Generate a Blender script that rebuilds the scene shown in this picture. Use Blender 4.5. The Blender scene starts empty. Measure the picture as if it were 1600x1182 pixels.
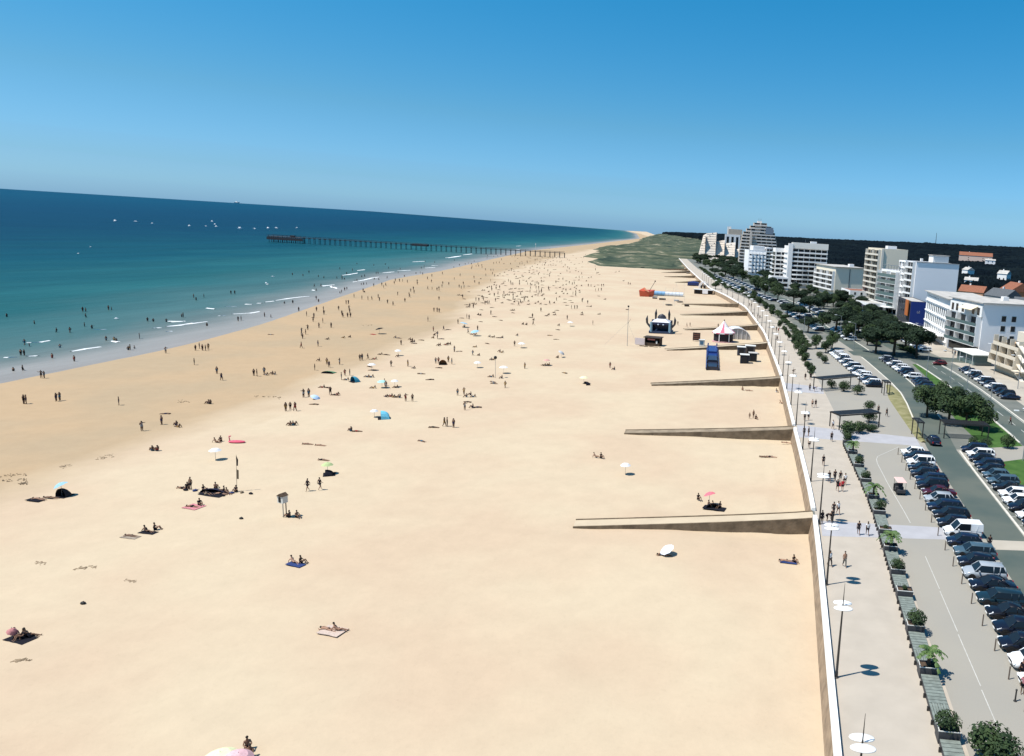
import bpy, bmesh, math, random
import numpy as np
from mathutils import Vector, Matrix
R = math.radians
random.seed(7)
S = bpy.context.scene
COL = S.collection

# ------------------------------------------------------------------ camera, sky, sun, exposure
F, CX, CY, EYE = 1190., 1150., 591., 34.
ROLL = math.atan(.0612)
HY = 294.3 + .0612 * CX
PITCH = math.atan((CY - HY) * math.cos(ROLL) / F)
YAW = R(3.3704)

def ray(px, py):
    u = px - CX; v = CY - py
    c, s = math.cos(ROLL), math.sin(ROLL)
    u, v = u*c - v*s, u*s + v*c
    cp, sp = math.cos(PITCH), math.sin(PITCH)
    y = F*cp + v*sp; z = -F*sp + v*cp
    c, s = math.cos(YAW), math.sin(YAW)
    return u*c - y*s, u*s + y*c, z

def P(px, py, z=0.0):
    """where the sight line of a spot of the photograph meets the level z"""
    x, y, w = ray(px, py)
    t = (z - EYE) / w
    return x*t, y*t

def Z_AT(px, py, Y):
    x, y, z = ray(px, py)
    return EYE + z*Y/y

cam = bpy.data.cameras.new('camera')
cam_o = bpy.data.objects.new('camera', cam); COL.objects.link(cam_o)
cam.sensor_fit = 'HORIZONTAL'; cam.sensor_width = 36
cam.lens = F / 1600 * 36
cam.shift_x = (800 - CX) / 1600
cam.shift_y = 0
cam.clip_start = .5; cam.clip_end = 90000
fwd = Vector((-math.sin(YAW)*math.cos(PITCH), math.cos(YAW)*math.cos(PITCH), -math.sin(PITCH)))
right0 = Vector((math.cos(YAW), math.sin(YAW), 0))
up0 = right0.cross(fwd)
# the photograph's horizon drops to the right
rt = right0*math.cos(ROLL) + up0*math.sin(ROLL)
up = -right0*math.sin(ROLL) + up0*math.cos(ROLL)
M3 = Matrix((rt, up, -fwd)).transposed()
cam_o.matrix_world = Matrix.Translation((0, 0, EYE)) @ M3.to_4x4()
S.camera = cam_o

SUN_EL = R(62.5)
SUN_H = Vector((-.88, -.475)).normalized()
SUN_AZ = math.atan2(SUN_H.x, SUN_H.y)
W = bpy.data.worlds.new('World'); S.world = W; W.use_nodes = True
nt = W.node_tree; nt.nodes.clear()
sky = nt.nodes.new('ShaderNodeTexSky'); sky.sky_type = 'NISHITA'
sky.sun_disc = False; sky.sun_elevation = SUN_EL; sky.sun_rotation = SUN_AZ % (2*math.pi)
sky.altitude = 0; sky.air_density = 1.0; sky.dust_density = 0.6; sky.ozone_density = 3.0
hsv = nt.nodes.new('ShaderNodeHueSaturation'); hsv.inputs['Saturation'].default_value = 1.25; hsv.inputs['Hue'].default_value = .487
hsv.inputs['Value'].default_value = 1.0
bg = nt.nodes.new('ShaderNodeBackground'); bg.inputs['Strength'].default_value = SKY_STRENGTH = .1
out = nt.nodes.new('ShaderNodeOutputWorld')
# the camera's rendering of a clear blue sky: deeper blue aloft, cooler haze low down, the same all round the horizon
tcw = nt.nodes.new('ShaderNodeTexCoord'); sep = nt.nodes.new('ShaderNodeSeparateXYZ'); nt.links.new(tcw.outputs['Generated'], sep.inputs[0])
rampw = nt.nodes.new('ShaderNodeValToRGB'); nt.links.new(sep.outputs['Z'], rampw.inputs['Fac'])
ew = rampw.color_ramp.elements; ew[0].position = 0; ew[0].color = (.265, .52, .96, 1); ew[1].position = 1; ew[1].color = (.27, .50, .62, 1)
for p_, c_ in ((.04, (.24, .43, .70)), (.12, (.245, .42, .535)), (.28, (.128, .482, .59)), (.6, (.20, .50, .61))): q_ = ew.new(p_); q_.color = (*c_, 1)
mulw = nt.nodes.new('ShaderNodeMix'); mulw.data_type = 'RGBA'; mulw.blend_type = 'MULTIPLY'; mulw.inputs['Factor'].default_value = 1
hsv.inputs['Value'].default_value = 1.52
nt.links.new(sky.outputs[0], hsv.inputs['Color']); nt.links.new(hsv.outputs[0], mulw.inputs[6]); nt.links.new(rampw.outputs[0], mulw.inputs[7])
nt.links.new(mulw.outputs[2], bg.inputs['Color'])
nt.links.new(bg.outputs[0], out.inputs['Surface'])
sl = bpy.data.lights.new('sun', 'SUN'); sl.energy = 4.6; sl.angle = R(.53); sl.color = (1, .95, .87)
so = bpy.data.objects.new('sun', sl); COL.objects.link(so)
sd = Vector((SUN_H.x*math.cos(SUN_EL), SUN_H.y*math.cos(SUN_EL), math.sin(SUN_EL)))
so.rotation_euler = sd.to_track_quat('Z', 'Y').to_euler(); so.location = (0, 0, 200)
S.view_settings.view_transform = 'Standard'; S.view_settings.look = 'None'
S.view_settings.gamma = 1; S.view_settings.exposure = .57
S.view_settings.use_curve_mapping = False
S.cycles.max_bounces = 6; S.cycles.transparent_max_bounces = 6
S.cycles.use_denoising = True

# ------------------------------------------------------------------ materials
MATS = {}
def mat(name, col=(.5, .5, .5), rough=.7, spec=.3, metal=0, noise=0, scale=1.0, bump=0, bscale=None,
        col2=None, obj=False, coat=0, dist=.02, detail=4, trans=0):
    if name in MATS: return MATS[name]
    m = bpy.data.materials.new(name); m.use_nodes = True
    n = m.node_tree.nodes; l = m.node_tree.links; b = n['Principled BSDF']
    b.inputs['Roughness'].default_value = rough; b.inputs['Metallic'].default_value = metal
    b.inputs['Specular IOR Level'].default_value = spec
    if coat: b.inputs['Coat Weight'].default_value = coat; b.inputs['Coat Roughness'].default_value = .06
    if trans: b.inputs['Transmission Weight'].default_value = trans
    src = None
    if obj:
        oi = n.new('ShaderNodeObjectInfo'); src = oi.outputs['Color']
    tc = n.new('ShaderNodeNewGeometry') if not obj else n.new('ShaderNodeTexCoord')
    vec = tc.outputs['Position'] if not obj else tc.outputs['Object']
    if noise or col2:
        nz = n.new('ShaderNodeTexNoise'); nz.inputs['Scale'].default_value = scale; nz.inputs['Detail'].default_value = detail
        l.new(vec, nz.inputs['Vector'])
        mx = n.new('ShaderNodeMix'); mx.data_type = 'RGBA'
        ramp = n.new('ShaderNodeMapRange'); ramp.inputs['From Min'].default_value = .35; ramp.inputs['From Max'].default_value = .65
        l.new(nz.outputs['Fac'], ramp.inputs['Value']); l.new(ramp.outputs[0], mx.inputs['Factor'])
        if obj:
            mu = n.new('ShaderNodeMix'); mu.data_type = 'RGBA'; mu.blend_type = 'MULTIPLY'; mu.inputs['Factor'].default_value = 1
            l.new(src, mu.inputs[6]); mu.inputs[7].default_value = (1-noise, 1-noise, 1-noise, 1)
            l.new(src, mx.inputs[6]); l.new(mu.outputs[2], mx.inputs[7])
        else:
            c2 = col2 or tuple(c*(1-noise) for c in col)
            mx.inputs[6].default_value = (*col, 1); mx.inputs[7].default_value = (*c2, 1)
        l.new(mx.outputs[2], b.inputs['Base Color'])
    elif src is not None: l.new(src, b.inputs['Base Color'])
    else: b.inputs['Base Color'].default_value = (*col, 1)
    if bump:
        nb = n.new('ShaderNodeTexNoise'); nb.inputs['Scale'].default_value = bscale or scale*4; nb.inputs['Detail'].default_value = 5
        l.new(vec, nb.inputs['Vector'])
        bp = n.new('ShaderNodeBump'); bp.inputs['Strength'].default_value = bump; bp.inputs['Distance'].default_value = dist
        l.new(nb.outputs['Fac'], bp.inputs['Height']); l.new(bp.outputs[0], b.inputs['Normal'])
    MATS[name] = m
    return m

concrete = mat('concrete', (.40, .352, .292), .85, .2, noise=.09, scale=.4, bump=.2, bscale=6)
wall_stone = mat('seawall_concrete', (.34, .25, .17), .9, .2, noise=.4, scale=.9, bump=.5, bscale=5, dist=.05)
white_stone = mat('parapet_stone', (.80, .79, .76), .7, .3, noise=.06, scale=.6)
ramp_side = mat('ramp_side_stone', (.20, .15, .10), .9, .2, noise=.4, scale=.8, bump=.6, bscale=4, dist=.06)  # brown concrete, darkened so the sides carry their wedge of shade
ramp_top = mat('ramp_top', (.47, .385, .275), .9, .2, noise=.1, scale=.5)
asphalt = mat('asphalt', (.058, .08, .072), .85, .3, col2=(.095, .108, .09), scale=.12, bump=.3, bscale=20)
asphalt_pale = mat('asphalt_pale', (.11, .12, .105), .85, .3, col2=(.17, .17, .15), scale=.12, bump=.2, bscale=20)
path_m = mat('path_paving', (.285, .265, .225), .8, .25, col2=(.265, .25, .218), scale=.1, bump=.15, bscale=15)
band_m = mat('band_paving', (.36, .355, .37), .75, .25, noise=.1, scale=.5)
grass_m = mat('lawn', (.035, .085, .02), .9, .1, col2=(.06, .12, .03), scale=.5, bump=.6, bscale=8, dist=.05)
drygrass_m = mat('dry_grass', (.16, .155, .07), .95, .1, col2=(.24, .22, .12), scale=.5, bump=.5, bscale=8, dist=.05)
white_paint = mat('road_paint', (.50, .49, .45), .7, .3, noise=.2, scale=3)
kerb_m = mat('kerb_stone', (.58, .55, .48), .8, .2, noise=.15, scale=1)
town_m = mat('town_paving', (.40, .36, .30), .85, .2, noise=.2, scale=.15)
foliage = mat('foliage', (.02, .038, .016), .75, .2, col2=(.04, .065, .022), scale=.6, detail=2)
foliage_dk = mat('foliage_pine', (.011, .022, .013), .8, .15, col2=(.022, .038, .018), scale=.4, detail=2)
foliage_lt = mat('foliage_palm', (.05, .10, .025), .6, .3, col2=(.09, .14, .04), scale=1.5, detail=2)
bark = mat('bark', (.10, .07, .05), .9, .1, noise=.4, scale=6)
metal_dk = mat('dark_metal', (.035, .033, .032), .45, .5, metal=.3)
metal_gr = mat('grey_metal', (.28, .30, .31), .45, .5, metal=.5)
lamp_white = mat('lamp_disc_white', (.82, .82, .80), .45, .4)
deck_m = mat('weathered_slat', (.20, .23, .205), .8, .25, noise=.3, scale=2.5)
planter_m = mat('planter_steel', (.05, .05, .055), .6, .4, noise=.2, scale=3)
rim_pale = mat('pale_edge', (.55, .55, .52), .6, .3)
glass_dk = mat('dark_glass', (.010, .014, .018), .10, .35)
glass_gr = mat('balcony_glass', (.10, .15, .15), .12, .6)
tyre_m = mat('tyre', (.015, .015, .016), .85, .2)
alloy_m = mat('alloy', (.5, .5, .52), .3, .5, metal=.8)
light_w = mat('headlight', (.75, .78, .8), .1, .7)
light_r = mat('taillight', (.35, .01, .01), .2, .6)
black_m = mat('black_plastic', (.012, .012, .013), .6, .3)
paint_m = mat('car_paint', obj=True, rough=.38, spec=.25, coat=.45, noise=.04, scale=1.2)
cloth_m = mat('cloth', obj=True, rough=.9, spec=.1, noise=.18, scale=6)
skin_m = mat('skin', obj=True, rough=.6, spec=.3, noise=.08, scale=8)
hair_m = mat('hair', (.02, .014, .01), .7, .3)
plast_m = mat('inflatable', obj=True, rough=.35, spec=.5, noise=.08, scale=1.5)
facade_m = mat('facade', obj=True, rough=.75, spec=.25, noise=.10, scale=.25, detail=6)
roof_m = mat('flat_roof', (.45, .43, .40), .9, .2, noise=.25, scale=.4)
tile_red = mat('roof_tile', (.27, .11, .065), .8, .2, noise=.3, scale=2)
slate_m = mat('slate', (.10, .11, .12), .7, .3, noise=.3, scale=2)
wood_dk = mat('pier_timber', (.06, .055, .06), .85, .2, noise=.3, scale=1.5)

# ------------------------------------------------------------------ mesh builder
class MB:
    def __init__(s): s.v = []; s.f = []; s.m = []; s.mi = 0
    def add(s, vs, fs, T=None):
        b = len(s.v)
        if T is not None: vs = [T @ Vector(v) for v in vs]
        s.v += [tuple(v) for v in vs]
        for f in fs: s.f.append(tuple(b+i for i in f)); s.m.append(s.mi)
        return s
    def box(s, c, d, rz=0, T=None):
        x, y, z = d[0]/2, d[1]/2, d[2]/2; ca, sa = math.cos(rz), math.sin(rz)
        vs = [(c[0]+a*x*ca-b_*y*sa, c[1]+a*x*sa+b_*y*ca, c[2]+e*z) for e in (-1, 1) for a, b_ in ((-1,-1),(1,-1),(1,1),(-1,1))]
        return s.add(vs, [(3,2,1,0),(4,5,6,7),(0,1,5,4),(1,2,6,5),(2,3,7,6),(3,0,4,7)], T)
    def prism(s, poly, z0, z1, T=None):
        n = len(poly)
        vs = [(x, y, z0) for x, y in poly] + [(x, y, z1) for x, y in poly]
        return s.add(vs, [tuple(reversed(range(n))), tuple(range(n, 2*n))] + [(i, (i+1) % n, n+(i+1) % n, n+i) for i in range(n)], T)
    def tube(s, p, q, r0, r1=None, n=6, cap=True):
        r1 = r0 if r1 is None else r1
        p = Vector(p); q = Vector(q); d = (q-p)
        if d.length < 1e-6: return s
        d.normalize(); a = d.orthogonal().normalized(); b = d.cross(a)
        vs = []
        for o, r in ((p, r0), (q, r1)):
            for i in range(n):
                t = 2*math.pi*i/n; vs.append(o + a*(r*math.cos(t)) + b*(r*math.sin(t)))
        fs = [(i, (i+1) % n, n+(i+1) % n, n+i) for i in range(n)]
        if cap: fs += [tuple(reversed(range(n))), tuple(range(n, 2*n))]
        return s.add(vs, fs)
    def lathe(s, prof, n=16, c=(0,0,0), sx=1, sy=1, a0=0, a1=2*math.pi):
        full = abs(a1-a0-2*math.pi) < 1e-6; k = n if full else n+1
        vs = [(c[0]+r*math.cos(a0+(a1-a0)*i/n)*sx, c[1]+r*math.sin(a0+(a1-a0)*i/n)*sy, c[2]+z) for r, z in prof for i in range(k)]
        fs = []
        for j in range(len(prof)-1):
            for i in range(n):
                a = j*k+i; b = j*k+(i+1) % k; fs.append((a, b, b+k, a+k))
        return s.add(vs, fs)
    def ball(s, c, r, n=8, m=6):
        r = (r, r, r) if not hasattr(r, '__len__') else r
        vs = []; fs = []
        for j in range(m+1):
            t = math.pi*j/m
            for i in range(n):
                a = 2*math.pi*i/n; vs.append((c[0]+r[0]*math.sin(t)*math.cos(a), c[1]+r[1]*math.sin(t)*math.sin(a), c[2]+r[2]*math.cos(t)))
        for j in range(m):
            for i in range(n): fs.append((j*n+i, (j+1)*n+i, (j+1)*n+(i+1) % n, j*n+(i+1) % n))
        return s.add(vs, fs)
    def quad(s, *vs): return s.add(vs, [tuple(range(len(vs)))])
    def mesh(s, name, mats, smooth=False):
        me = bpy.data.meshes.new(name); me.from_pydata(s.v, [], s.f)
        for m in (mats if isinstance(mats, (list, tuple)) else [mats]): me.materials.append(m)
        me.polygons.foreach_set('material_index', s.m)
        if smooth: me.polygons.foreach_set('use_smooth', [True]*len(s.f))
        me.update(); return me

def obj(name, me, parent=None, loc=None, rz=None, color=None, scale=None, label=None):
    if isinstance(me, tuple): me = me[0].mesh(name, *me[1:])
    o = bpy.data.objects.new(name, me); COL.objects.link(o)
    if parent is not None: o.parent = parent
    if loc is not None: o.location = loc
    if rz is not None: o.rotation_euler = (0, 0, rz) if not hasattr(rz, '__len__') else rz
    if scale is not None: o.scale = (scale,)*3 if not hasattr(scale, '__len__') else scale
    if color is not None: o.color = (*color, 1)
    if label: o['label'] = label
    return o
def tag(o, label, cat, group=None):
    o['label'] = label; o['category'] = cat
    if group: o['group'] = group
    return o
def thing(name, label, cat, loc=(0,0,0), rz=0, group=None, scale=None):
    return tag(obj(name, None, None, loc, rz, scale=scale), label, cat, group)
def struct(name, me, **k):
    o = obj(name, me, **k); o['kind'] = 'structure'; return o
def interp(poly, y):
    """x of a polyline of (x, y) points at y"""
    if y <= poly[0][1]: return poly[0][0]
    for (x0, y0), (x1, y1) in zip(poly, poly[1:]):
        if y <= y1: return x0 + (x1-x0)*(y-y0)/(y1-y0)
    (x0, y0), (x1, y1) = poly[-2:]
    return x1 + (x1-x0)*(y-y1)/(y1-y0)
def sinterp(poly, y, h=12):
    return (interp(poly, y-h) + interp(poly, y)*2 + interp(poly, y+h))/4
ORD = ['nearest', 'second', 'third', 'fourth', 'fifth', 'sixth', 'seventh', 'eighth', 'ninth', 'tenth', 'eleventh', 'twelfth', 'thirteenth',
       'fourteenth', 'fifteenth', 'sixteenth', 'seventeenth', 'eighteenth', 'nineteenth', 'twentieth', 'twenty-first', 'twenty-second',
       'twenty-third', 'twenty-fourth', 'twenty-fifth', 'twenty-sixth', 'twenty-seventh', 'twenty-eighth', 'twenty-ninth', 'thirtieth',
       'thirty-first', 'thirty-second', 'thirty-third', 'thirty-fourth', 'thirty-fifth', 'thirty-sixth', 'thirty-seventh', 'thirty-eighth']

# ------------------------------------------------------------------ the lie of the land
WALL = [(5.8, -400), (5.8, 90), (4.9, 108), (3.1, 139), (.5, 184), (-6.6, 269), (-18.7, 360), (-35.2, 427), (-45.8, 460), (-90, 690), (-129, 906), (-170, 1150), (-330, 2200), (-800, 4500)]
SHORE = [(-154, -400), (-154, 137), (-156, 159), (-158, 189), (-168, 234), (-196, 325), (-228, 430), (-240, 517), (-258, 607), (-276, 690), (-334, 981), (-405, 1647), (-520, 2663), (-900, 4500), (-1500, 7000)]
TIDE = [(-97, -400), (-97, 90), (-99, 134), (-104, 159), (-109, 200), (-118, 249), (-134, 308), (-164, 400), (-205, 540), (-230, 690), (-270, 900), (-330, 1400), (-450, 2600), (-900, 4600), (-1500, 7000)]
def WX(y): return sinterp(WALL, y)
SEA_Z = -4.2
def beach_z(x, y):
    w = WX(y); s = sinterp(SHORE, y); t = (w-x)/(w-s)
    return -2.0 - 2.2*t
def PB(px, py):
    z = -3.
    for _ in range(5):
        x, y = P(px, py, z); z = max(beach_z(x, y), SEA_Z)
    return x, y, z
# ------------------------------------------------------------------ ground sheets
def grid_mesh(name, X, Y, Zg, m, attrs=None, smooth=True):
    """X, Y, Zg: 2-D arrays"""
    r, c = X.shape
    co = np.stack([X, Y, Zg], -1).reshape(-1, 3)
    i = np.arange(r*c).reshape(r, c)
    f = np.stack([i[:-1, :-1], i[:-1, 1:], i[1:, 1:], i[1:, :-1]], -1).reshape(-1, 4)
    me = bpy.data.meshes.new(name); me.from_pydata(co.tolist(), [], f.tolist())
    if smooth: me.polygons.foreach_set('use_smooth', [True]*len(f))
    for k, a in (attrs or {}).items():
        at = me.attributes.new(k, 'FLOAT', 'POINT'); at.data.foreach_set('value', a.reshape(-1).astype(np.float32))
    me.materials.append(m); me.update()
    if me.polygons[0].normal.z < 0: me.flip_normals()
    return me

def vnoise(x, y, seed=0):
    """smooth value noise on arrays"""
    xi = np.floor(x).astype(np.int64); yi = np.floor(y).astype(np.int64); fx = x-xi; fy = y-yi
    fx = fx*fx*(3-2*fx); fy = fy*fy*(3-2*fy)
    def h(a, b):
        n = (a*374761393 + b*668265263 + seed*974634777) & 0xffffffff
        n = ((n ^ (n >> 13)) * 1274126177) & 0xffffffff
        return ((n ^ (n >> 16)) & 0xffff) / 65535.
    return (h(xi, yi)*(1-fx)+h(xi+1, yi)*fx)*(1-fy) + (h(xi, yi+1)*(1-fx)+h(xi+1, yi+1)*fx)*fy

def nodes_of(m): return m.node_tree.nodes, m.node_tree.links, m.node_tree.nodes['Principled BSDF']

# sand
sand_m = bpy.data.materials.new('beach_sand'); sand_m.use_nodes = True
n, l, b = nodes_of(sand_m); b.inputs['Roughness'].default_value = .95; b.inputs['Specular IOR Level'].default_value = .15
at = n.new('ShaderNodeAttribute'); at.attribute_name = 'tide'
geo = n.new('ShaderNodeNewGeometry')
mp = n.new('ShaderNodeMapping'); mp.inputs['Scale'].default_value = (.06, .025, 1); l.new(geo.outputs['Position'], mp.inputs['Vector'])
nz = n.new('ShaderNodeTexNoise'); nz.inputs['Scale'].default_value = 1; nz.inputs['Detail'].default_value = 6; l.new(mp.outputs[0], nz.inputs['Vector'])
ma = n.new('ShaderNodeMath'); ma.operation = 'MULTIPLY_ADD'; l.new(nz.outputs['Fac'], ma.inputs[0]); ma.inputs[1].default_value = 26; l.new(at.outputs['Fac'], ma.inputs[2])
mr = n.new('ShaderNodeMapRange'); l.new(ma.outputs[0], mr.inputs['Value']); mr.inputs['From Min'].default_value = 6; mr.inputs['From Max'].default_value = 17
dry = n.new('ShaderNodeMix'); dry.data_type = 'RGBA'; dry.inputs[6].default_value = (.475, .385, .27, 1); dry.inputs[7].default_value = (.455, .35, .245, 1)
nd = n.new('ShaderNodeTexNoise'); nd.inputs['Scale'].default_value = .045; nd.inputs['Detail'].default_value = 3; l.new(geo.outputs['Position'], nd.inputs['Vector'])
mr2 = n.new('ShaderNodeMapRange'); mr2.inputs['From Min'].default_value = .4; mr2.inputs['From Max'].default_value = .6; l.new(nd.outputs['Fac'], mr2.inputs['Value']); l.new(mr2.outputs[0], dry.inputs['Factor'])
wet = n.new('ShaderNodeMix'); wet.data_type = 'RGBA'; wet.inputs[6].default_value = (.375, .270, .165, 1); wet.inputs[7].default_value = (.345, .260, .165, 1)
l.new(mr2.outputs[0], wet.inputs['Factor'])
mm = n.new('ShaderNodeMix'); mm.data_type = 'RGBA'; l.new(mr.outputs[0], mm.inputs['Factor']); l.new(dry.outputs[2], mm.inputs[6]); l.new(wet.outputs[2], mm.inputs[7])
ms = n.new('ShaderNodeTexNoise'); ms.inputs['Scale'].default_value = .35; ms.inputs['Detail'].default_value = 8; ms.inputs['Roughness'].default_value = .7; l.new(geo.outputs['Position'], ms.inputs['Vector'])
mr3 = n.new('ShaderNodeMapRange'); mr3.inputs['From Min'].default_value = .3; mr3.inputs['From Max'].default_value = .7; mr3.inputs['To Min'].default_value = .94; mr3.inputs['To Max'].default_value = 1.03; l.new(ms.outputs['Fac'], mr3.inputs['Value'])
mt = n.new('ShaderNodeTexNoise'); mt.inputs['Scale'].default_value = 2.2; mt.inputs['Detail'].default_value = 6; mt.inputs['Roughness'].default_value = .8; l.new(geo.outputs['Position'], mt.inputs['Vector'])
mr4 = n.new('ShaderNodeMapRange'); mr4.inputs['From Min'].default_value = .3; mr4.inputs['From Max'].default_value = .45; mr4.inputs['To Min'].default_value = .94; mr4.inputs['To Max'].default_value = 1.0; l.new(mt.outputs['Fac'], mr4.inputs['Value'])
mq = n.new('ShaderNodeMath'); mq.operation = 'MULTIPLY'; l.new(mr3.outputs[0], mq.inputs[0]); l.new(mr4.outputs[0], mq.inputs[1])
mv = n.new('ShaderNodeVectorMath'); mv.operation = 'SCALE'; l.new(mm.outputs[2], mv.inputs[0]); l.new(mq.outputs[0], mv.inputs['Scale'])
l.new(mv.outputs[0], b.inputs['Base Color'])
bn = n.new('ShaderNodeTexNoise'); bn.inputs['Scale'].default_value = 1.6; bn.inputs['Detail'].default_value = 7; l.new(geo.outputs['Position'], bn.inputs['Vector'])
bp = n.new('ShaderNodeBump'); bp.inputs['Strength'].default_value = .28; bp.inputs['Distance'].default_value = .08; l.new(bn.outputs['Fac'], bp.inputs['Height']); l.new(bp.outputs[0], b.inputs['Normal'])

ys = np.concatenate([np.arange(-400, 30, 30), np.arange(30, 280, 1.), np.arange(280, 400, 3.), np.arange(400, 1200, 8.), np.arange(1200, 7001, 60.)])
tt = np.concatenate([np.linspace(-.004, .24, 62), np.linspace(.25, .9, 66), np.linspace(.91, 1.06, 12), [1.15, 1.4, 1.8]])
WXs = np.array([WX(y) for y in ys]); SXs = np.array([sinterp(SHORE, y) for y in ys]); TXs = np.array([sinterp(TIDE, y, 6) for y in ys])
X = WXs[:, None] + (SXs-WXs)[:, None]*tt[None, :] - .35
Yg = np.repeat(ys[:, None], len(tt), 1)
Zb = -2.0 - 2.2*np.repeat(tt[None, :], len(ys), 0)
dune = (vnoise(X/9, Yg/14, 3)-.5)*.28*(tt[None, :] > .03)*(1-np.clip(tt[None, :], 0, 1)) + (vnoise(X/3, Yg/4, 5)-.5)*.07*np.clip(1.1-tt[None, :], 0, 1)*(tt[None, :] > .03)
for (ra, rb) in (((1265, 822), (895, 826)), ((1240, 680), (975, 679)), ((1225, 598), (1018, 603)), ((1196, 541), (1042, 548)), ((1180, 508), (1070, 516))):
    ya_ = P(*ra, -1.0)[1]; xa_ = WX(ya_)-.1; xb_, yb_, _z = PB(*rb); Lr = math.hypot(xb_-xa_, yb_-ya_); ux, uy = (xb_-xa_)/Lr, (yb_-ya_)/Lr
    U = (X-xa_)*ux+(Yg-ya_)*uy; V = -((X-xa_)*uy-(Yg-ya_)*ux)   # V < 0: the south side, facing the sun
    V = np.where((X-xa_)*(-uy)+(Yg-ya_)*ux > 0, abs(V), -abs(V)) if False else (X-xa_)*(-uy)+(Yg-ya_)*ux
    south = np.clip((V+.2)/1.2, 0, 1)*np.exp(-np.clip(V, 0, 50)/2.6)
    prof = np.interp(U/Lr, [-.1, 0, .1, .3, .42, .55, .75, .88, .97, 1.08], [0, -.35, -.6, -.45, -.05, .35, .2, -.25, -.25, 0])
    dune += south*prof*(V > -.4)
struct('beach_sand', grid_mesh('beach_sand', X, Yg, Zb+dune, sand_m, {'tide': TXs[:, None]-X}))

# sea
sea_m = bpy.data.materials.new('sea_water'); sea_m.use_nodes = True
n, l, b = nodes_of(sea_m); b.inputs['Roughness'].default_value = .45; b.inputs['Specular IOR Level'].default_value = .035
at = n.new('ShaderNodeAttribute'); at.attribute_name = 'offshore'
geo = n.new('ShaderNodeNewGeometry')
mp = n.new('ShaderNodeMapping'); mp.inputs['Scale'].default_value = (.02, .008, 1); l.new(geo.outputs['Position'], mp.inputs['Vector'])
nz = n.new('ShaderNodeTexNoise'); nz.inputs['Scale'].default_value = 1; nz.inputs['Detail'].default_value = 7; nz.inputs['Roughness'].default_value = .6; l.new(mp.outputs[0], nz.inputs['Vector'])
ma = n.new('ShaderNodeMath'); ma.operation = 'MULTIPLY_ADD'; l.new(nz.outputs['Fac'], ma.inputs[0]); ma.inputs[1].default_value = .11; l.new(at.outputs['Fac'], ma.inputs[2])
cr = n.new('ShaderNodeValToRGB'); l.new(ma.outputs[0], cr.inputs['Fac'])
e = cr.color_ramp.elements
stops = [(.30, (.27, .25, .235)), (.40, (.215, .215, .205)), (.435, (.12, .15, .145)), (.475, (.055, .115, .115)), (.56, (.015, .085, .09)), (.64, (.004, .05, .068)), (.735, (.0015, .028, .056)), (.82, (.0015, .029, .062)), (.97, (.0015, .040, .078))]  # grey inshore stops: sky reflected in thin water, put into the colour
e[0].position = stops[0][0]; e[0].color = (*stops[0][1], 1); e[1].position = stops[-1][0]; e[1].color = (*stops[-1][1], 1)
for p_, c_ in stops[1:-1]:
    q = e.new(p_); q.color = (*c_, 1)
# streaks of ruffled and slick water
ms_ = n.new('ShaderNodeMapping'); ms_.inputs['Scale'].default_value = (.05, .006, 1); ms_.inputs['Rotation'].default_value = (0, 0, -1.1); l.new(geo.outputs['Position'], ms_.inputs['Vector'])
ns_ = n.new('ShaderNodeTexNoise'); ns_.inputs['Scale'].default_value = 1; ns_.inputs['Detail'].default_value = 10; ns_.inputs['Roughness'].default_value = .72; l.new(ms_.outputs[0], ns_.inputs['Vector'])
rs_ = n.new('ShaderNodeMapRange'); rs_.inputs['From Min'].default_value = .3; rs_.inputs['From Max'].default_value = .7; rs_.inputs['To Min'].default_value = .78; rs_.inputs['To Max'].default_value = 1.2; l.new(ns_.outputs['Fac'], rs_.inputs['Value'])
vs_ = n.new('ShaderNodeVectorMath'); vs_.operation = 'SCALE'; l.new(cr.outputs[0], vs_.inputs[0]); l.new(rs_.outputs[0], vs_.inputs['Scale'])
l.new(vs_.outputs[0], b.inputs['Base Color'])
for sc_, dist_ in ((.35, .25), ):
    mb_ = n.new('ShaderNodeMapping'); mb_.inputs['Scale'].default_value = (1, .45, 1); mb_.inputs['Rotation'].default_value = (0, 0, .12); l.new(geo.outputs['Position'], mb_.inputs['Vector'])
    bn = n.new('ShaderNodeTexNoise'); bn.inputs['Scale'].default_value = sc_; bn.inputs['Detail'].default_value = 8; l.new(mb_.outputs[0], bn.inputs['Vector'])
    bp = n.new('ShaderNodeBump'); bp.inputs['Strength'].default_value = .7; bp.inputs['Distance'].default_value = dist_
    l.new(bn.outputs['Fac'], bp.inputs['Height']); l.new(bp.outputs[0], b.inputs['Normal'])
dd = np.concatenate([np.arange(0, 60, 4.), np.geomspace(60, 60000, 60)])
ysea = np.concatenate([np.arange(-2000, 0, 200), np.arange(0, 1000, 8.), np.arange(1000, 7000, 80.), np.geomspace(7000, 60000, 30)])
SXs = np.array([sinterp(SHORE, y) if y <= 6900 else -1500-(y-7000)*.6 for y in ysea])
Xs = SXs[:, None] + 3 - dd[None, :]
# the water's edge runs in and out in shallow lobes
Xs += ((vnoise(Yg_ := np.repeat(ysea[:, None], len(dd), 1)/22, dd[None, :]*0+1, 9)-.5)*7 + (vnoise(Yg_*3.1, dd[None, :]*0+1, 4)-.5)*3)*np.clip(1-dd[None, :]/60, 0, 1)
Ys = np.repeat(ysea[:, None], len(dd), 1)
Zs = np.full_like(Xs, SEA_Z)
att = np.log10(np.repeat(dd[None, :], len(ysea), 0)+10)/4
struct('sea', grid_mesh('sea', Xs, Ys, Zs, sea_m, {'offshore': att}))

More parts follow.
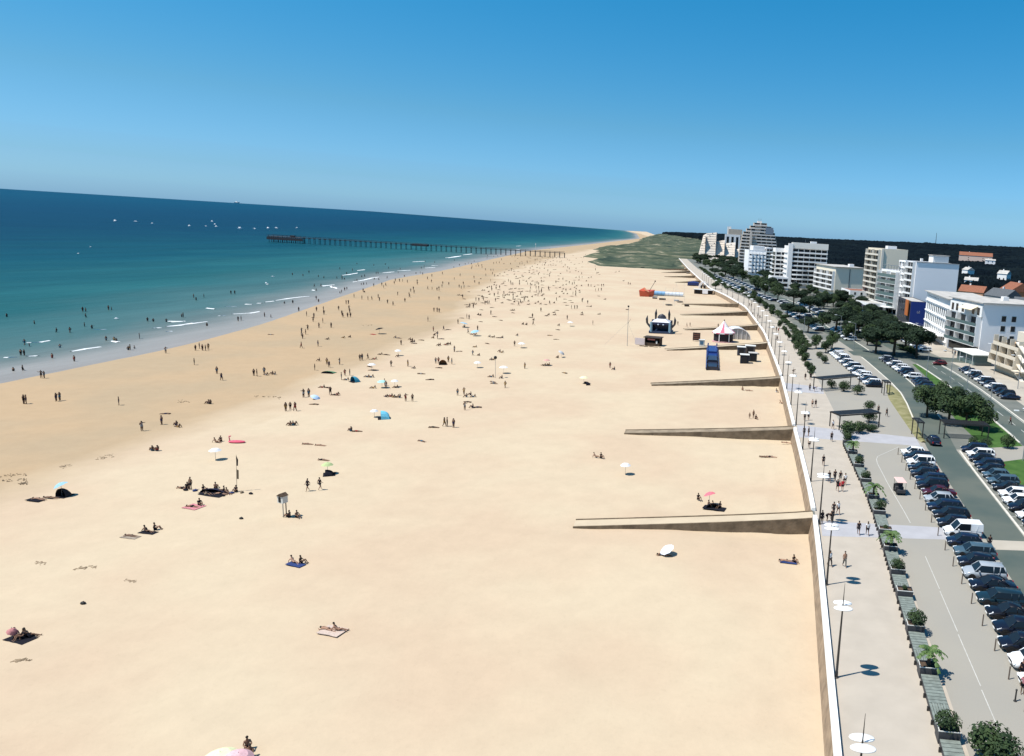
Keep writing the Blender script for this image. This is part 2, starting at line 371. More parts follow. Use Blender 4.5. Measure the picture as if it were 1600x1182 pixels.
# ground behind the sea wall
def strip(name, left, right, z, m, y0, y1, step=4., kind='structure', cols=1):
    yy = np.arange(y0, y1+.01, step)
    f = lambda e_, y: e_(y) if callable(e_) else sinterp(e_, y, 4)
    Lx = np.array([f(left, y) for y in yy]); Rx = np.array([f(right, y) for y in yy])
    t = np.linspace(0, 1, cols+1)
    X = Lx[:, None] + (Rx-Lx)[:, None]*t[None, :]
    Yq = np.repeat(yy[:, None], cols+1, 1)
    return struct(name, grid_mesh(name, X, Yq, np.full_like(X, z), m, smooth=False))
def off(s): return lambda y: WX(y) + s
strip('ground', off(0), off(5500), -.012, asphalt_pale, -400, 4400, 40)
strip('promenade', off(0), off(8.9), 0, concrete, -100, 300, 3)
strip('promenade', off(0), off(9.5), 0, concrete, 300, 930, 6)
strip('path', off(8.9), off(16.2), .0, path_m, -100, 300, 3)
strip('path', off(9.5), off(15.5), .0, path_m, 300, 700, 6)
# pale cross bands at the ramps
def band(name, a, b_, c_, d_, z=.005, m=None):
    return struct(name, (MB().add([(*p, z) for p in (a, b_, c_, d_)], [(0, 1, 2, 3)]), m or band_m))
band('paved_band', (6.2, 84.4), (21.8, 86.6), (21.8, 90.4), (6.2, 89.2))
band('paved_band', (26.0, 84.6), (30.8, 85.2), (30.8, 88.0), (26.0, 87.5), .013, town_m)
band('paved_band', (3.9, 128.2), (24.9, 128.6), (24.9, 134.2), (3.7, 136.8))
band('paved_band', (1.6, 167.5), (10.0, 167.4), (10.0, 175.0), (1.2, 177.1))
ROAD_L = [(25.8, -100), (25.8, 128), (27.0, 150), (28.6, 175), (27.7, 186), (26.0, 205), (23.8, 228), (19, 262), (11.5, 298), (4.5, 377), (-12, 450), (-58, 700)]
ROAD_R = [(30.8, -100), (30.8, 128), (32.5, 150), (33.2, 170), (32.5, 190), (30.5, 215), (28.5, 232), (24.5, 262), (17, 298), (10, 377), (-6, 450), (-52, 700)]
strip('parking_strip', off(15.0), lambda y: sinterp(ROAD_L, y), .002, path_m, 40, 260, 4)
strip('parking_strip', off(15.0), lambda y: sinterp(ROAD_L, y), .002, asphalt_pale, 260, 700, 4)
for _y in range(230, 700, 12): pass
strip('road', ROAD_L, ROAD_R, .006, asphalt, -100, 700, 4)
strip('parking_strip', ROAD_R, lambda y: sinterp(ROAD_R, y)+5.2, .002, asphalt_pale, 40, 420, 4)
LAWN_L = [(36.4, 40), (36.4, 128), (35.5, 150), (36.4, 167), (38.2, 200), (37.6, 222)]
R2L = [(44.5, -50), (44.0, 140), (43.7, 157), (41.3, 200), (38.6, 226), (33, 262), (24, 330)]
R2R = [(50.6, -50), (50.3, 130), (49.5, 155), (49.0, 187), (47.1, 215), (44.5, 232), (39, 265), (30, 330)]
strip('lawn', LAWN_L, lambda y: sinterp(R2L, y)-.3, .003, grass_m, 40, 222, 3)
strip('road', R2L, R2R, .008, asphalt, -50, 330, 4)
strip('cross_road', [(22, 226), (20, 240)], [(64, 226), (58, 240)], .011, asphalt, 229, 238, 3)
band('cross_road', (30.8, 118.5), (44.0, 127), (44.0, 134), (30.8, 128), .007, path_m)
strip('pavement', lambda y: sinterp(R2R, y)+5.5, lambda y: sinterp(R2R, y)+30, .004, town_m, 100, 300, 4)
# dry grass bank between the path and the road
DGL = [(25.7, 129), (24.9, 134), (24.6, 150), (24.3, 168), (25.7, 184)]
DGR = [(26.4, 129), (27.2, 145), (28.4, 168), (28.2, 176), (27.4, 184)]
yy = np.arange(131, 184.1, 1.5); Lx = np.array([sinterp(DGL, y, 3) for y in yy]); Rx = np.array([max(sinterp(DGR, y, 3)-.25, sinterp(DGL, y, 3)+.35) for y in yy])
t = np.linspace(0, 1, 5); Xq = Lx[:, None]+(Rx-Lx)[:, None]*t; Yq = np.repeat(yy[:, None], 5, 1)
Zq = .01 + .22*np.sin(np.pi*t)[None, :]*(.5+vnoise(Xq*.8, Yq*.4, 2))
struct('grass_bank', grid_mesh('grass_bank', Xq, Yq, Zq, drygrass_m))

def kerb(polyfn, y0, y1, step, w=.22, h=.13, name='kerb'):
    mb = MB(); yy = list(np.arange(y0, y1+.01, step))
    pts = [(polyfn(y), y) for y in yy]
    for (x0, a), (x1, c_) in zip(pts, pts[1:]):
        mb.add([(x0, a, -.01), (x0+w, a, -.01), (x1+w, c_, -.01), (x1, c_, -.01), (x0, a, h), (x0+w, a, h), (x1+w, c_, h), (x1, c_, h)],
               [(3, 2, 1, 0), (4, 5, 6, 7), (0, 1, 5, 4), (2, 3, 7, 6), (1, 2, 6, 5), (3, 0, 4, 7)])
    return struct(name, (mb, kerb_m))
kerb(lambda y: sinterp(ROAD_R, y)+.05, 40, 128, 3, .3)
kerb(lambda y: sinterp(ROAD_R, y)+.05, 150, 228, 3, .3)
kerb(lambda y: sinterp(ROAD_L, y)-.3, 148, 226, 3, .3)
kerb(lambda y: sinterp(R2L, y)-.35, 60, 120, 3, .3)
kerb(lambda y: sinterp(R2L, y)-.35, 136, 222, 3, .3)
kerb(lambda y: sinterp(R2R, y)+.1, 100, 226, 3, .3)
kerb(lambda y: sinterp(ROAD_R, y)+.05, 240, 420, 5, .3)
# painted lines
def line(name, pts, w=.14, z=.016):
    mb = MB()
    for (x0, y0), (x1, y1) in zip(pts, pts[1:]):
        d = Vector((x1-x0, y1-y0)).normalized(); nx, ny = -d.y*w/2, d.x*w/2
        mb.quad((x0-nx, y0-ny, z), (x1-nx, y1-ny, z), (x1+nx, y1+ny, z), (x0+nx, y0+ny, z))
    return struct(name, (mb, white_paint))
line('painted_line', [(21.0, 127), (16.6, 120), (16.2, 118.2), (16.1, 116), (16.5, 106), (17.2, 95), (17.4, 91)], .09)
for y in (81, 72.5, 64, 55.5, 47, 38.5, 30): line('painted_line', [(17.5, y), (17.55, y-8.0)], .07)
for y in range(142, 218, 8): line('painted_line', [(sinterp(R2L, y)*.45+sinterp(R2R, y)*.55, y), (sinterp(R2L, y+4)*.45+sinterp(R2R, y+4)*.55, y+4.5)])
line('painted_line', [(sinterp(R2R, y)-.15, y) for y in range(130, 226, 6)])
for y in np.arange(46, 122, 2.95):
    line('painted_line', [(sinterp(ROAD_R, y)+.5, y+.2), (sinterp(ROAD_R, y)+5.0, y+.2)], .12)
line('painted_line', [(sinterp(R2L, y)+.2, y) for y in range(140, 222, 6)], .16)

# sea wall, parapet sections and ramps
RAMPS = [((1265, 822), (895, 826)), ((1240, 680), (975, 679)), ((1225, 598), (1018, 603)), ((1196, 541), (1042, 548)), ((1180, 508), (1070, 516)),
         ((1161, 486.5), (1065, 493)), ((1142, 474), (1065, 476)), ((1096, 438.5), (1056, 442)), ((1086, 431), (1038, 433)), ((1078, 423.5), (1035, 426.5)), ((1072, 420), (1018, 421))]
mb = MB(); yy = [-100, -20] + list(np.arange(20, 935, 4.))
pts = [(WX(y), y) for y in yy]
for (x0, a), (x1, c_) in zip(pts, pts[1:]):
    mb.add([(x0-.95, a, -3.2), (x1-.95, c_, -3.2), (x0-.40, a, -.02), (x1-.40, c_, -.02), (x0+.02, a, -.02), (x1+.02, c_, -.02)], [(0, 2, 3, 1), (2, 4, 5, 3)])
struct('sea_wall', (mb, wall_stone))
ry = []
for k, (a, c_) in enumerate(RAMPS):
    x0, y0 = P(*a, -1.0); y0 = P(*a, 0)[1] if k > 3 else y0
    x0 = WX(y0) - .1
    x1, y1, _ = PB(*c_)
    if k > 0 and k < 3: pass
    wdt = 2.6; L = math.hypot(x1-x0, y1-y0); ang = math.atan2(y1-y0, x1-x0)
    ry.append((y0, y0+wdt/abs(math.cos(ang))))
    z1 = beach_z(x1, y1)+.12
    r = tag(obj('beach_ramp', None, None, (x0, y0, 0), ang), '%s concrete ramp running from the sea wall down onto the sand' % ('nearest' if k == 0 else ORD[k]), 'ramp', 'ramps from the promenade down to the beach')
    top = MB(); nseg = 14
    # local x along the ramp (out to sea), local -y is to the north
    pr = [(0, 0.)] + [(L*i/nseg, (z1)*(i/nseg)**.85) for i in range(1, nseg+1)]
    for (u0, h0), (u1, h1) in zip(pr, pr[1:]):
        top.add([(u0, -wdt+.2, h0), (u1, -wdt+.2, h1), (u1, -.2, h1), (u0, -.2, h0)], [(3, 2, 1, 0)])
    obj('ramp_deck', (top, ramp_top if k != 1 and k != 2 else mat('ramp_top_brown', (.30, .24, .17), .9, .2, noise=.4, scale=.6)), r)  # decks of the second and third ramps are a darker brown
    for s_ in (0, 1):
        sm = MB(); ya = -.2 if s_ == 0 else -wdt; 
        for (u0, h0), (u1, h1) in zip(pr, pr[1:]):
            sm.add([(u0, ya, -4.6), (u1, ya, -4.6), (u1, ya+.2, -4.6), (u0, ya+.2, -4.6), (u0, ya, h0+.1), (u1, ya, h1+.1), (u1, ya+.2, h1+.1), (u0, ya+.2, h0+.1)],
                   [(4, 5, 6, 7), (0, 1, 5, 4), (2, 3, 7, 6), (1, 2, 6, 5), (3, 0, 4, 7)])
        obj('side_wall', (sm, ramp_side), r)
edges = [20] + [v for a, b2 in ry for v in (a, b2)] + [930]
for k in range(0, len(edges), 2):
    a, b2 = edges[k]+.0, edges[k+1]
    if b2-a < 1.0: continue
    mb = MB(); m_ = max(2, int((b2-a)/3)); yq = [a+(b2-a)*i/m_ for i in range(m_+1)]
    x00 = WX(a)
    for c_, d_ in zip(yq, yq[1:]):
        e0, e1 = WX(c_)-x00, WX(d_)-x00; hh = .48
        mb.add([(e0-.42, c_-a, 0), (e0+.12, c_-a, 0), (e1+.12, d_-a, 0), (e1-.42, d_-a, 0), (e0-.38, c_-a, hh), (e0+.08, c_-a, hh), (e1+.08, d_-a, hh), (e1-.38, d_-a, hh)],
               [(4, 5, 6, 7), (0, 1, 5, 4), (2, 3, 7, 6), (1, 2, 6, 5), (3, 0, 4, 7)])
    kk = k//2
    lab = ('white parapet in front of the nearest ramp, along the bottom of the photo' if kk == 0 else
           'white parapet beyond the last ramp at the foot of the dunes' if k+2 >= len(edges) else
           'white parapet on the sea wall between the %s and %s ramps' % (ORD[kk-1], ORD[kk]))
    tag(obj('parapet', (mb, white_stone), None, (x00, a, .002)), lab, 'low wall', 'parapet sections on the sea wall')

# foam on the breaking waves
foam_m = mat('foam', (.80, .82, .82), .9, .1, noise=.15, scale=2)
FOAM = [((1050-0)/5.333, 0)] and []
def zc(ox, oy, s, pts): return [(ox+x/s, oy+y/s) for x, y in pts]
FOAM += [zc(0, 440, 5.333, q) for q in ([(230, 512), (320, 510), (410, 495)], [(30, 637), (140, 633)], [(228, 628), (328, 622)], [(790, 404), (875, 402)], [(1390, 378), (1480, 370), (1600, 348)], [(1270, 392), (1330, 388)], [(600, 585), (700, 565), (830, 548)], [(930, 500), (990, 508)], [(1420, 342), (1530, 334)], [(1385, 420), (1425, 418)])]
FOAM += [zc(240, 420, 5.333, q) for q in ([(0, 498), (50, 495)], [(110, 484), (250, 468), (440, 444)], [(130, 440), (240, 442)], [(450, 330), (512, 338)], [(600, 318), (690, 316)], [(660, 380), (790, 374), (875, 360)], [(765, 298), (828, 299)], [(930, 280), (1000, 272)], [(1010, 268), (1120, 250), (1220, 238), (1300, 232)], [(1405, 146), (1500, 136)], [(540, 395), (592, 394)], [(1320, 180), (1350, 184)], [(870, 290), (905, 290)], [(940, 130), (960, 131)], [(1480, 150), (1530, 168)])]
FOAM += [zc(500, 400, 6.667, q) for q in ([(380, 155), (460, 146)], [(225, 205), (300, 196), (388, 180)], [(335, 275), (460, 252), (540, 232), (610, 222)], [(960, 64), (1090, 58)], [(1300, 22), (1400, 14), (1470, 2)], [(1165, 102), (1235, 104)], [(800, 158), (935, 152)], [(650, 178), (770, 168)], [(1090, 128), (1200, 122)], [(0, 316), (140, 305)], [(20, 318), (60, 312)])]
FOAM += [zc(700, 380, 9.85, q) for q in ([(0, 232), (100, 212), (200, 200)], [(225, 185), (290, 178), (370, 168)], [(1040, 50), (1120, 44)], [(1030, 104), (1120, 100)])]
mb = MB()
for q in FOAM:
    w = [P(x, y, SEA_Z) for x, y in q]
    pts = []
    for (x0, y0), (x1, y1) in zip(w, w[1:]):
        k = max(2, int(math.hypot(x1-x0, y1-y0)/2.2))
        pts += [(x0+(x1-x0)*i/k, y0+(y1-y0)*i/k) for i in range(k)]
    pts.append(w[-1]); N = len(pts)
    wd = [.55*(.25+.5*math.sin(math.pi*min(1, (i+.4)/N)))*(.6+.8*random.random())*min(2.2, .6+pts[0][1]/400) for i in range(N)]
    jy = [random.uniform(-.3, .3) for _ in pts]
    for i in range(N-1):
        (x0, y0), (x1, y1) = pts[i], pts[i+1]
        a0, a1 = wd[i], wd[i+1]
        mb.add([(x0-a0, y0-a0+jy[i], SEA_Z+.02), (x1-a1, y1-a1+jy[i+1], SEA_Z+.02), (x0, y0+jy[i], SEA_Z+.16), (x1, y1+jy[i+1], SEA_Z+.16), (x0+a0, y0+a0+jy[i], SEA_Z+.02), (x1+a1, y1+a1+jy[i+1], SEA_Z+.02)],
               [(0, 1, 3, 2), (2, 3, 5, 4)])
fo = obj('wave_foam', (mb, foam_m)); fo['kind'] = 'stuff'; fo['label'] = 'white foam crests on the small breaking waves'

# dunes at the far end of the beach
dune_m = bpy.data.materials.new('dune'); dune_m.use_nodes = True
n, l, b = nodes_of(dune_m); b.inputs['Roughness'].default_value = .95; b.inputs['Specular IOR Level'].default_value = .1
geo = n.new('ShaderNodeNewGeometry')
mp = n.new('ShaderNodeMapping'); mp.inputs['Scale'].default_value = (.03, .008, 1); mp.inputs['Rotation'].default_value = (0, 0, .1); l.new(geo.outputs['Position'], mp.inputs['Vector'])
nz = n.new('ShaderNodeTexNoise'); nz.inputs['Scale'].default_value = 1; nz.inputs['Detail'].default_value = 9; nz.inputs['Roughness'].default_value = .65; l.new(mp.outputs[0], nz.inputs['Vector'])
cr = n.new('ShaderNodeValToRGB'); l.new(nz.outputs['Fac'], cr.inputs['Fac'])
e = cr.color_ramp.elements; e[0].position = .38; e[0].color = (.025, .04, .028, 1); e[1].position = .68; e[1].color = (.36, .31, .22, 1)
for p_, c_ in ((.46, (.05, .066, .042)), (.54, (.075, .088, .055)), (.61, (.14, .135, .09))): q = e.new(p_); q.color = (*c_, 1)
l.new(cr.outputs[0], b.inputs['Base Color'])
SEAW = [(-172, 688), (-196, 760), (-216, 806), (-226, 870), (-252, 985), (-262, 1060), (-300, 1180), (-335, 1500), (-385, 1980), (-520, 2700), (-780, 4600)]
yd = np.concatenate([np.arange(690, 1300, 8.), np.arange(1300, 4500, 40.)])
tD = np.linspace(0, 1, 60)
Lx = np.array([interp(SEAW, y) for y in yd]) + (vnoise(yd/40, yd*0, 3)-.5)*26
Rx = np.array([interp([(-115, 906), (-105, 1200), (-280, 2500), (-740, 4500)], y) if y > 906 else WX(y)-2+(y-690)*.074 for y in yd])
Lx = np.minimum(Lx, Rx-1)
Xd = Lx[:, None]+(Rx-Lx)[:, None]*tD; Yd = np.repeat(yd[:, None], 60, 1)
base = np.vectorize(lambda x, y: beach_z(x, y))(Xd, Yd)
env = np.clip(tD*9, 0, 1)[None, :]*np.clip((yd-686)/50, 0, 1)[:, None]*np.where(yd[:, None] < 930, np.clip((1-tD)*6, 0, 1)[None, :]*.75+.0, 1)
hD = env*(1.5 + 5.5*vnoise(Xd/38, Yd/70, 1)*np.clip((Yd-700)/200, .2, 1) + 1.6*vnoise(Xd/9, Yd/14, 2) + .7*vnoise(Xd/3.5, Yd/5, 8)) - .4*(1-env)
struct('dunes', grid_mesh('dunes', Xd, Yd, np.maximum(base, -2.8)+hD, dune_m))

# wooded land behind the town: a canopy of crowns on rising ground
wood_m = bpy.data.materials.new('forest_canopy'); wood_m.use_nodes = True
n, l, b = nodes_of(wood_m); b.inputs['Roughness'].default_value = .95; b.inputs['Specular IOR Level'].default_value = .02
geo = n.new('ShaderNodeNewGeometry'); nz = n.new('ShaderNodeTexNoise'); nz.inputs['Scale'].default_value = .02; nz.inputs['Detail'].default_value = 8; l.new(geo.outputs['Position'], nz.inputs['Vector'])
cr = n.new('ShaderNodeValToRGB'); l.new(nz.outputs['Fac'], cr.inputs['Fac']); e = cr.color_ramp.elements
e[0].position = .35; e[0].color = (.0024, .0048, .0078, 1); e[1].position = .7; e[1].color = (.0075, .0125, .0145, 1); l.new(cr.outputs[0], b.inputs['Base Color'])  # near-black navy: the blue of distance haze is put into the base colour
TH = np.linspace(-.30, 1.15, 760); RR = np.geomspace(430, 5200, 330)
A, Rr = np.meshgrid(TH, RR)
Xf = np.sin(A)*Rr; Yf = np.cos(A)*Rr
cell = np.clip(Rr/150, 4.5, 14)
def worley(x, y, seed):
    xi = np.floor(x); yi = np.floor(y); best = np.full(x.shape, 9.)
    for dx in (-1, 0, 1):
        for dy in (-1, 0, 1):
            cx_ = xi+dx; cy_ = yi+dy
            ox = vnoise(cx_*7.31, cy_*3.77, seed); oy = vnoise(cx_*5.13, cy_*9.91, seed+1)
            best = np.minimum(best, (cx_+ox-x)**2+(cy_+oy-y)**2)
    return np.sqrt(best)
lv = [4.5, 7, 10.5, 14]
crown = np.zeros_like(Xf)
for i_, c_ in enumerate(lv):
    wgt = np.clip(1-abs(np.log(cell/c_))/.45, 0, 1); crown += wgt*(1-np.clip(worley(Xf/c_, Yf/c_, 11+i_), 0, 1))*5*(.6+.8*vnoise(Xf/c_/3, Yf/c_/3, 3))
hill = np.clip((Rr-800)/1900, 0, 1)**1.3*np.interp(A, [-.30, -.14, -.05, .1, .2, .35, .8, 1.2], [4, 6, 12, 19, 27, 36, 38, 40])
hill += 9*(vnoise(Xf/330, Yf/330, 5)-.5)*np.clip((Rr-700)/900, 0, 1)
inb = np.where(Xf > np.interp(Yf, [300, 420, 560, 660, 900, 1200, 2500, 4500], [150, 95, 52, 12, -45, -112, -292, -760])+vnoise(Yf/60, Xf*0, 2)*26, 1., 0.)
inb = inb*np.where((Xf > 150) | (Yf > 480), 1, 0)
keep = inb.copy(); pad = np.pad(inb, 1)
for _a in (-1, 0, 1):
    for _b in (-1, 0, 1): keep = np.maximum(keep, pad[1+_a:1+_a+inb.shape[0], 1+_b:1+_b+inb.shape[1]])
Zf = np.where(inb > 0, 6+3*vnoise(Xf/60, Yf/60, 1)+crown+hill, -1.)
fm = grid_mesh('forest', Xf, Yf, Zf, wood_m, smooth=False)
bmf = bmesh.new(); bmf.from_mesh(fm); flat = keep.reshape(-1); bmf.verts.ensure_lookup_table()
bmesh.ops.delete(bmf, geom=[v for v in bmf.verts if flat[v.index] < .5], context='VERTS'); bmf.to_mesh(fm); bmf.free()
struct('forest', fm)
def forest_z(x, y):
    r = math.hypot(x, y); a = math.atan2(x, y); i = min(329, max(0, int(round(np.interp(r, RR, np.arange(330)))))); j = min(759, max(0, int(round(np.interp(a, TH, np.arange(760))))))
    return float(np.max(Zf[max(0, i-2):i+3, max(0, j-2):j+3]))
# ------------------------------------------------------------------ buildings
CUBE = {}
def bx(name, parent, m, c, d, rz=0, color=None, label=None):
    if m.name not in CUBE: CUBE[m.name] = MB().box((0,0,0), (1,1,1)).mesh('block_'+m.name, m)
    return obj(name, CUBE[m.name], parent, c, rz, color, d, label)
WHITE = (.80, .79, .77); CREAM = (.78, .69, .54); GREYW = (.82, .81, .81); LAV = (.87, .86, .87); TAN = (.50, .43, .35); GREY = (.42, .41, .39)
def fpos(side, w, l, u, o, z):
    return {'S': (u, -o, z), 'W': (-o, u, z), 'E': (w+o, u, z), 'N': (u, l+o, z)}[side]
def fdim(side, a, o, z): return (a, o, z) if side in 'SN' else (o, a, z)
def balc(b, side, w, l, u0, u1, z0, fh, n, bays, col, depth=1.3, rail='solid', fins=0, win=glass_dk, railh=.95, slab_col=None):
    bw = (u1-u0)/bays
    for k in range(n):
        z = z0 + k*fh
        for i in range(bays):
            wo = bx('window', b, win, fpos(side, w, l, u0+bw*(i+.5), .03, z+fh*.47), fdim(side, bw*.86, .06, fh*.78))
        bx('balcony_slab', b, facade_m, fpos(side, w, l, (u0+u1)/2, depth/2+.07, z-.02), fdim(side, u1-u0, depth, .22), color=slab_col or col)
        if rail == 'solid': bx('railing', b, facade_m, fpos(side, w, l, (u0+u1)/2, depth+.13, z+railh/2-.1), fdim(side, u1-u0+.1, .1, railh), color=slab_col or col)
        else: bx('railing', b, glass_gr, fpos(side, w, l, (u0+u1)/2, depth+.10, z+railh/2+.12), fdim(side, u1-u0, .04, railh))
    if fins:
        fw = (u1-u0)/fins
        for i in range(fins+1):
            bx('fin_wall', b, facade_m, fpos(side, w, l, u0+fw*i, depth/2+.09, z0+n*fh/2), fdim(side, .2, depth-.06, n*fh), color=col)
def wins(b, side, w, l, u0, u1, z0, fh, n, cols, ww=1.2, wh=1.4, frame=True, m=glass_dk):
    for k in range(n):
        for i in range(cols):
            u = u0+(u1-u0)*(i+.5)/cols; z = z0+fh*(k+.5)
            if frame:
                fr = bx('window', b, rim_pale, fpos(side, w, l, u, .03, z), fdim(side, ww+.2, .07, wh+.2))
                d = fdim(side, (ww)/(ww+.2), 1.3, wh/(wh+.2)); 
                p = bx('pane', fr, m, (0, 0, 0), d); 
            else: bx('window', b, m, fpos(side, w, l, u, .02, z), fdim(side, ww, .06, wh))
def building(label, x, y, ang, w, l, h, col, cat='building', parapet=.8, roofm=None):
    b = thing('building', label, cat, (x, y, 0), R(ang))
    bx('wall', b, facade_m, (w/2, l/2, h/2-.5), (w, l, h+1), color=col)
    bx('roof', b, roofm or roof_m, (w/2, l/2, h+.06), (w-.5, l-.5, .1))
    if parapet:
        for c, d in (((w/2, .12, h+parapet/2), (w+.04, .24, parapet)), ((w/2, l-.12, h+parapet/2), (w+.04, .24, parapet)), ((.12, l/2, h+parapet/2), (.24, l-.5, parapet)), ((w-.12, l/2, h+parapet/2), (.24, l-.5, parapet))):
            bx('parapet', b, facade_m, c, d, color=col)
    return b

# white hotel at the right edge, with glass balconies and an awning
b = building('white hotel with glass balconies, a terrace awning and a grey gable wall', 61.5, 241.5, 15.5, 24, 21, 16.6, GREYW, 'hotel', .5)
balc(b, 'W', 24, 21, .5, 20.5, 3.6, 3.1, 3, 6, WHITE, 1.7, 'glass', 3)
bx('terrace_wall', b, facade_m, (-.3, 10.5, 14.7), (.5, 21, 3.6), color=WHITE)
for u in (2, 5.3, 12, 16, 19): bx('window', b, glass_dk, (-.58, u, 14.5), (.06, 1.5, 2.3))
aw = MB().add([(-.6, 2.5, 16), (-.6, 10.5, 16), (-3.1, 10.8, 14.9), (-3.1, 2.2, 14.9), (-.6, 2.5, 15.9), (-.6, 10.5, 15.9), (-3.1, 10.8, 14.8), (-3.1, 2.2, 14.8)], [(0, 1, 2, 3), (7, 6, 5, 4), (2, 1, 5, 6), (3, 2, 6, 7), (0, 3, 7, 4)])
obj('awning', (aw, mat('awning_cream', (.70, .60, .42), .8)), b)
bx('roof_slab', b, roof_m, (11.6, 10.5, 17.35), (25.2, 22.6, .3))
wins(b, 'S', 24, 21, 5.5, 12.5, 1.8, 3.1, 4, 2, 1.5, 1.7); wins(b, 'S', 24, 21, 15, 22, 1.8, 3.1, 4, 2, 1.5, 1.7)
bx('shop_front', b, glass_dk, (-.05, 10.5, 1.8), (.16, 19, 2.6)); bx('chimney', b, facade_m, (14, 12, 18.1), (2, 1.6, 1.4), color=WHITE)
wins(b, 'E', 24, 21, 2, 19, 1.8, 3.1, 4, 5, 1.4, 1.6)
# white block with tall narrow windows
b = building('long white block with rows of narrow arched openings beside the glass balcony hotel', 55.8, 263.5, 1, 17, 41, 15.6, WHITE, 'building', .6)
for k in range(3): wins(b, 'W', 17, 41, 3, 39, 1.2+k*3.9, 3.9, 1, 11, 1.15, 2.5, False)
for k in range(4): bx('floor_band', b, facade_m, (-.25, 20.5, 1.4+k*3.9), (.5, 40, .32), color=WHITE)
for i in range(8): bx('vent', b, glass_dk, (-.03, 20+i*2.4, 14.9), (.06, .9, .35))
bx('roof_slab', b, roof_m, (8.3, 20.5, 16.4), (18.6, 42.4, .25)); wins(b, 'S', 17, 41, 1, 6, 2, 3.4, 4, 2, .8, 1.6)
bx('canopy', b, facade_m, (-2.2, 16, 3.2), (4, 26, .3), color=WHITE)
for i in range(6): bx('column', b, facade_m, (-3.9, 4+i*4.8, 1.5), (.25, .25, 3.1), color=WHITE)
# blue fronted building
b = building('deep blue fronted building with a small white sign and an orange side panel', 52.9, 327, 4, 6.6, 26, 9.9, (.05, .05, .06), 'building', .3)
bx('blue_front', b, mat('blue_panel', (.012, .03, .16), .5, .3), (3.3, -.1, 5.1), (6.7, .2, 9.9))
bx('orange_panel', b, mat('orange_panel', (.45, .13, .03), .6, .3), (-.9, 3.4, 7.2), (.35, 5.2, 6.6))
s = MB()
for x, z, a, c in ((2.9, 5.8, .1, .9), (3.1, 5.4, .4, .12), (3.75, 6.2, .5, .1), (3.75, 5.85, .5, .1), (3.55, 5.65, .1, .4), (3.95, 6.05, .1, .4), (3.75, 5.42, .5, .1)): s.box((x, -.22, z), (a, .05, c))
obj('sign_lettering', (s, white_paint), b)
wins(b, 'W', 6.6, 26, 8, 25, 1, 3, 3, 5, 1.4, 1.5, False)
# big white slab with the blank gable
b = building('tall white block with a huge blank pale gable and a box on its roof', 58, 355, 13.5, 20.8, 21, 25.6, LAV, 'apartment block', .5)
bx('roof_slab', b, slate_m, (10.4, -.08, 26.2), (21, .5, .16))
balc(b, 'W', 20.8, 21, .6, 9.5, 2.5, 2.95, 8, 3, WHITE, 1.4, 'solid', 1, railh=.8)
wins(b, 'W', 20.8, 21, 10, 20.4, 2.3, 2.95, 8, 5, 1.1, 1.9, False)
for i in range(4): bx('fin_wall', b, facade_m, (-.25, 10.6+i*3, 13.3), (.45, .25, 24), color=WHITE)
for k in range(9): bx('floor_band', b, facade_m, (-.2, 15.3, 1.9+k*2.95), (.34, 10.4, .3), color=WHITE)
bx('rooftop_box', b, facade_m, (13.2, 6, 27.6), (7.6, 5, 3.4), color=WHITE); bx('roof_cap', b, roof_m, (13.2, 6, 29.5), (8.4, 5.8, .25))
bx('chimney', b, facade_m, (4.4, 5, 27.1), (1, 1, 1.2), color=WHITE)
# grey glazed balconies
b = building('mid height block with continuous grey screened balconies and a roof terrace frame', 53.4, 371.5, 20, 13, 19.5, 20.6, GREYW, 'apartment block', .4)
balc(b, 'W', 13, 19.5, .2, 19.3, 2.6, 2.95, 6, 2, WHITE, 2.0, 'glass', 2, win=mat('grey_screen', (.22, .22, .20), .7), railh=1.5)
for i in range(7): bx('pergola_post', b, metal_gr, (.2, 1+i*2.9, 21.8), (.16, .16, 2.4))
bx('pergola_beam', b, metal_gr, (.2, 9.7, 23.1), (.3, 19, .2)); bx('pergola_beam', b, metal_gr, (3.2, 9.7, 23.1), (.3, 19, .2))
b2 = b; bx('shop_canopy', b, facade_m, (-4, 9, 3.4), (5, 20, .3), color=WHITE)
for i in range(5): bx('shop_window', b, glass_dk, (-.06, 2+i*3.8, 1.3), (.08, 3, 2.2))
# cream tower
b = building('tallest cream tower with dark balconies on the sea side and a plain gable', 48.6, 412, 11.5, 14.4, 24, 30.2, CREAM, 'apartment block', .5)
balc(b, 'W', 14.4, 24, .6, 23.4, 3.0, 3.0, 9, 5, (.66, .62, .54), 1.5, 'solid', 2, railh=.9)
bx('rooftop_box', b, facade_m, (8, 9, 31.2), (5, 4, 2), color=GREYW)
bx('edge_pier', b, facade_m, (.5, -.3, 15), (1.2, .6, 31), color=(.66, .62, .54))
# cream low block
b = building('cream five storey block with a plain south wall and curved sea side balconies', 29.6, 480, 17.6, 18.4, 36, 16.6, (.76, .69, .56), 'apartment block', .5)
balc(b, 'W', 18.4, 36, .6, 35, 2.6, 2.95, 4, 7, WHITE, 1.8, 'solid', 3)
bx('downpipe', b, slate_m, (9.4, -.12, 8), (.45, .2, 16.4)); bx('roof_slab', b, roof_m, (9.2, 18, 17.3), (20, 38, .3)); bx('rooftop_box', b, facade_m, (13, 8, 18.2), (3, 3, 1.8), color=GREYW)
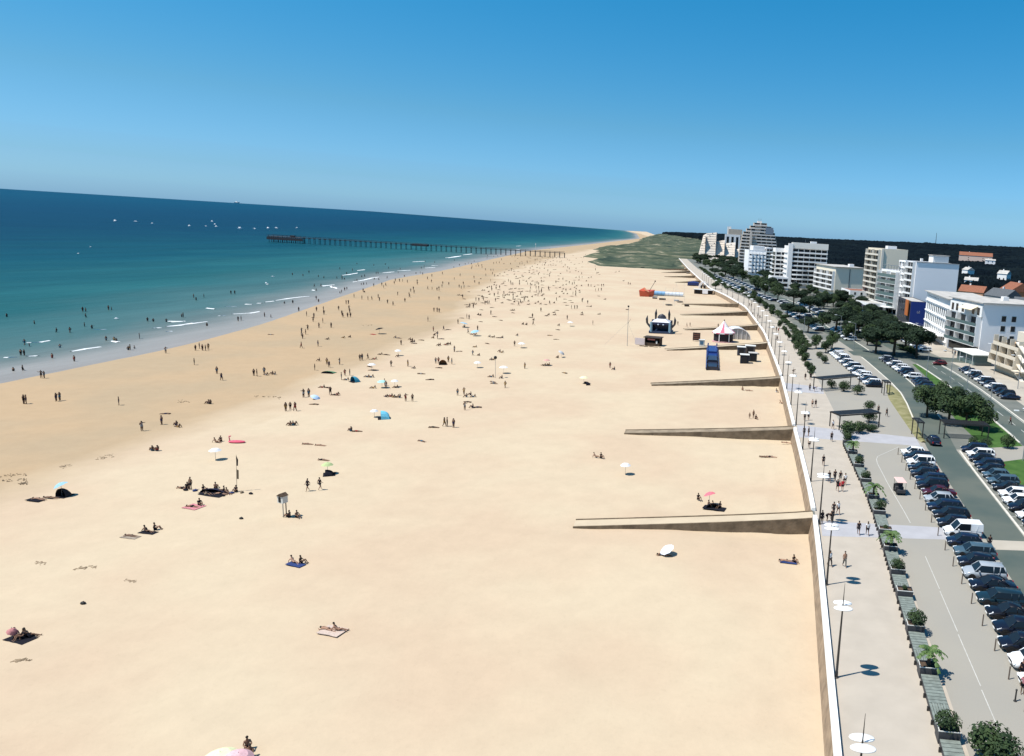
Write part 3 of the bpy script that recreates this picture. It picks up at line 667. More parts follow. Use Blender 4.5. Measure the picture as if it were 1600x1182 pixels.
# white low houses with a terracotta terrace
b = building('low white house with a terracotta terrace roof in front of the cream block', 35, 425, 12, 13, 18, 6.5, WHITE, 'house', .4, tile_red)
wins(b, 'S', 13, 18, 1, 12, .8, 3, 2, 3, 1, 1.3); wins(b, 'W', 13, 18, 1, 17, .8, 3, 2, 4, 1.2, 1.4)
b = building('row of low white shops with a long flat awning below the cream tower', 40, 372, 16, 9, 30, 4.4, WHITE, 'shop', .3)
for i in range(8): bx('shop_window', b, glass_dk, (-.03, 2+i*3.7, 1.6), (.08, 3, 2.4))
bx('awning', b, mat('awning_dark', (.04, .045, .07), .8), (-1.4, 15, 3.3), (2.8, 28, .16)); wins(b, 'S', 9, 30, .5, 8.5, .6, 3, 1, 2, 2, 2)
# striped white block, balconies towards the camera
b = building('white block striped by eight long dark balconies under a deep white top band', -1, 520, 8, 27, 18, 27.6, WHITE, 'apartment block', .2)
bx('top_band', b, facade_m, (14.6, -.9, 28.4), (24.8, 1.8, 3.8), color=(.78, .75, .68))
balc(b, 'S', 27, 18, 3.2, 26.8, 2.8, 2.95, 8, 6, WHITE, 1.8, 'solid', 0)
bx('end_pier', b, facade_m, (1.6, -1.2, 14.5), (3, 2.6, 30), color=WHITE)
for k in range(4):
    cb = MB(); cb.lathe([(4.2, 0), (4.4, .1), (4.4, .95), (4.2, .95), (4.2, 0)], 20, (8.5, -1.6, 2.6+k*2.95), 1.2, .55, math.pi, 2*math.pi)
    obj('curved_balcony', (cb, facade_m), b, color=WHITE)
for k in range(7): bx('floor_band', b, facade_m, (-.3, 9, 3+k*3.4), (.6, 17, .5), color=WHITE)
bx('roof_antenna', b, metal_gr, (12, 3, 31), (.12, .12, 3)); bx('rooftop_box', b, facade_m, (18, 6, 30.6), (4, 3, 1.8), color=GREYW)
lw = MB()
lw.add([(27.2, -.5, 14), (33, -2, 10), (33, 10, 10), (27.2, 10, 14), (27.2, -.5, 13.5), (33, -2, 9.5), (33, 10, 9.5), (27.2, 10, 13.5)], [(0, 1, 2, 3), (7, 6, 5, 4), (0, 4, 5, 1), (1, 5, 6, 2)])
obj('sloping_canopy', (lw, facade_m), b, color=GREYW)
b = building('narrow block of dark balconies squeezed left of the striped white block', -9.4, 536, 9, 8, 14, 25.2, WHITE, 'apartment block', .4)
balc(b, 'S', 8, 14, .4, 7.6, 2.6, 2.95, 7, 2, WHITE, 1.3, 'solid', 0)
balc(b, 'W', 8, 14, .4, 13.6, 2.6, 2.95, 7, 3, WHITE, 1.3, 'solid', 0)
b = building('white two tier pavilion below the narrow balcony block', -10, 492, 9, 11, 16, 7.2, WHITE, 'building', .9)
balc(b, 'S', 11, 16, .4, 10.6, 1.4, 3, 2, 3, WHITE, 1.5); wins(b, 'W', 11, 16, 1, 15, .6, 3.2, 2, 4, 1.4, 1.4)
# white sawtooth block
b = building('brilliant white block with sawtooth balconies left of the striped block', -33.6, 648, 14, 20, 20, 20.5, (.80, .80, .80), 'apartment block', .4)
for k in range(6):
    for i in range(5):
        st = MB().prism([(i*2.9+.2, 0), (i*2.9+2.7, 0), (i*2.9+2.7, -1.5)], 2.6+k*3.0, 4.3+k*3.0); obj('balcony', (st, facade_m), b, color=(.8, .8, .8))
        if (i+k) % 2: bx('window', b, glass_dk, (i*2.9+1.4, -.03, 2+k*3.0), (1.2, .08, 1.1))
bx('upper_storey', b, facade_m, (9, 10, 22.2), (10, 14, 4.4), color=(.8, .8, .8))
balc(b, 'S', 20, 20, 15, 19.8, 2.6, 2.9, 7, 2, (.7, .72, .7), 1.6, 'solid', 0)
bx('upper_storey', b, facade_m, (17.4, 10, 22.2), (5, 16, 3), color=(.8, .8, .8))

# stepped tower behind
b = thing('building', 'tall stepped pyramid shaped apartment tower banded with balconies', 'tower block', (-49, 758, 0), R(6))
prof = [(0, 38)]*5 + [(.3, 37.6), (.6, 37), (1, 37), (1.2, 36.6), (1.5, 36), (2, 35), (3, 34.4), (6, 33), (9.5, 30.5), (13, 26)]
for k, (a, c_) in enumerate(prof):
    z = k*3.02
    bx('storey', b, facade_m, ((a+c_)/2, 11, z+1.5), (c_-a, 20-k*.6, 3.0), color=TAN if k % 2 else (.52, .46, .40))
    bx('balcony_slab', b, facade_m, ((a+c_)/2, .4+k*.3, z+.45), (c_-a-.4, 1.8, 1.0), color=(.66, .63, .60))
    nb = max(2, int((c_-a)/4.5))
    for i in range(nb):
        if 2 < i/nb*10 < 4: continue
        bx('window', b, glass_dk, (a+(c_-a)*(i+.5)/nb, .96+k*.3, z+2.15), ((c_-a)/nb*.8, .1, 1.3))
bx('lift_shaft', b, facade_m, (10.5, .2, 19), (2.2, 2.4, 36), color=(.58, .52, .46))
bx('rooftop_box', b, facade_m, (18.5, 9, 46), (4.5, 5, 2.2), color=WHITE)
for x in (17.5, 19, 20): bx('antenna', b, metal_gr, (x, 9, 48), (.2, .2, 3))
bx('side_panel', b, mat('blue_grey_panel', (.16, .21, .27), .6), (28.5, 3.2, 38), (7.5, .5, 6.5))
b = building('pale arched building between the sloping block and the stepped tower', -85, 1010, 6, 20, 16, 31, WHITE, 'building', 1)
for k in range(3): bx('dark_opening', b, glass_dk, (3.6+k*6.2, -.03, 17), (3.1, .1, 24))
bx('sloping_roof', b, facade_m, (13, 6, 35), (18, 11, 8), color=TAN); bx('rooftop_box', b, facade_m, (5, 6, 37), (5, 6, 10), color=WHITE)

# sloping beige block
b = thing('building', 'beige apartment block with a steep slanted front stepping down to the right', 'apartment block', (-113, 950, 0), R(4))
segs = [(0, 9, 31, 34), (9, 22, 33.5, 33), (22, 33, 24.5, 30), (33, 46, 22.5, 26), (46, 60, 16, 22)]
for i, (x0, x1, h, dp) in enumerate(segs):
    t0 = 5.5 if i == 0 else 0
    m_ = MB().add([(x0, 0, -1), (x1, 0, -1), (x1, dp+5, -1), (x0, dp+5, -1), (x0+t0, 13, h-2), (x1, 13, h), (x1, dp, h), (x0+t0, dp, h-2)],
                  [(0, 1, 5, 4), (1, 2, 6, 5), (2, 3, 7, 6), (3, 0, 4, 7), (4, 5, 6, 7)])
    obj('slanted_wing', (m_, facade_m), b, color=(.66, .59, .51) if i % 2 else (.68, .59, .50))
    nf = int(h/3)
    for k in range(nf):
        z = 2+k*3; yy_ = 13*(z+1)/(h+1)
        bx('terrace_lip', b, facade_m, ((x0+x1)/2+(t0*(z/h))/2, yy_-.35, z-.7), (x1-x0-.8-t0*z/h, .35, .16), color=(.66, .59, .51))
        for j in range(int((x1-x0)/3.2)):
            if (j*7+k*3+i) % 5 < 1: bx('window', b, slate_m, (x0+t0*z/h+1.5+j*3.1, yy_-.25, z+.2), (.9, .5, .8))
    bx('party_wall', b, facade_m, (x1-.15, 9, h*.5-1), (.25, 13, h-4), color=(.40, .34, .29))

# right edge: stepped terraces and a glazed café
b = building('cream building with zigzag stairs and stacked terraces at the right edge', 64.3, 206, 12, 20, 15, 8.2, (.62, .54, .40), 'building', .4)
for k in range(3):
    balc(b, 'W', 20, 15, .4, 14.6, 2.4+k*2.6, 2.6, 1, 3, (.66, .58, .46), 1.4+.5*(2-k), 'solid', 3)
    bx('terrace', b, facade_m, (1.5+k*2.4, -1.2, 2.4+k*2.6), (9, 2.4, .3), color=(.66, .58, .46)); bx('window', b, glass_dk, (4+k*2, -.05, 1.3+k*2.6), (5, .1, 1.8))
bx('upper_storey', b, facade_m, (12, 8, 9.9), (14, 11, 3.2), color=(.62, .56, .46)); bx('awning', b, mat('awning_orange', (.55, .30, .12), .8), (1.5, 6, 8.9), (3, 6, .15))
for k in range(4):
    st = MB().add([(-1.6, -3, k*2.5), (-1.6, 2, k*2.5+2.4), (-.4, 2, k*2.5+2.4), (-.4, -3, k*2.5), (-1.6, -3, k*2.5-.3), (-1.6, 2, k*2.5+2.1), (-.4, 2, k*2.5+2.1), (-.4, -3, k*2.5-.3)], [(0, 3, 2, 1), (4, 5, 6, 7), (0, 1, 5, 4), (2, 3, 7, 6)])
    obj('stair', (st, facade_m), b, color=(.66, .6, .5))
b = thing('cafe_pavilion', 'glazed café pavilion with a flat white roof below the glass balcony hotel', 'café', (56.5, 226, 0), R(14))
bx('roof', b, facade_m, (2.6, 5, 3.2), (7.6, 13, .28), color=(.78, .78, .72)); bx('glazing', b, glass_gr, (2.6, 5, 1.55), (5.6, 11, 3.0))
for x in (-1, 6.2):
    for y in (-1, 3, 7, 11): bx('column', b, rim_pale, (x, y, 1.5), (.14, .14, 3.1))
b = thing('cafe_pavilion', 'long white canopy over crowded café tables beside the big dark pines', 'café', (47.5, 283, 0), R(10))
bx('roof', b, facade_m, (3, 10, 3.3), (6.5, 24, .25), color=(.78, .77, .72)); bx('glazing', b, glass_dk, (4.6, 10, 1.6), (3, 22, 3.1))
for y in (-1, 4, 9, 14, 19, 21.5): bx('column', b, rim_pale, (0, y, 1.6), (.14, .14, 3.2))

# gabled houses among the trees
def house(lab, x, y, ang, w, l, h, wc, rm, z=0):
    if z > 1:      # among the trees: stand it on the wooded slope
        h += 2.5; z -= 2.5
    b = thing('house', lab, 'house', (x, y, z), R(ang))
    dp = 1 if z <= 0 else z+1
    bx('wall', b, facade_m, (0, 0, (h-dp)/2), (w, l, h+dp), color=wc)
    g = MB().add([(-w/2-.4, -l/2-.4, h), (w/2+.4, -l/2-.4, h), (w/2+.4, l/2+.4, h), (-w/2-.4, l/2+.4, h), (0, -l/2-.4, h+w*.36), (0, l/2+.4, h+w*.36)], [(0, 1, 4), (2, 3, 5), (1, 2, 5, 4), (3, 0, 4, 5), (0, 3, 2, 1)])
    rf = obj('roof', (g, rm), b); bx('chimney', rf, facade_m, (w*.22, l*.2, h+w*.36), (.8, .8, 1.6), color=WHITE)
    for s_ in (-1, 1):
        for k in range(max(1, int(h/3.2))):
            bx('window', b, glass_dk, (s_*w*.22, -l/2-.03, 1.6+k*3), (1.1, .08, 1.3)); bx('window', b, glass_dk, (-w/2-.03, s_*l*.22, 1.6+k*3), (.08, 1.1, 1.3))
    return b
house('dark slate gabled house in front of the orange walled one at the right edge', 113, 408, 25, 11, 16, 10, GREY, slate_m)
house('orange walled house with a red tile roof at the far right edge', 126, 432, 10, 13, 14, 12, (.52, .20, .09), tile_red)
house('slate roofed house nearest the hotel roof at the right edge', 119, 372, 80, 12, 20, 8, GREYW, slate_m)
house('house with a salmon tile roof behind the slate roofed ones', 108, 452, 60, 10, 14, 9, (.55, .33, .2), tile_red)
for lab, px, py, Y, w, l, h, wc, rm, a in (
    ('long pink roofed house standing out of the dark forest', 1524, 404.5, 1150, 46, 16, 5, (.66, .5, .42), tile_red, 80),
    ('small white house low in the forest right of the blank gable', 1512, 431, 700, 9, 7, 6, WHITE, roof_m, 20),
    ('tiny white house amid trees above the slate roofs', 1568, 438, 640, 8, 8, 6, WHITE, roof_m, 50),
    ('little bright roofed house beneath the small white forest house', 1517, 447, 560, 9, 6, 5, WHITE, roof_m, 70),
    ('pale shed under the long pink roofed house', 1547, 411, 1000, 12, 5, 4, GREYW, roof_m, 80)):
    x, y, _ = ray(px, py); X_ = x*Y/y; house(lab, X_, Y, a, min(w, l) if w < 40 else 14, max(w, l), h, wc, rm, Z_AT(px, py, Y)-1)
m_ = MB(); x, y, _ = ray(1462, 380); X_ = x*2500/y
m_.tube((0, 0, 20), (0, 0, Z_AT(1462, 364, 2500)), 1.3, .5, 5); tag(obj('radio_mast', (m_, metal_dk), None, (X_, 2500, 0)), 'thin radio mast rising from the forest skyline', 'mast')
# ------------------------------------------------------------------ trees, shrubs, palms
def leaf_cloud(blobs, per_m2, size, rnd, flat=1.0):
    """many small leaf-sized faces spread through and over the lobes of a crown"""
    mb = MB()
    for (cx_, cy_, cz_, rx, ry_, rz_) in blobs:
        area = 4*math.pi*((rx*ry_+rx*rz_+ry_*rz_)/3); k = int(area*per_m2)
        for _ in range(k):
            while True:
                d = Vector((rnd.gauss(0, 1), rnd.gauss(0, 1), rnd.gauss(0, 1)))
                if d.length > .1: break
            d.normalize(); r = rnd.uniform(.55, 1.06) if rnd.random() < .45 else rnd.uniform(.88, 1.08)
            if d.z < -.35 and rnd.random() < .5: continue
            p = Vector((cx_+d.x*rx*r, cy_+d.y*ry_*r, cz_+d.z*rz_*r))
            nrm = (d + Vector((rnd.uniform(-.7, .7), rnd.uniform(-.7, .7), rnd.uniform(-.3, .9)))).normalized()
            a = nrm.orthogonal().normalized(); a.rotate(Matrix.Rotation(rnd.uniform(0, 6.28), 3, nrm)); b = nrm.cross(a)
            s_ = size*rnd.uniform(.6, 1.35)
            mb.quad(p-a*s_, p+b*s_*.55, p+a*s_, p-b*s_*.55)
    return mb
def tree_meshes(kind, seed):
    rnd = random.Random(seed); t = MB(); blobs = []
    if kind == 'pine':      # spreading umbrella pine about 9 m tall
        t.tube((0, 0, -.2), (.3, .1, 4.0), .34, .24, 8)
        for i in range(7):
            a = i*.9+rnd.uniform(-.3, .3); r = rnd.uniform(1.6, 3.6); z = rnd.uniform(4.6, 7.2)
            t.tube((.3, .1, 3.6+rnd.uniform(0, .6)), (r*math.cos(a), r*math.sin(a), z), .16, .05, 5)
            blobs.append((r*math.cos(a), r*math.sin(a), z+.2, rnd.uniform(1.5, 2.3), rnd.uniform(1.5, 2.3), rnd.uniform(.8, 1.3)))
        blobs += [(0, 0, 7.2, 2.6, 2.6, 1.3), (1.2, .8, 6.0, 2.4, 2.2, 1.3), (-1, -.8, 5.6, 2.4, 2.4, 1.3)]
        return t, leaf_cloud(blobs, 13, .30, rnd), foliage_dk
    if kind == 'oak':       # rounded dark evergreen about 7 m tall
        t.tube((0, 0, -.2), (0, .1, 2.2), .26, .18, 7)
        for i in range(8):
            a = i*.8+rnd.uniform(-.3, .3); r = rnd.uniform(.6, 2.0); z = rnd.uniform(2.3, 5.6)
            t.tube((0, .1, 2.2), (r*math.cos(a), r*math.sin(a), z), .12, .04, 5)
            blobs.append((r*math.cos(a), r*math.sin(a), z, rnd.uniform(1.1, 1.7), rnd.uniform(1.1, 1.7), rnd.uniform(.9, 1.4)))
        return t, leaf_cloud(blobs, 17, .24, rnd), foliage
    if kind == 'bush':
        for i in range(6):
            a = rnd.uniform(0, 6.3); r = rnd.uniform(0, .55)
            t.tube((0, 0, 0), (r*math.cos(a), r*math.sin(a), .7), .035, .015, 4)
            blobs.append((r*math.cos(a), r*math.sin(a), rnd.uniform(.55, 1.0), rnd.uniform(.4, .65), rnd.uniform(.4, .65), rnd.uniform(.35, .55)))
        return t, leaf_cloud(blobs, 60, .085, rnd), foliage
TREES = {}
def tree(kind, x, y, sc, lab, group, cat='tree', z=0, name=None):
    seed = random.randint(0, 2)
    if (kind, seed) not in TREES:
        t, f, m = tree_meshes(kind, seed*17+3); TREES[kind, seed] = (t.mesh('trunk', bark), f.mesh('crown', m))
    tm, fm_ = TREES[kind, seed]
    o = thing(name or {'pine': 'pine_tree', 'oak': 'evergreen_tree', 'bush': 'shrub'}[kind], lab, cat, (x, y, z), random.uniform(0, 6.28), group, scale=sc)
    obj('trunk' if kind != 'bush' else 'stem', tm, o); obj('crown' if kind != 'bush' else 'foliage', fm_, o)
    return o
def at(px, py): return P(px, py, 0)

def px_tree(kind, px, base, top, lab, group, rad=None, **k):
    """a tree whose foot stands at (px, base) and whose crown tops out at the given row"""
    x, y = P(px, base, 0); hh = max(1, Z_AT(px, top, y))
    full = {'pine': 8.5, 'oak': 7.0, 'bush': 1.5}[kind]
    return tree(kind, x, y, (rad or hh/full, rad or hh/full, hh/full), lab, group, **k)
for a in ((1396, 556, 502, 'broad dark umbrella pine spreading beside the café canopy', 1.5), (1432, 560, 512, 'dark umbrella pine leaning against the café canopy pine, on its right', 1.25),
          (1368, 552, 510, 'dark umbrella pine left of the broad café pine', 1.1), (1415, 548, 505, 'dark pine just behind the broad café pine', 1.2)):
    px_tree('pine', a[0], a[1], a[2], a[3], 'pines beside the café canopy', a[4])
for a in ((1448, 652, 597, 'dark evergreen at the left end of the lawn clump', 1.1), (1482, 662, 600, 'dark evergreen in the middle of the lawn clump', 1.2), (1508, 668, 607, 'dark evergreen right of the middle of the lawn clump', 1.1),
          (1532, 672, 615, 'dark evergreen at the right end of the lawn clump', 1.1), (1465, 640, 590, 'dark evergreen at the back of the lawn clump', .9), (1500, 650, 600, 'dark evergreen behind the middle of the lawn clump', .9)):
    px_tree('oak', a[0], a[1], a[2], a[3], 'evergreens on the lawn', a[4])
k = 0
for px, base, top, r in ((1305, 520, 482, 1.5), (1325, 532, 500, 1.0), (1285, 515, 486, 1.2), (1340, 528, 492, 1.2), (1355, 540, 505, 1.0), (1300, 545, 515, 1.0), (1262, 520, 495, .9),
                         (1275, 545, 520, .9), (1290, 552, 528, .8), (1240, 478, 452, 1.4), (1215, 470, 440, 1.6), (1195, 462, 436, 1.6), (1265, 492, 462, 1.4), (1180, 455, 432, 1.5), (1210, 445, 425, 1.6), (1248, 500, 478, 1.0),
                         (1318, 500, 470, 1.3), (1160, 440, 418, 1.8), (1230, 495, 474, 1.1)):
    px_tree('oak' if k % 3 else 'pine', px, base, top, 'dark bushy tree among the cars below the white blocks, %s up from the roundabout' % ORD[[14, 15][0]*0+k], 'trees among the car parks', r*.85); k += 1
# rounded trees and shrubs on the landward edge of the promenade
kc = 0
for px, base, top, r in sorted(((1218, 514, 498, .42), (1226, 522, 508, .4), (1231, 532, 514, .42), (1240, 541, 520, .48), (1247, 552, 524, .6), (1253, 562, 536, .55), (1257, 570, 548, .45), (1262, 582, 562, .45), (1268, 590, 568, .4), (1186, 478, 462, .6), (1196, 486, 472, .5), (1205, 494, 480, .5), (1177, 472, 452, .7), (1118, 452, 438, .9), (1160, 458, 446, .6)), key=lambda q: -q[1]):
    px_tree('oak', px, base, top, 'dark clipped tree on the landward edge of the promenade, %s in the row' % ORD[kc], 'clipped trees edging the far promenade', r); kc += 1
# belt of pines at the foot of the sloping block, and scattered trees up the coast
rnd = random.Random(5)
for i in range(95):
    y = rnd.uniform(560, 1010); x = WX(y) + rnd.uniform(16, 75)*(1 if y > 650 else .8)
    if 640 < y < 680 and -36 < x < -8: x -= 20
    tree(rnd.choice(['pine', 'oak', 'pine']), x, y, (lambda q: (q*1.5, q*1.5, q))(rnd.uniform(.65, .95)), 'dark pine in the belt of trees at the foot of the sloping beige block', 'pine belt below the sloping block')
for i in range(78):
    y = rnd.uniform(262, 560); x = sinterp(ROAD_R, y) + rnd.uniform(6, 32)
    if y < 300 and x > 40: x -= 12
    if y > 470 and x > -14: x = sinterp(ROAD_R, y) + rnd.uniform(2, 8)
    tree(rnd.choice(['pine', 'oak', 'oak']), x, y, rnd.uniform(.6, 1.05), 'dark tree in the planted strips between the far car parks', 'trees between the far car parks')
for i in range(30):
    x = rnd.uniform(95, 175); y = rnd.uniform(330, 560)
    if abs(x-120) < 14 and 360 < y < 465: x += 40
    tree('oak', x, y, rnd.uniform(1.0, 1.5), 'dark tree in the gardens behind the hotels at the right edge', 'garden trees behind the hotels')
for i in range(74):
    y = 236 + i*6.2; x = WX(y) + rnd.uniform(10.6, 12.2)
    if i % 9 == 8: continue
    tree('oak', x, y, (rnd.uniform(.45, .7), rnd.uniform(.6, .9), rnd.uniform(.22, .5)), 'low dark hedge bush between the far promenade and the car parks', 'hedge along the far promenade', 'hedge', name='hedge')
for i in range(40):
    y = rnd.uniform(236, 330); x = sinterp(ROAD_R, y) + rnd.choice([5.6, 13.5]) + rnd.uniform(-.4, .4)
    tree('oak', x, y, (rnd.uniform(.4, .6), rnd.uniform(.5, .8), rnd.uniform(.2, .35)), 'low green hedge bush between the rows of cars past the roundabout', 'hedges between the far car rows', 'hedge', name='hedge')
px_tree('bush', 1412, 547, 538, 'pale green shrub bed beside the roundabout', None, 3.2, cat='shrub')
for px, base, top, r, lab in ((1330, 700, 655, 2.1, 'left'), (1348, 693, 657, 2.0, 'middle'), (1366, 690, 662, 1.9, 'right')):
    px_tree('bush', px-6, base-16, top, 'broad %s shrub in the planted bed under the dark pergola' % lab, 'shrubs under the pergola', r, cat='shrub')
for px, base, lab in ((1300, 607, 'dark shrub under the far end of the second pergola'), (1318, 612, 'rounded shrub in the middle under the second pergola'), (1340, 617, 'leafy shrub at the near end of the second pergola'), (1356, 642, 'clipped shrub on the planter beside the big pergola'), (1357, 660, 'low dark shrub left of the big pergola post'),
                      (1540, 702, 'pale reedy shrub behind the second row of cars'), (1520, 699, 'reedy shrub at the end of the lawn'), (1574, 700, 'round dark shrub on the lawn by the crossing'), (1280, 560, 'green shrub at the corner of the far car park'), (1288, 568, 'light green shrub beside the far car park corner')):
    x, y = at(px, base); tree('bush', x, y, random.uniform(1.3, 1.8), lab, None, 'shrub')

def palm_mesh(seed, n=16, L=1.5):
    rnd = random.Random(seed); t = MB(); f = MB()
    t.tube((0, 0, 0), (.06, 0, 1.3), .16, .11, 7)
    for i in range(n):
        a = 2*math.pi*i/n+rnd.uniform(-.2, .2); el = rnd.uniform(.1, .95); pts = []; Ln = L*rnd.uniform(.8, 1.15)
        for j in range(6):
            s_ = j/5*Ln; pts.append(Vector((math.cos(a)*s_*math.cos(el), math.sin(a)*s_*math.cos(el), 1.3+s_*math.sin(el)-.42*s_*s_)))
        side = Vector((-math.sin(a), math.cos(a), 0))
        for j in range(5):
            p, q = pts[j], pts[j+1]; w0 = .26*(1-abs(j/5-.35)); 
            for sg in (-1, 1):
                m_ = p.lerp(q, .5); f.quad(p, q, q+side*sg*w0+Vector((0, 0, -.06)), p.lerp(q, .3)+side*sg*w0+Vector((0, 0, -.1)))
                f.quad(m_, m_.lerp(q, .6), m_.lerp(q, .9)+side*sg*w0*1.2+Vector((0, 0, -.12)), m_.lerp(q, .7)+side*sg*w0*1.1+Vector((0, 0, -.14)))
    return t.mesh('trunk', bark), f.mesh('fronds', foliage_lt)
PALM = [palm_mesh(3), palm_mesh(8, 14, 1.7)]
# ------------------------------------------------------------------ slatted benches and planters along the promenade
bench_c = {}
def slat(parent, name, c, d, lab=None): return bx(name, parent, deck_m, c, d)
PLANT = [(41.5, 'none'), (48.9, 'roundbush'), (56.9, 'palm'), (63.6, 'bush'), (70.3, 'low'), (75.2, 'bush'), (81.2, 'palm'), (86.2, 'low'), (92.5, 'bush'), (98.2, 'palm'), (105.2, 'bush'), (112.2, 'bush'), (119.2, 'palm'), (125.6, 'bush')]
words = ['at the bottom edge of the photo', 'nearest', 'second', 'third', 'fourth', 'fifth', 'sixth', 'seventh', 'eighth', 'ninth', 'tenth', 'eleventh', 'twelfth', 'thirteenth']
for i, (y, kind) in enumerate(PLANT):
    x0 = sinterp(WALL, y)+8.2 if y > 95 else 14.0-.5+ (y-50)*.004
    b = thing('planter', '%s dark steel planter box %s, counted up the promenade' % (words[i] if i else 'lowest', {'none': 'without a plant', 'roundbush': 'filled by a round clipped bush', 'palm': 'holding a small palm', 'bush': 'holding a leafy shrub', 'low': 'with a few low stems'}[kind]), 'planter', (x0, y, 0), 0, 'planters along the promenade')
    bx('front_panel', b, planter_m, (0, -.55, .48), (1.5, .08, .95)); bx('back_panel', b, planter_m, (0, .55, .48), (1.5, .08, .95))
    for s_ in (-1, 1): bx('side_panel', b, planter_m, (s_*.72, 0, .48), (.06, 1.02, .95))
    bx('soil', b, bark, (0, 0, .78), (1.38, 1.02, .1)); bx('rim', b, rim_pale, (-.02, -.56, .98), (1.56, .07, .05)); bx('rim', b, rim_pale, (-.73, .0, .98), (.06, 1.1, .05))
    lab = 'growing in the %s planter box of the promenade' % (words[i] if i else 'lowest')
    if kind == 'palm':
        p = thing('palm', 'small green palm '+lab, 'palm', (x0, y, .8), i, 'planter palms'); tm, fm_ = PALM[i % 2]; obj('trunk', tm, p); obj('fronds', fm_, p)
    elif kind in ('bush', 'roundbush'): tree('bush', x0, y, 1.15 if kind == 'roundbush' else random.uniform(.8, 1.1), ('round dark bush ' if kind == 'roundbush' else 'dark shrub ')+lab, 'planter shrubs', 'shrub', .72)
    elif kind == 'low': tree('bush', x0, y, .4, 'sparse low plant '+lab, 'planter shrubs', 'plant', .78)
    if i+1 < len(PLANT):
        yn = PLANT[i+1][0]; a, c_ = y+.72, yn-.72; L = c_-a; x1 = sinterp(WALL, yn)+8.2 if yn > 95 else 14.0-.5+(yn-50)*.004
        bn_ = thing('bench', 'grey slatted bench between the %s and %s planter boxes' % (words[i] if i else 'lowest', words[i+1]), 'bench', ((x0+x1)/2, (a+c_)/2, 0), math.atan2(-(x1-x0), yn-y), 'slatted benches along the promenade')
        half = L*.42
        for q in range(7): slat(bn_, 'slat', (-.6+q*.2, -L/2+half/2, .46+(.03 if q % 2 else 0)), (.17, half, .05))
        nq = max(3, int((L-half)/.42))
        for q in range(nq): slat(bn_, 'slat', (0, -L/2+half+(L-half)*(q+.5)/nq, .48), (1.38, (L-half)/nq-.06, .05))
        bx('side_panel', bn_, planter_m, (.68, 0, .22), (.05, L, .42)); bx('side_panel', bn_, planter_m, (-.66, 0, .22), (.05, L, .36))
        for q in range(4): bx('bracket', bn_, metal_dk, (-.78, -L/2+L*(q+.5)/4, .18), (.18, .12, .36))
tree('bush', 15.8, 47.2, 1.9, 'big round leafy bush at the bottom edge beside the last bench', None, 'shrub')
tree('bush', 16.5, 46.2, 1.7, 'second big leafy bush at the bottom edge of the photo', None, 'shrub')

# ------------------------------------------------------------------ promenade lamps
def lamp_meshes():
    pm = MB(); pm.tube((0, 0, 0), (0, 0, 3.2), .11, .085, 8, False); pm.tube((0, 0, 3.2), (0, 0, 6.3), .085, .055, 8, False); pm.tube((0, 0, 6.3), (0, 0, 8.0), .045, .012, 6)
    base = MB(); base.lathe([(.2, 0), (.2, .06), (.13, .1), (.12, .5), (.11, .52)], 10)
    disc = MB(); disc.lathe([(0, .16), (.35, .14), (.8, .04), (.84, 0), (.84, -.05), (.5, -.08), (0, -.08)], 20, (0, 0, 0), .88, .44)
    arm = MB(); arm.tube((0, -.55, 6.12), (0, .55, 6.12), .035, .035, 6)
    return pm.mesh('pole', metal_dk), base.mesh('base', metal_dk), disc.mesh('lamp_disc', lamp_white, True), arm.mesh('arm', metal_dk)
LM = lamp_meshes()
for k in range(31):
    y = 39+16.35*k; x = WX(y)+.32
    o = thing('promenade_lamp', 'tall lamp with two white oval discs, the %s along the promenade' % (ORD[k] if k else 'lowest one'), 'street lamp', (x, y, 0), 0, 'disc lamps along the promenade')
    obj('pole', LM[0], o); obj('base', LM[1], o); obj('arm', LM[3], o)
    for s_ in (-1, 1): obj('lamp_disc', LM[2], o, (0, s_*.46, 6.15))
# road lamps with a single arm
RL = MB(); RL.tube((0, 0, 0), (0, 0, 8), .10, .06, 7); RLA = MB(); RLA.tube((0, 0, 8), (-1.8, 0, 8.4), .05, .04, 5); RLH = MB().box((-2.1, 0, 8.38), (.8, .3, .14))
RLm = (RL.mesh('pole', metal_gr), RLA.mesh('arm', metal_gr), RLH.mesh('lamp_head', lamp_white))
for px, py, w_ in ((1447, 594, 'left of the lawn clump'), (1484, 600, 'at the middle of the second road'), (1510, 613, 'right of the first lawn lamp'), (1543, 665, 'beside the clump of evergreens'), (1598, 720, 'cut by the right edge at the lawn'), (1420, 552, 'under the café pines'), (1438, 545, 'beside the café pines'), (1553, 585, 'in front of the glazed pavilion'), (1590, 608, 'by the parked cars at the right edge'),
                   (1255, 530, 'among the clipped trees'), (1312, 530, 'among the car park trees'), (1200, 470, 'in the far car park'), (1240, 455, 'below the striped block'), (1150, 430, 'near the far end of the road'), (1334, 545, 'at the roundabout')):
    x, y = at(px, py); o = thing('street_lamp', 'thin grey road lamp standing %s' % w_, 'street lamp', (x, y, 0), random.uniform(-.3, .3), 'grey road lamps')
    for nm, me in zip(('pole', 'arm', 'lamp_head'), RLm): obj(nm, me, o)
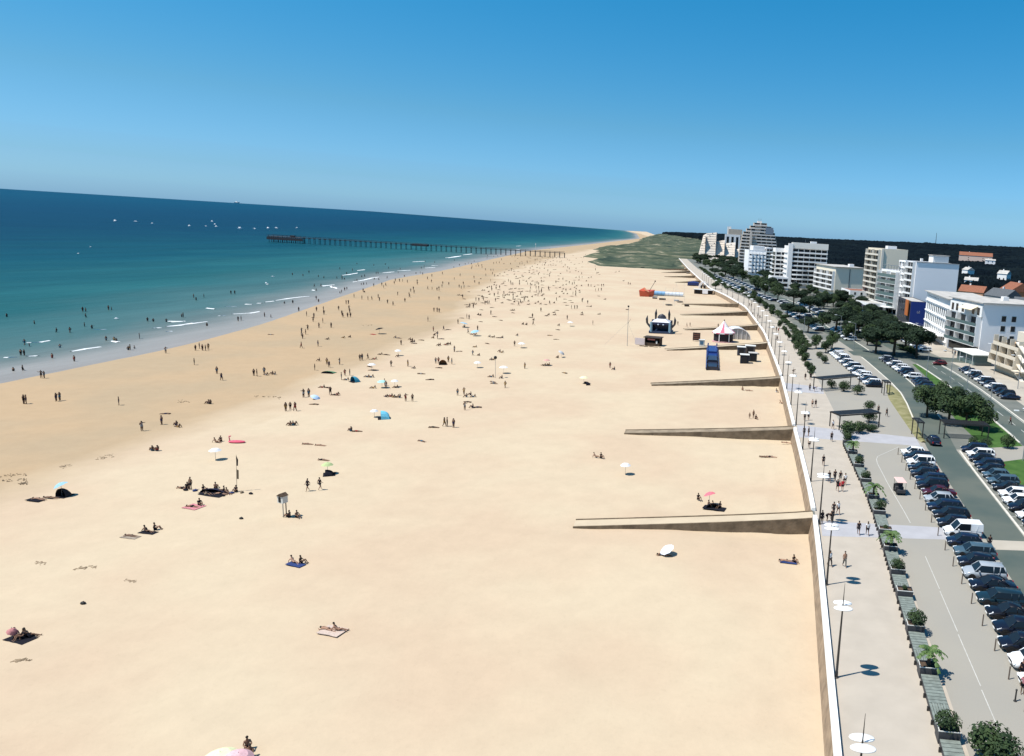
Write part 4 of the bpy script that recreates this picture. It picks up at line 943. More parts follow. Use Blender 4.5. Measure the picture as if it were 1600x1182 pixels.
# ------------------------------------------------------------------ pergolas
def pergola(lab, x, y, ang, L, Wd, hh=2.6, slats=8):
    o = thing('pergola', lab, 'pergola', (x, y, 0), ang)
    for u in (0, L):
        for v in (0, Wd): bx('post', o, metal_dk, (u, v, hh/2), (.16, .16, hh))
    for v in (0, Wd): bx('beam', o, metal_dk, (L/2, v, hh+.1), (L+.4, .14, .22))
    for u in (0, L): bx('beam', o, metal_dk, (u, Wd/2, hh+.1), (.14, Wd-.16, .2))
    for i in range(slats): bx('roof_slat', o, metal_dk, (L/2, Wd*(i+.5)/slats, hh+.26), (L+.2, Wd/slats*.55, .05))
    return o
x, y = P(1311, 673); pergola('big dark steel pergola over the planted bed beside the promenade', x, y+.2, .55, 9.0, 3.0)
x, y = P(1284, 612); pergola('second dark pergola beyond the first, over shrubs at the path edge', x, y, .72, 12.0, 2.8)
x, y = P(1432, 686); pergola('narrow dark pergola at the roadside next to the lawn', x, y, .12, 1.0, 3.2, 2.9, 4)
x, y = P(1478, 690); pergola('low dark pergola behind the second row of cars by the lawn', x, y+2, .1, 8.0, 3.0, 2.6)
x, y = P(1381, 618); pergola('small dark gantry at the far end of the dry grass bank', x, y, .1, 1.2, 2.4, 2.9, 4)
# ------------------------------------------------------------------ cars
def car_meshes(kind):
    """nose towards -x; x = 0 at the nose; returns dict of part meshes"""
    T = {'hatch': (4.05, 1.76, 1.47, .92, 1.55, 3.85), 'city': (3.6, 1.66, 1.5, .75, 1.3, 3.45), 'estate': (4.6, 1.82, 1.48, 1.05, 1.75, 4.4), 'suv': (4.4, 1.84, 1.66, 1.0, 1.65, 4.25), 'van': (4.4, 1.83, 1.83, .95, 1.55, 4.36), 'sedan': (4.6, 1.80, 1.44, 1.15, 1.95, 3.75)}[kind]
    L, Wd, Hh, xh, xr, xe = T; hw = Wd/2; belt = .62*Hh if kind != 'van' else 1.02; zb = .22
    d = {}
    st = [(0, .42, .58, .72), (.10, .30, .68, .90), (.45, zb, belt-.16, .985), (xh, zb, belt-.05, 1.0), (L*.5, zb, belt, 1.0), (L*.8, zb, belt+.02, .99), (L-.18, .28, belt+.0, .93), (L, .42, belt-.16, .80)]
    b = MB(); n = 10; rings = []
    for x, z0, z1, s_ in st:
        w = hw*s_; zm = (z0+z1)/2
        rings.append([(x, -w*.82, z0), (x, -w, z0+.12), (x, -w*1.0, zm+.04), (x, -w*.95, z1-.05), (x, -w*.80, z1), (x, w*.80, z1), (x, w*.95, z1-.05), (x, w*1.0, zm+.04), (x, w, z0+.12), (x, w*.82, z0)])
    vs = [p for r in rings for p in r]; fs = []
    for i in range(len(rings)-1):
        for j in range(n): fs.append((i*n+j, i*n+(j+1) % n, (i+1)*n+(j+1) % n, (i+1)*n+j))
    fs.append(tuple(range(n))); fs.append(tuple(reversed(range((len(rings)-1)*n, len(rings)*n)))); b.add(vs, fs)
    zr = Hh; rw = hw*.70; bwid = hw*.93
    low = [(xh, -bwid), (L*.35, -hw*.96), (L*.75, -hw*.96), (xe+.05, -bwid*.9), (xe+.05, bwid*.9), (L*.75, hw*.96), (L*.35, hw*.96), (xh, bwid)]
    x2 = xe-.42 if kind not in ('van', 'suv', 'estate') else xe-.22
    if kind == 'sedan': x2 = xe-.75
    hi = [(xr, -rw*.94), (xr+.35, -rw), (x2-.4, -rw), (x2, -rw*.92), (x2, rw*.92), (x2-.4, rw), (xr+.35, rw), (xr, rw*.94)]
    if kind == 'van': hi = [(xr+.1, -hw*.84), (xr+.45, -hw*.88), (x2-.3, -hw*.88), (xe-.03, -hw*.86), (xe-.03, hw*.86), (x2-.3, hw*.88), (xr+.45, hw*.88), (xr+.1, hw*.84)]
    g = MB(); zl = belt-.07; zt = zr-.06
    vs = [(x, y, zl) for x, y in low]+[(x, y, zt) for x, y in hi]; g.add(vs, [(i, (i+1) % 8, 8+(i+1) % 8, 8+i) for i in range(8)]+[tuple(range(8, 16))])
    # painted roof and pillars
    vs = [(x, y, zt-.01) for x, y in hi]+[(xr+(x-xr)*.97+.04, y*.9, zr) for x, y in hi]; b.add(vs, [(i, (i+1) % 8, 8+(i+1) % 8, 8+i) for i in range(8)]+[tuple(range(8, 16))])
    for a in (0, 7):
        b.tube((*low[a], zl), (*hi[a], zt), .05, .05, 4)
    for sgn in (-1, 1):
        xm = (xr+x2)/2+.1; b.tube((xm, sgn*hw*.965, zl), (xm, sgn*(rw if kind != 'van' else hw*.88)*1.01, zt), .05, .045, 4)
        i = 3 if sgn < 0 else 4; b.tube((*low[i], zl), (*hi[i], zt), .09, .08, 4)
        i = 2 if sgn < 0 else 5; b.tube((low[i][0]+.25, low[i][1], zl), (*hi[i], zt), .06, .05, 4)
    if kind == 'van':
        m0 = (xr+x2)/2+.15
        for sgn in (-1, 1):
            q = [(m0, sgn*hw*.975, belt-.1), (xe+.06, sgn*hw*.955, belt-.1), (xe+.0, sgn*hw*.90, zt+.02), (m0, sgn*hw*.905, zt+.02)]; b.add(q, [(0, 1, 2, 3) if sgn < 0 else (3, 2, 1, 0)])
        q = [(xe+.08, -hw*.9, belt-.1), (xe+.08, hw*.9, belt-.1), (xe+.0, hw*.88, zt+.02), (xe+.0, -hw*.88, zt+.02)]; b.add(q, [(0, 1, 2, 3)])
    d['body'] = b; d['windows'] = g
    tr = MB(); rm = MB()
    for j in range(1): pass
    def wheel():
        a = MB(); k = 14; r = .32
        for (r_, y_) in ((.20, -.1), (.29, -.105), (r, -.07), (r, .07), (.29, .105), (.20, .1)): a.v += [(r_*math.cos(2*math.pi*i/k), y_, r_*math.sin(2*math.pi*i/k)) for i in range(k)]
        for q in range(5):
            for i in range(k): a.f.append((q*k+i, q*k+(i+1) % k, (q+1)*k+(i+1) % k, (q+1)*k+i)); a.m.append(0)
        c = MB(); c.v = [(.2*math.cos(2*math.pi*i/k), s_*.085, .2*math.sin(2*math.pi*i/k)) for s_ in (-1, 1) for i in range(k)]
        c.f = [tuple(range(k)), tuple(reversed(range(k, 2*k)))]; c.m = [0, 0]
        return a, c
    d['tyre'], d['rim'] = wheel()
    d['wx'] = (.78, L-.75); d['hw'] = hw; d['L'] = L; d['belt'] = belt
    arch = MB()
    for x in d['wx']:
        for s_ in (-1, 1): arch.tube((x, s_*(hw-.2), .33), (x, s_*(hw+.008), .33), .40, .40, 12)
    d['arch'] = arch
    return d
CARM = {}
def car_parts(kind):
    if kind in CARM: return CARM[kind]
    d = car_meshes(kind); hw, L, belt = d['hw'], d['L'], d['belt']
    head = MB().add([(.02, .0, .62), (.42, .13, .74), (.40, -.13, .76), (.0, -.22, .63), (.03, 0, .50), (.42, .15, .58), (.0, -.2, .52)], [(0, 1, 2, 3), (0, 4, 5, 1), (3, 6, 4, 0)])
    tail = MB().box((L-.03, 0, belt-.22), (.10, .22, .26))
    mir = MB().box((1.45, 0, belt+.03), (.14, .22, .15)); plate = MB().box((-.012, 0, .40), (.03, .5, .11)); grille = MB().box((.0, 0, .56), (.05, .75, .14))
    trim = MB()
    for s_ in (-1, 1): trim.box((L*.52, s_*(hw+.005), .28), (L*.50, .03, .09))
    P_ = {'body': d['body'].mesh('body', paint_m, kind != 'van'), 'windows': d['windows'].mesh('windows', glass_dk), 'tyre': d['tyre'].mesh('tyre', tyre_m, True), 'rim': d['rim'].mesh('rim', alloy_m),
          'arch': d['arch'].mesh('wheel_arches', black_m), 'head': head.mesh('headlight', light_w), 'tail': tail.mesh('taillight', light_r), 'mirror': mir.mesh('mirror', paint_m), 'plate': plate.mesh('number_plate', lamp_white), 'grille': grille.mesh('grille', black_m), 'trim': trim.mesh('sill', black_m)}
    # the same car joined, for far copies
    J = MB()
    for mi, key in ((0, 'body'), (1, 'windows'), (2, 'arch')): J.mi = mi; J.add(d[key].v, d[key].f)
    J.mi = 2
    for x in d['wx']:
        for s_ in (-1, 1): J.add([(x+p[0], s_*(hw-.1)+p[1], p[2]+.32) for p in d['tyre'].v], d['tyre'].f)
    J.mi = 3
    for s_ in (-1, 1): J.box((.06, s_*hw*.66, .64), (.16, .3, .13))
    P_['joined'] = J.mesh('car', [paint_m, glass_dk, black_m, light_w], False); P_['d'] = d
    CARM[kind] = P_; return P_
def car(kind, x, y, rz, color, lab, group, detail=True, name='parked_car'):
    p = car_parts(kind); d = p['d']; cat = 'van' if kind == 'van' else 'car'
    if kind == 'van' and name == 'parked_car': name = 'parked_van'
    if not detail:
        o = tag(obj(name, p['joined'], None, (x, y, 0), rz, color), lab, cat, group); return o
    o = thing(name, lab, cat, (x, y, 0), rz, group); hw = d['hw']
    obj('body', p['body'], o, color=color); obj('windows', p['windows'], o); obj('wheel_arches', p['arch'], o)
    for x_ in d['wx']:
        for s_ in (-1, 1):
            w = obj('wheel', p['tyre'], o, (x_, s_*(hw-.09), .32)); obj('rim', p['rim'], w, (0, 0, 0))
    for s_ in (-1, 1):
        h = obj('headlight', p['head'], o, (.03, s_*hw*.70, 0)); 
        if s_ > 0: h.scale = (1, -1, 1)
        obj('taillight', p['tail'], o, (0, s_*hw*.74, 0)); obj('mirror', p['mirror'], o, (0, s_*(hw+.06), 0), color=color)
    obj('number_plate', p['plate'], o); obj('grille', p['grille'], o); obj('sill', p['trim'], o)
    return o
NAVY = (.005, .007, .016); BLACK = (.006, .006, .009); WHT = (.72, .73, .74); SIL = (.30, .33, .36); BLUE = (.006, .013, .035); TEAL = (.008, .022, .032); RED = (.05, .005, .012); BLUS = (.05, .09, .12); GRYC = (.05, .055, .065)
CN = {'n': ('navy', NAVY), 'k': ('black', BLACK), 'w': ('white', WHT), 's': ('silver', SIL), 'b': ('dark blue', BLUE), 't': ('dark teal', TEAL), 'r': ('dark red', RED), 'l': ('pale blue', BLUS), 'g': ('dark grey', GRYC)}
CK = {'h': 'hatch', 'c': 'city', 'e': 'estate', 's': 'suv', 'v': 'van', 'd': 'sedan'}
CW = {'h': 'hatchback', 'c': 'small car', 'e': 'estate car', 's': 'tall car', 'v': 'van', 'd': 'saloon'}
# first row, along the path: beyond the white van (counted away) and before it (counted towards the camera)
beyond = ['nh', 'ke', 'be', 'sh', 'rd', 'ns', 'be', 'nh', 'nd', 'ws', 'ne', 'wh']
before = ['bh', 'le', 'nh', 'ss', 'nd', 'te', 'kd', 'ne', 'nh', 'ws', 'wh', 'nh', 'wv', 'gs']
car('van', 20.9, 88.1, R(4), WHT, 'white van parked nose to the path, seen full from the side', 'cars parked along the path')
for i, c in enumerate(beyond):
    nm, col = CN[c[0]]; car(CK[c[1]], 20.55+random.uniform(-.15, .2), 88.1+2.85*(i+1), R(random.uniform(-2, 5)), col, '%s %s, %s beyond the white van in the path row' % (nm, CW[c[1]], 'next' if i == 0 else ORD[i]), 'cars parked along the path')
for i, c in enumerate(before):
    nm, col = CN[c[0]]; car(CK[c[1]], 20.75+random.uniform(-.15, .2), 88.1-2.85*(i+1)-.1, R(random.uniform(-2, 5)), col, '%s %s, %s before the white van in the path row' % (nm, CW[c[1]], 'next' if i == 0 else ORD[i]), 'cars parked along the path')
rowB = ['bs', 'we', 'nh', 'be', 'nh', 'lh', 'le', 'kd', 'we', 'we', 'ns', 'wh', 'ns', 'gs', 'nh', 'we', 'nh']
for i, c in enumerate(rowB):
    nm, col = CN[c[0]]; car(CK[c[1]], 31.6+random.uniform(-.15, .2), 127.2-2.85*i, R(random.uniform(-3, 4)), col, '%s %s, %s from the lawn end across the road' % (nm, CW[c[1]], 'first' if i == 0 else ORD[i]), 'cars parked across the road')
# groups farther up
def row(pts, codes, gap, group, where, detail=False, flip=False, turn=0):
    i = 0; (x0, y0), (x1, y1) = pts; L = math.hypot(x1-x0, y1-y0); n_ = int(L/gap); a = math.atan2(y1-y0, x1-x0)
    for k in range(n_):
        c = codes[k % len(codes)]; nm, col = CN[c[0]]; t = (k+.3)/n_
        car(CK[c[1]], x0+(x1-x0)*t, y0+(y1-y0)*t, a-R(90)+(math.pi if flip else 0)+turn+R(random.uniform(-2, 2)), col, '%s %s, %s in %s' % (nm, CW[c[1]], 'first' if k == 0 else ORD[k], where), group, detail)
row(((20.4, 179), (13.4, 232)), ['nh', 'we', 'be', 'wh', 'ws', 'wh', 'nh', 'we', 'ks', 'we', 'nh', 'wh', 'bh', 'ws', 'we', 'wh', 'we', 'nh'], 2.9, 'cars below the roundabout', 'the near row left of the roundabout road', True)
row(((33.0, 160), (32.6, 192)), ['nh', 'be', 'sh', 'nd', 'bs', 'lh', 'nh', 'be', 'ns', 'nh', 'be', 'nh'], 2.9, 'cars beside the lawn', 'the row along the lawn', True)
row(((31.8, 195), (28.2, 226)), ['we', 'nh', 'bs', 'we', 'ws', 'nh', 'we', 'be', 'nh', 'sh'], 2.9, 'cars beside the lawn', 'the row above the lawn row', True)
row(((51.2, 176), (49.4, 216)), ['bd', 'ks', 'bh', 'ns', 'we', 'bh', 'ks', 'we', 'nd', 'kh', 'we', 'bh'], 2.9, 'cars along the café pavement', 'the row along the café pavement', True)
row(((53.0, 150), (52.6, 166)), ['bd', 'we', 'nh', 'bs', 'wh'], 2.9, 'cars along the café pavement', 'the short row at the right edge', True)
row(((11.5, 283), (-.5, 345)), ['nh', 'we', 'be', 'nh', 'lh', 'nd', 'we', 'bs'], 2.95, 'cars in the far park', 'the far row beside the clipped trees')
row(((21, 262), (16.8, 292)), ['we', 'nh', 'ws', 'be', 'we', 'nh'], 2.95, 'cars in the far park', 'the row beyond the roundabout')
row(((28.5, 262), (21.5, 300)), ['nh', 'we', 'bs', 'we', 'nh', 'ss'], 2.95, 'cars in the far park', 'the row among the car park trees')
row(((37, 300), (30.5, 340)), ['we', 'nh', 'ws', 'we', 'be', 'kh'], 2.95, 'cars in the far park', 'the row below the cream tower', turn=.3)
row(((44, 248), (41, 272)), ['we', 'wh', 'nh', 'ws', 'ke'], 2.95, 'cars in the far park', 'the row beside the big pines')
row(((8, 330), (-5, 400)), ['nh', 'we', 'bs', 'nh', 'we', 'nd', 'be', 'sh', 'nh'], 3.0, 'cars far up the road', 'the row along the far road')
row(((18, 330), (5, 400)), ['we', 'nh', 'bs', 'ns', 'we', 'lh', 'nh'], 3.0, 'cars far up the road', 'the second row along the far road')
row(((-8, 400), (-24, 450)), ['nh', 'we', 'be', 'nh', 'we'], 3.1, 'cars far up the road', 'the third row along the far road')
row(((-27, 460), (-60, 600)), ['nh', 'be', 'we', 'nh', 'be', 'sh', 'we'], 4.2, 'cars far up the road', 'the farthest row towards the dunes')
row(((-20, 470), (-50, 600)), ['be', 'nh', 'we', 'nh', 'lh', 'we'], 4.4, 'cars far up the road', 'the farthest row under the pine belt')
# moving cars and the golf cart
x, y = P(1461, 694); car('hatch', x-.4, y+2.2, R(90-176), BLUE, 'dark blue car driving towards the camera on the road by the lawn', None, name='car')
x, y = P(1468, 571); car('hatch', x-2, y, R(8), (.12, .01, .01), 'dark red rounded car on the pale apron behind the lawn', None, name='car')
x, y = P(1542, 690); 
g = thing('golf_cart', 'small open cart with a pink roof driving on the path', 'cart', (17.6, 102.4, 0), R(6))
bx('floor', g, black_m, (0, 0, .32), (1.2, 2.3, .12)); bx('seat', g, planter_m, (0, .2, .62), (1.1, .55, .45)); bx('backrest', g, planter_m, (0, .55, 1.0), (1.1, .12, .5)); bx('seat', g, planter_m, (0, -.95, .55), (1.1, .45, .4))
obj('roof', (MB().add([(-.65, -1.2, 1.86), (.65, -1.2, 1.86), (.65, 1.15, 1.86), (-.65, 1.15, 1.86), (-.55, -1.1, 1.95), (.55, -1.1, 1.95), (.55, 1.05, 1.95), (-.55, 1.05, 1.95)], [(3, 2, 1, 0), (4, 5, 6, 7), (0, 1, 5, 4), (1, 2, 6, 5), (2, 3, 7, 6), (3, 0, 4, 7)]), mat('cart_roof', (.62, .42, .38), .6)), g)
for a in (-.55, .55):
    for c in (-1.05, 1.0): obj('post', (MB().tube((a, c, .35), (a, c, 1.9), .025), metal_dk), g)
    for c in (-.75, .8): obj('wheel', (MB().tube((a-.06, c, .22), (a+.06, c, .22), .22, .22, 12), tyre_m), g)
bx('front_panel', g, black_m, (0, 1.15, .65), (1.15, .12, .6))
# wooden posts along the first car row
pm_ = MB().tube((0, 0, 0), (0, 0, 1.15), .06, .055, 6).mesh('post', mat('post_wood', (.13, .10, .08), .85, .2))
k = 0
for y in np.arange(44.5, 124, 4.3):
    tag(obj('bollard', pm_, None, (20.1, y, 0)), 'thin dark bollard in front of the first car row, %s from the bottom' % ('first' if k == 0 else ORD[k]), 'bollard', 'bollards along the car row'); k += 1
# ------------------------------------------------------------------ people
J0 = {'pel': (0, 0, .95, .125), 'wai': (0, 0, 1.10, .11), 'che': (0, 0, 1.30, .135), 'nec': (0, .01, 1.47, .052), 'hd1': (0, -.01, 1.56, .078), 'hd2': (0, 0, 1.665, .088)}
for s_, n_ in ((1, 'L'), (-1, 'R')):
    J0.update({'sho'+n_: (s_*.165, 0, 1.40, .062), 'elb'+n_: (s_*.235, .03, 1.12, .042), 'wri'+n_: (s_*.25, -.05, .88, .027), 'hip'+n_: (s_*.09, 0, .88, .098), 'kne'+n_: (s_*.10, -.02, .49, .060), 'ank'+n_: (s_*.10, .02, .09, .038), 'toe'+n_: (s_*.11, -.13, .035, .032)})
def P2(**k):
    d = dict(J0)
    for n_, v in k.items():
        d[n_] = (*v, J0[n_][3]) if len(v) == 3 else v
    return d
POSES = {
 'stand': P2(),
 'walk': P2(kneL=(.10, -.20, .53), ankL=(.10, -.26, .10), toeL=(.10, -.41, .07), kneR=(-.10, .04, .50), ankR=(-.10, .30, .15), toeR=(-.10, .20, .04), elbL=(.24, .16, 1.14), wriL=(.24, .16, .90), elbR=(-.24, -.06, 1.13), wriR=(-.23, -.25, .97)),
 'reach': P2(elbL=(.36, -.05, 1.30), wriL=(.52, -.12, 1.42), elbR=(-.30, -.02, 1.15), wriR=(-.22, -.18, 1.05)),
 'bend': P2(pel=(0, .05, .86), wai=(0, -.08, .95), che=(0, -.26, 1.03), nec=(0, -.42, 1.08), hd1=(0, -.50, 1.06), hd2=(0, -.59, 1.08), shoL=(.165, -.34, 1.03), shoR=(-.165, -.34, 1.03), elbL=(.2, -.40, .76), elbR=(-.2, -.40, .76), wriL=(.16, -.48, .52), wriR=(-.16, -.48, .52), hipL=(.09, .05, .80), hipR=(-.09, .05, .80), kneL=(.12, -.06, .46), kneR=(-.12, -.06, .46)),
 'sit': P2(pel=(0, 0, .13), wai=(0, .04, .27), che=(0, .06, .47), nec=(0, .03, .64), hd1=(0, 0, .73), hd2=(0, 0, .83), shoL=(.165, .04, .57), shoR=(-.165, .04, .57), elbL=(.25, -.14, .36), elbR=(-.25, -.14, .36), wriL=(.15, -.38, .42), wriR=(-.15, -.38, .42), hipL=(.09, -.04, .13), hipR=(-.09, -.04, .13), kneL=(.13, -.42, .44), kneR=(-.13, -.42, .44), ankL=(.12, -.62, .07), ankR=(-.12, -.62, .07), toeL=(.12, -.77, .04), toeR=(-.12, -.77, .04)),
 'lounge': P2(pel=(0, 0, .13), wai=(0, .10, .22), che=(0, .24, .36), nec=(0, .32, .51), hd1=(0, .32, .60), hd2=(0, .33, .70), shoL=(.165, .29, .44), shoR=(-.165, .29, .44), elbL=(.25, .42, .24), elbR=(-.25, .42, .24), wriL=(.24, .48, .05), wriR=(-.24, .48, .05), hipL=(.09, -.05, .12), hipR=(-.09, -.05, .12), kneL=(.12, -.46, .13), kneR=(-.12, -.44, .34), ankL=(.11, -.86, .06), ankR=(-.11, -.74, .07), toeL=(.11, -.90, .19), toeR=(-.11, -.88, .05)),
 'lie': P2(pel=(0, 0, .13), wai=(0, .15, .13), che=(0, .35, .135), nec=(0, .52, .12), hd1=(0, .61, .12), hd2=(0, .71, .12), shoL=(.165, .45, .12), shoR=(-.165, .45, .12), elbL=(.33, .60, .07), elbR=(-.33, .60, .07), wriL=(.18, .78, .06), wriR=(-.18, .78, .06), hipL=(.09, -.06, .12), hipR=(-.09, -.06, .12), kneL=(.12, -.48, .10), kneR=(-.12, -.48, .10), ankL=(.13, -.88, .07), ankR=(-.13, -.88, .07), toeL=(.15, -1.02, .05), toeR=(-.15, -1.02, .05)),
}
EDG = [('pel', 'wai'), ('wai', 'che'), ('che', 'nec'), ('nec', 'hd1'), ('hd1', 'hd2')]
for n_ in 'LR': EDG += [('che', 'sho'+n_), ('sho'+n_, 'elb'+n_), ('elb'+n_, 'wri'+n_), ('pel', 'hip'+n_), ('hip'+n_, 'kne'+n_), ('kne'+n_, 'ank'+n_), ('ank'+n_, 'toe'+n_)]
def skin_mesh(name, pts, edges, mats, root=0, sub=1):
    me = bpy.data.meshes.new(name); me.from_pydata([p[:3] for p in pts], edges, [])
    o = bpy.data.objects.new(name, me); COL.objects.link(o)
    sm = o.modifiers.new('skin', 'SKIN'); sm.use_smooth_shade = True
    for i, p in enumerate(pts):
        v = me.skin_vertices[0].data[i]; v.radius = (p[3], p[3]); v.use_root = (i == root)
    if sub: ss = o.modifiers.new('sub', 'SUBSURF'); ss.levels = sub; ss.render_levels = sub
    dg = bpy.context.evaluated_depsgraph_get(); ev = o.evaluated_get(dg); m2 = bpy.data.meshes.new_from_object(ev)
    m2.name = name; m2.materials.clear()
    for m in mats: m2.materials.append(m)
    bpy.data.objects.remove(o); bpy.data.meshes.remove(me)
    return m2
def pose_meshes(pose):
    d = POSES[pose]; keys = list(d); idx = {k: i for i, k in enumerate(keys)}
    pts = [d[k] for k in keys]; ed = [(idx[a], idx[b]) for a, b in EDG]
    for n_, s_ in (('L', 1), ('R', -1)):      # hands: palm and five fingers of different length
        w = Vector(d['wri'+n_][:3]); e = Vector(d['elb'+n_][:3]); dr = (w-e).normalized(); side = dr.cross(Vector((0, 1, .2))).normalized()
        pm_ = w+dr*.055; pts.append((*pm_, .030)); pi = len(pts)-1; ed.append((idx['wri'+n_], pi))
        for k, (o_, L_) in enumerate(((-.027, .070), (-.009, .082), (.009, .078), (.027, .062))):
            q = pm_+side*o_+dr*L_; pts.append((*q, .0085)); ed.append((pi, len(pts)-1))
        q = pm_+dr*.02-side*.05; pts.append((*q, .010)); ed.append((pi, len(pts)-1))
    h1, h2 = Vector(d['hd1'][:3]), Vector(d['hd2'][:3]); upv = (h2-h1).normalized()
    fw = Vector((0, -1, 0)) if pose not in ('lie', 'bend') else Vector((0, 0, -1)); fw = (fw-upv*fw.dot(upv)).normalized()
    ns = h1+upv*.04+fw*.095; pts.append((*ns, .014)); ed.append((idx['hd1'], len(pts)-1))
    body = skin_mesh('body', pts, ed, [skin_m], idx['pel'], 1)
    def part(name, ks, es, grow, add, m):
        i2 = {k: i for i, k in enumerate(ks)}; pp = []
        for k in ks:
            v = d[k] if k in d else extra[k]; pp.append((v[0], v[1], v[2], v[3]*grow+add))
        return skin_mesh(name, pp, [(i2[a], i2[b]) for a, b in es], [m], 0, 1)
    extra = {}
    def mid(a, b, t, nm):
        A_, B_ = d[a], d[b]; extra[nm] = tuple(A_[i]+(B_[i]-A_[i])*t for i in range(4))
    for n_ in 'LR': mid('sho'+n_, 'elb'+n_, .55, 'slv'+n_); mid('hip'+n_, 'kne'+n_, .62, 'thi'+n_); mid('hip'+n_, 'kne'+n_, .12, 'bri'+n_); mid('kne'+n_, 'ank'+n_, .8, 'cuf'+n_)
    top = part('shirt', ['wai', 'pel', 'che', 'shoL', 'shoR', 'slvL', 'slvR'], [('wai', 'pel'), ('wai', 'che'), ('che', 'shoL'), ('che', 'shoR'), ('shoL', 'slvL'), ('shoR', 'slvR')], 1.08, .012, cloth_m)
    sh = part('shorts', ['pel', 'hipL', 'hipR', 'thiL', 'thiR'], [('pel', 'hipL'), ('pel', 'hipR'), ('hipL', 'thiL'), ('hipR', 'thiR')], 1.06, .014, cloth_m)
    tro = part('trousers', ['pel', 'hipL', 'hipR', 'kneL', 'kneR', 'cufL', 'cufR'], [('pel', 'hipL'), ('pel', 'hipR'), ('hipL', 'kneL'), ('hipR', 'kneR'), ('kneL', 'cufL'), ('kneR', 'cufR')], 1.06, .016, cloth_m)
    sw = part('swimsuit', ['pel', 'briL', 'briR'], [('pel', 'briL'), ('pel', 'briR')], 1.05, .01, cloth_m)
    hc = h2 - fw*.022 + upv*.016; hb = MB(); hb.ball(tuple(hc), (.093, .093, .093), 10, 7); hair = hb.mesh('hair', hair_m, True)
    ey = MB()
    sd_ = upv.cross(fw).normalized()
    for s_ in (-1, 1): ey.ball(tuple(h1+upv*.065+fw*.074+sd_*s_*.03), .011, 6, 4)
    ey.ball(tuple(h1-upv*.015+fw*.076), (.02, .012, .006), 6, 3)
    return {'body': body, 'shirt': top, 'shorts': sh, 'trousers': tro, 'swimsuit': sw, 'hair': hair, 'face': ey.mesh('face', hair_m)}
PM = {}
def pose_of(p):
    if p not in PM: PM[p] = pose_meshes(p)
    return PM[p]
TANS = [(.30, .17, .11), (.22, .12, .075), (.38, .23, .16), (.16, .09, .055)]
def person(pose, x, y, z, rz, lab, group=None, top=None, bottom='swimsuit', bcol=(.01, .01, .02), sc=1.0, skin=None):
    m = pose_of(pose); o = tag(obj('person', m['body'], None, (x, y, z), rz, skin or random.choice(TANS), sc), lab, 'person', group)
    if top is not None: obj('shirt', m['shirt'], o, color=top)
    obj(bottom, m[bottom], o, color=bcol); obj('hair', m['hair'], o); obj('face', m['face'], o)
    return o
# low figures for the far crowd: one continuous body each
def low_mesh(pose):
    d = POSES[pose]; keys = list(d); idx = {k: i for i, k in enumerate(keys)}
    me = skin_mesh('beachgoer', [d[k] for k in keys], [(idx[a], idx[b]) for a, b in EDG], [mat('tanned', (.115, .065, .042), .7), cloth_m, hair_m], idx['pel'], 0)
    zs = {'hd2', 'hd1'}; hp = [Vector(d[k][:3]) for k in ('hd2',)]; cp = [Vector(d[k][:3]) for k in ('pel', 'wai', 'hipL', 'hipR')]
    for p in me.polygons:
        c = p.center
        if min((c-h).length for h in hp) < .12: p.material_index = 2
        elif min((c-h).length for h in cp) < .17: p.material_index = 1
    return me
LOW = {p: low_mesh(p) for p in POSES}

FARP = []   # (x, y, z, pose)
def zone(ox, oy, s, stand='', sit='', lie='', dyf=4):
    for txt, kind in ((stand, 's'), (sit, 't'), (lie, 'l')):
        for q in txt.split():
            a, b = q.split(','); px = ox+float(a)/s; py = oy+float(b)/s
            x, y, z = PB(px, py); p = {'s': random.choice(['stand', 'stand', 'walk', 'reach']), 't': random.choice(['sit', 'lounge']), 'l': 'lie'}[kind]
            FARP.append((x, y, z, p, px, py))
zone(700, 380, 9.85, '97,275 265,335 315,320 360,330 402,285 432,370 472,370 520,360 90,380 187,512 400,547 97,573 235,640 172,688 205,708 247,698 478,642 660,433 695,433 740,718 670,704 712,822 610,943 570,948 475,898 430,893 525,858 660,1104 325,1175 290,1162 1100,650 1100,612 1370,632 1340,634 1355,704 1395,708 1545,712 1365,768 1435,772 1385,822 1415,306 1485,352 1450,352 1390,497 1430,1057 1410,1052 1300,1152 770,797 845,838 930,598 1085,964 390,1002 335,992 745,318 790,316 1120,218 610,205 1220,315 1105,330 1140,330 1265,402',
     '215,812 165,808 425,947 390,937 305,992 565,737 640,797 985,1042 1010,1042 830,637 860,627 720,612 705,602 740,602 715,652 1315,418 1270,533 1245,952 1245,902 1140,917 980,712 470,1112 1555,1112 1520,1127 1300,592 1120,218', '320,755 320,668 590,845 775,828 850,510 915,492 1080,440 1185,460 1330,482 1485,528 1075,548 1160,575 1020,770 955,888 1090,868 1195,826 675,998 515,1033 715,1138 215,1160 1270,1150 1450,650 1000,1080 1340,250 900,405')
zone(840, 380, 9.85, '640,542 685,547 565,637 980,737 1015,672 985,672 780,672 822,677 890,747 935,742 1425,652 1395,642 890,422 885,377 290,892 770,937 520,1017 570,1017 608,1017 690,307 160,712 235,245 345,245', '605,667 600,712 575,692 790,542 828,532 755,592 640,577 380,757 395,714 255,1077 265,1112 180,1112 140,1122 825,987 1040,872 950,1102 1385,1032 685,1112 690,1087 1205,452 1255,442 1325,587 395,657 345,692 60,547 345,297 110,347 510,720 680,665 570,332 740,185 190,480', '100,525 530,920 775,978 930,650 940,820 300,1040 240,345 180,90')
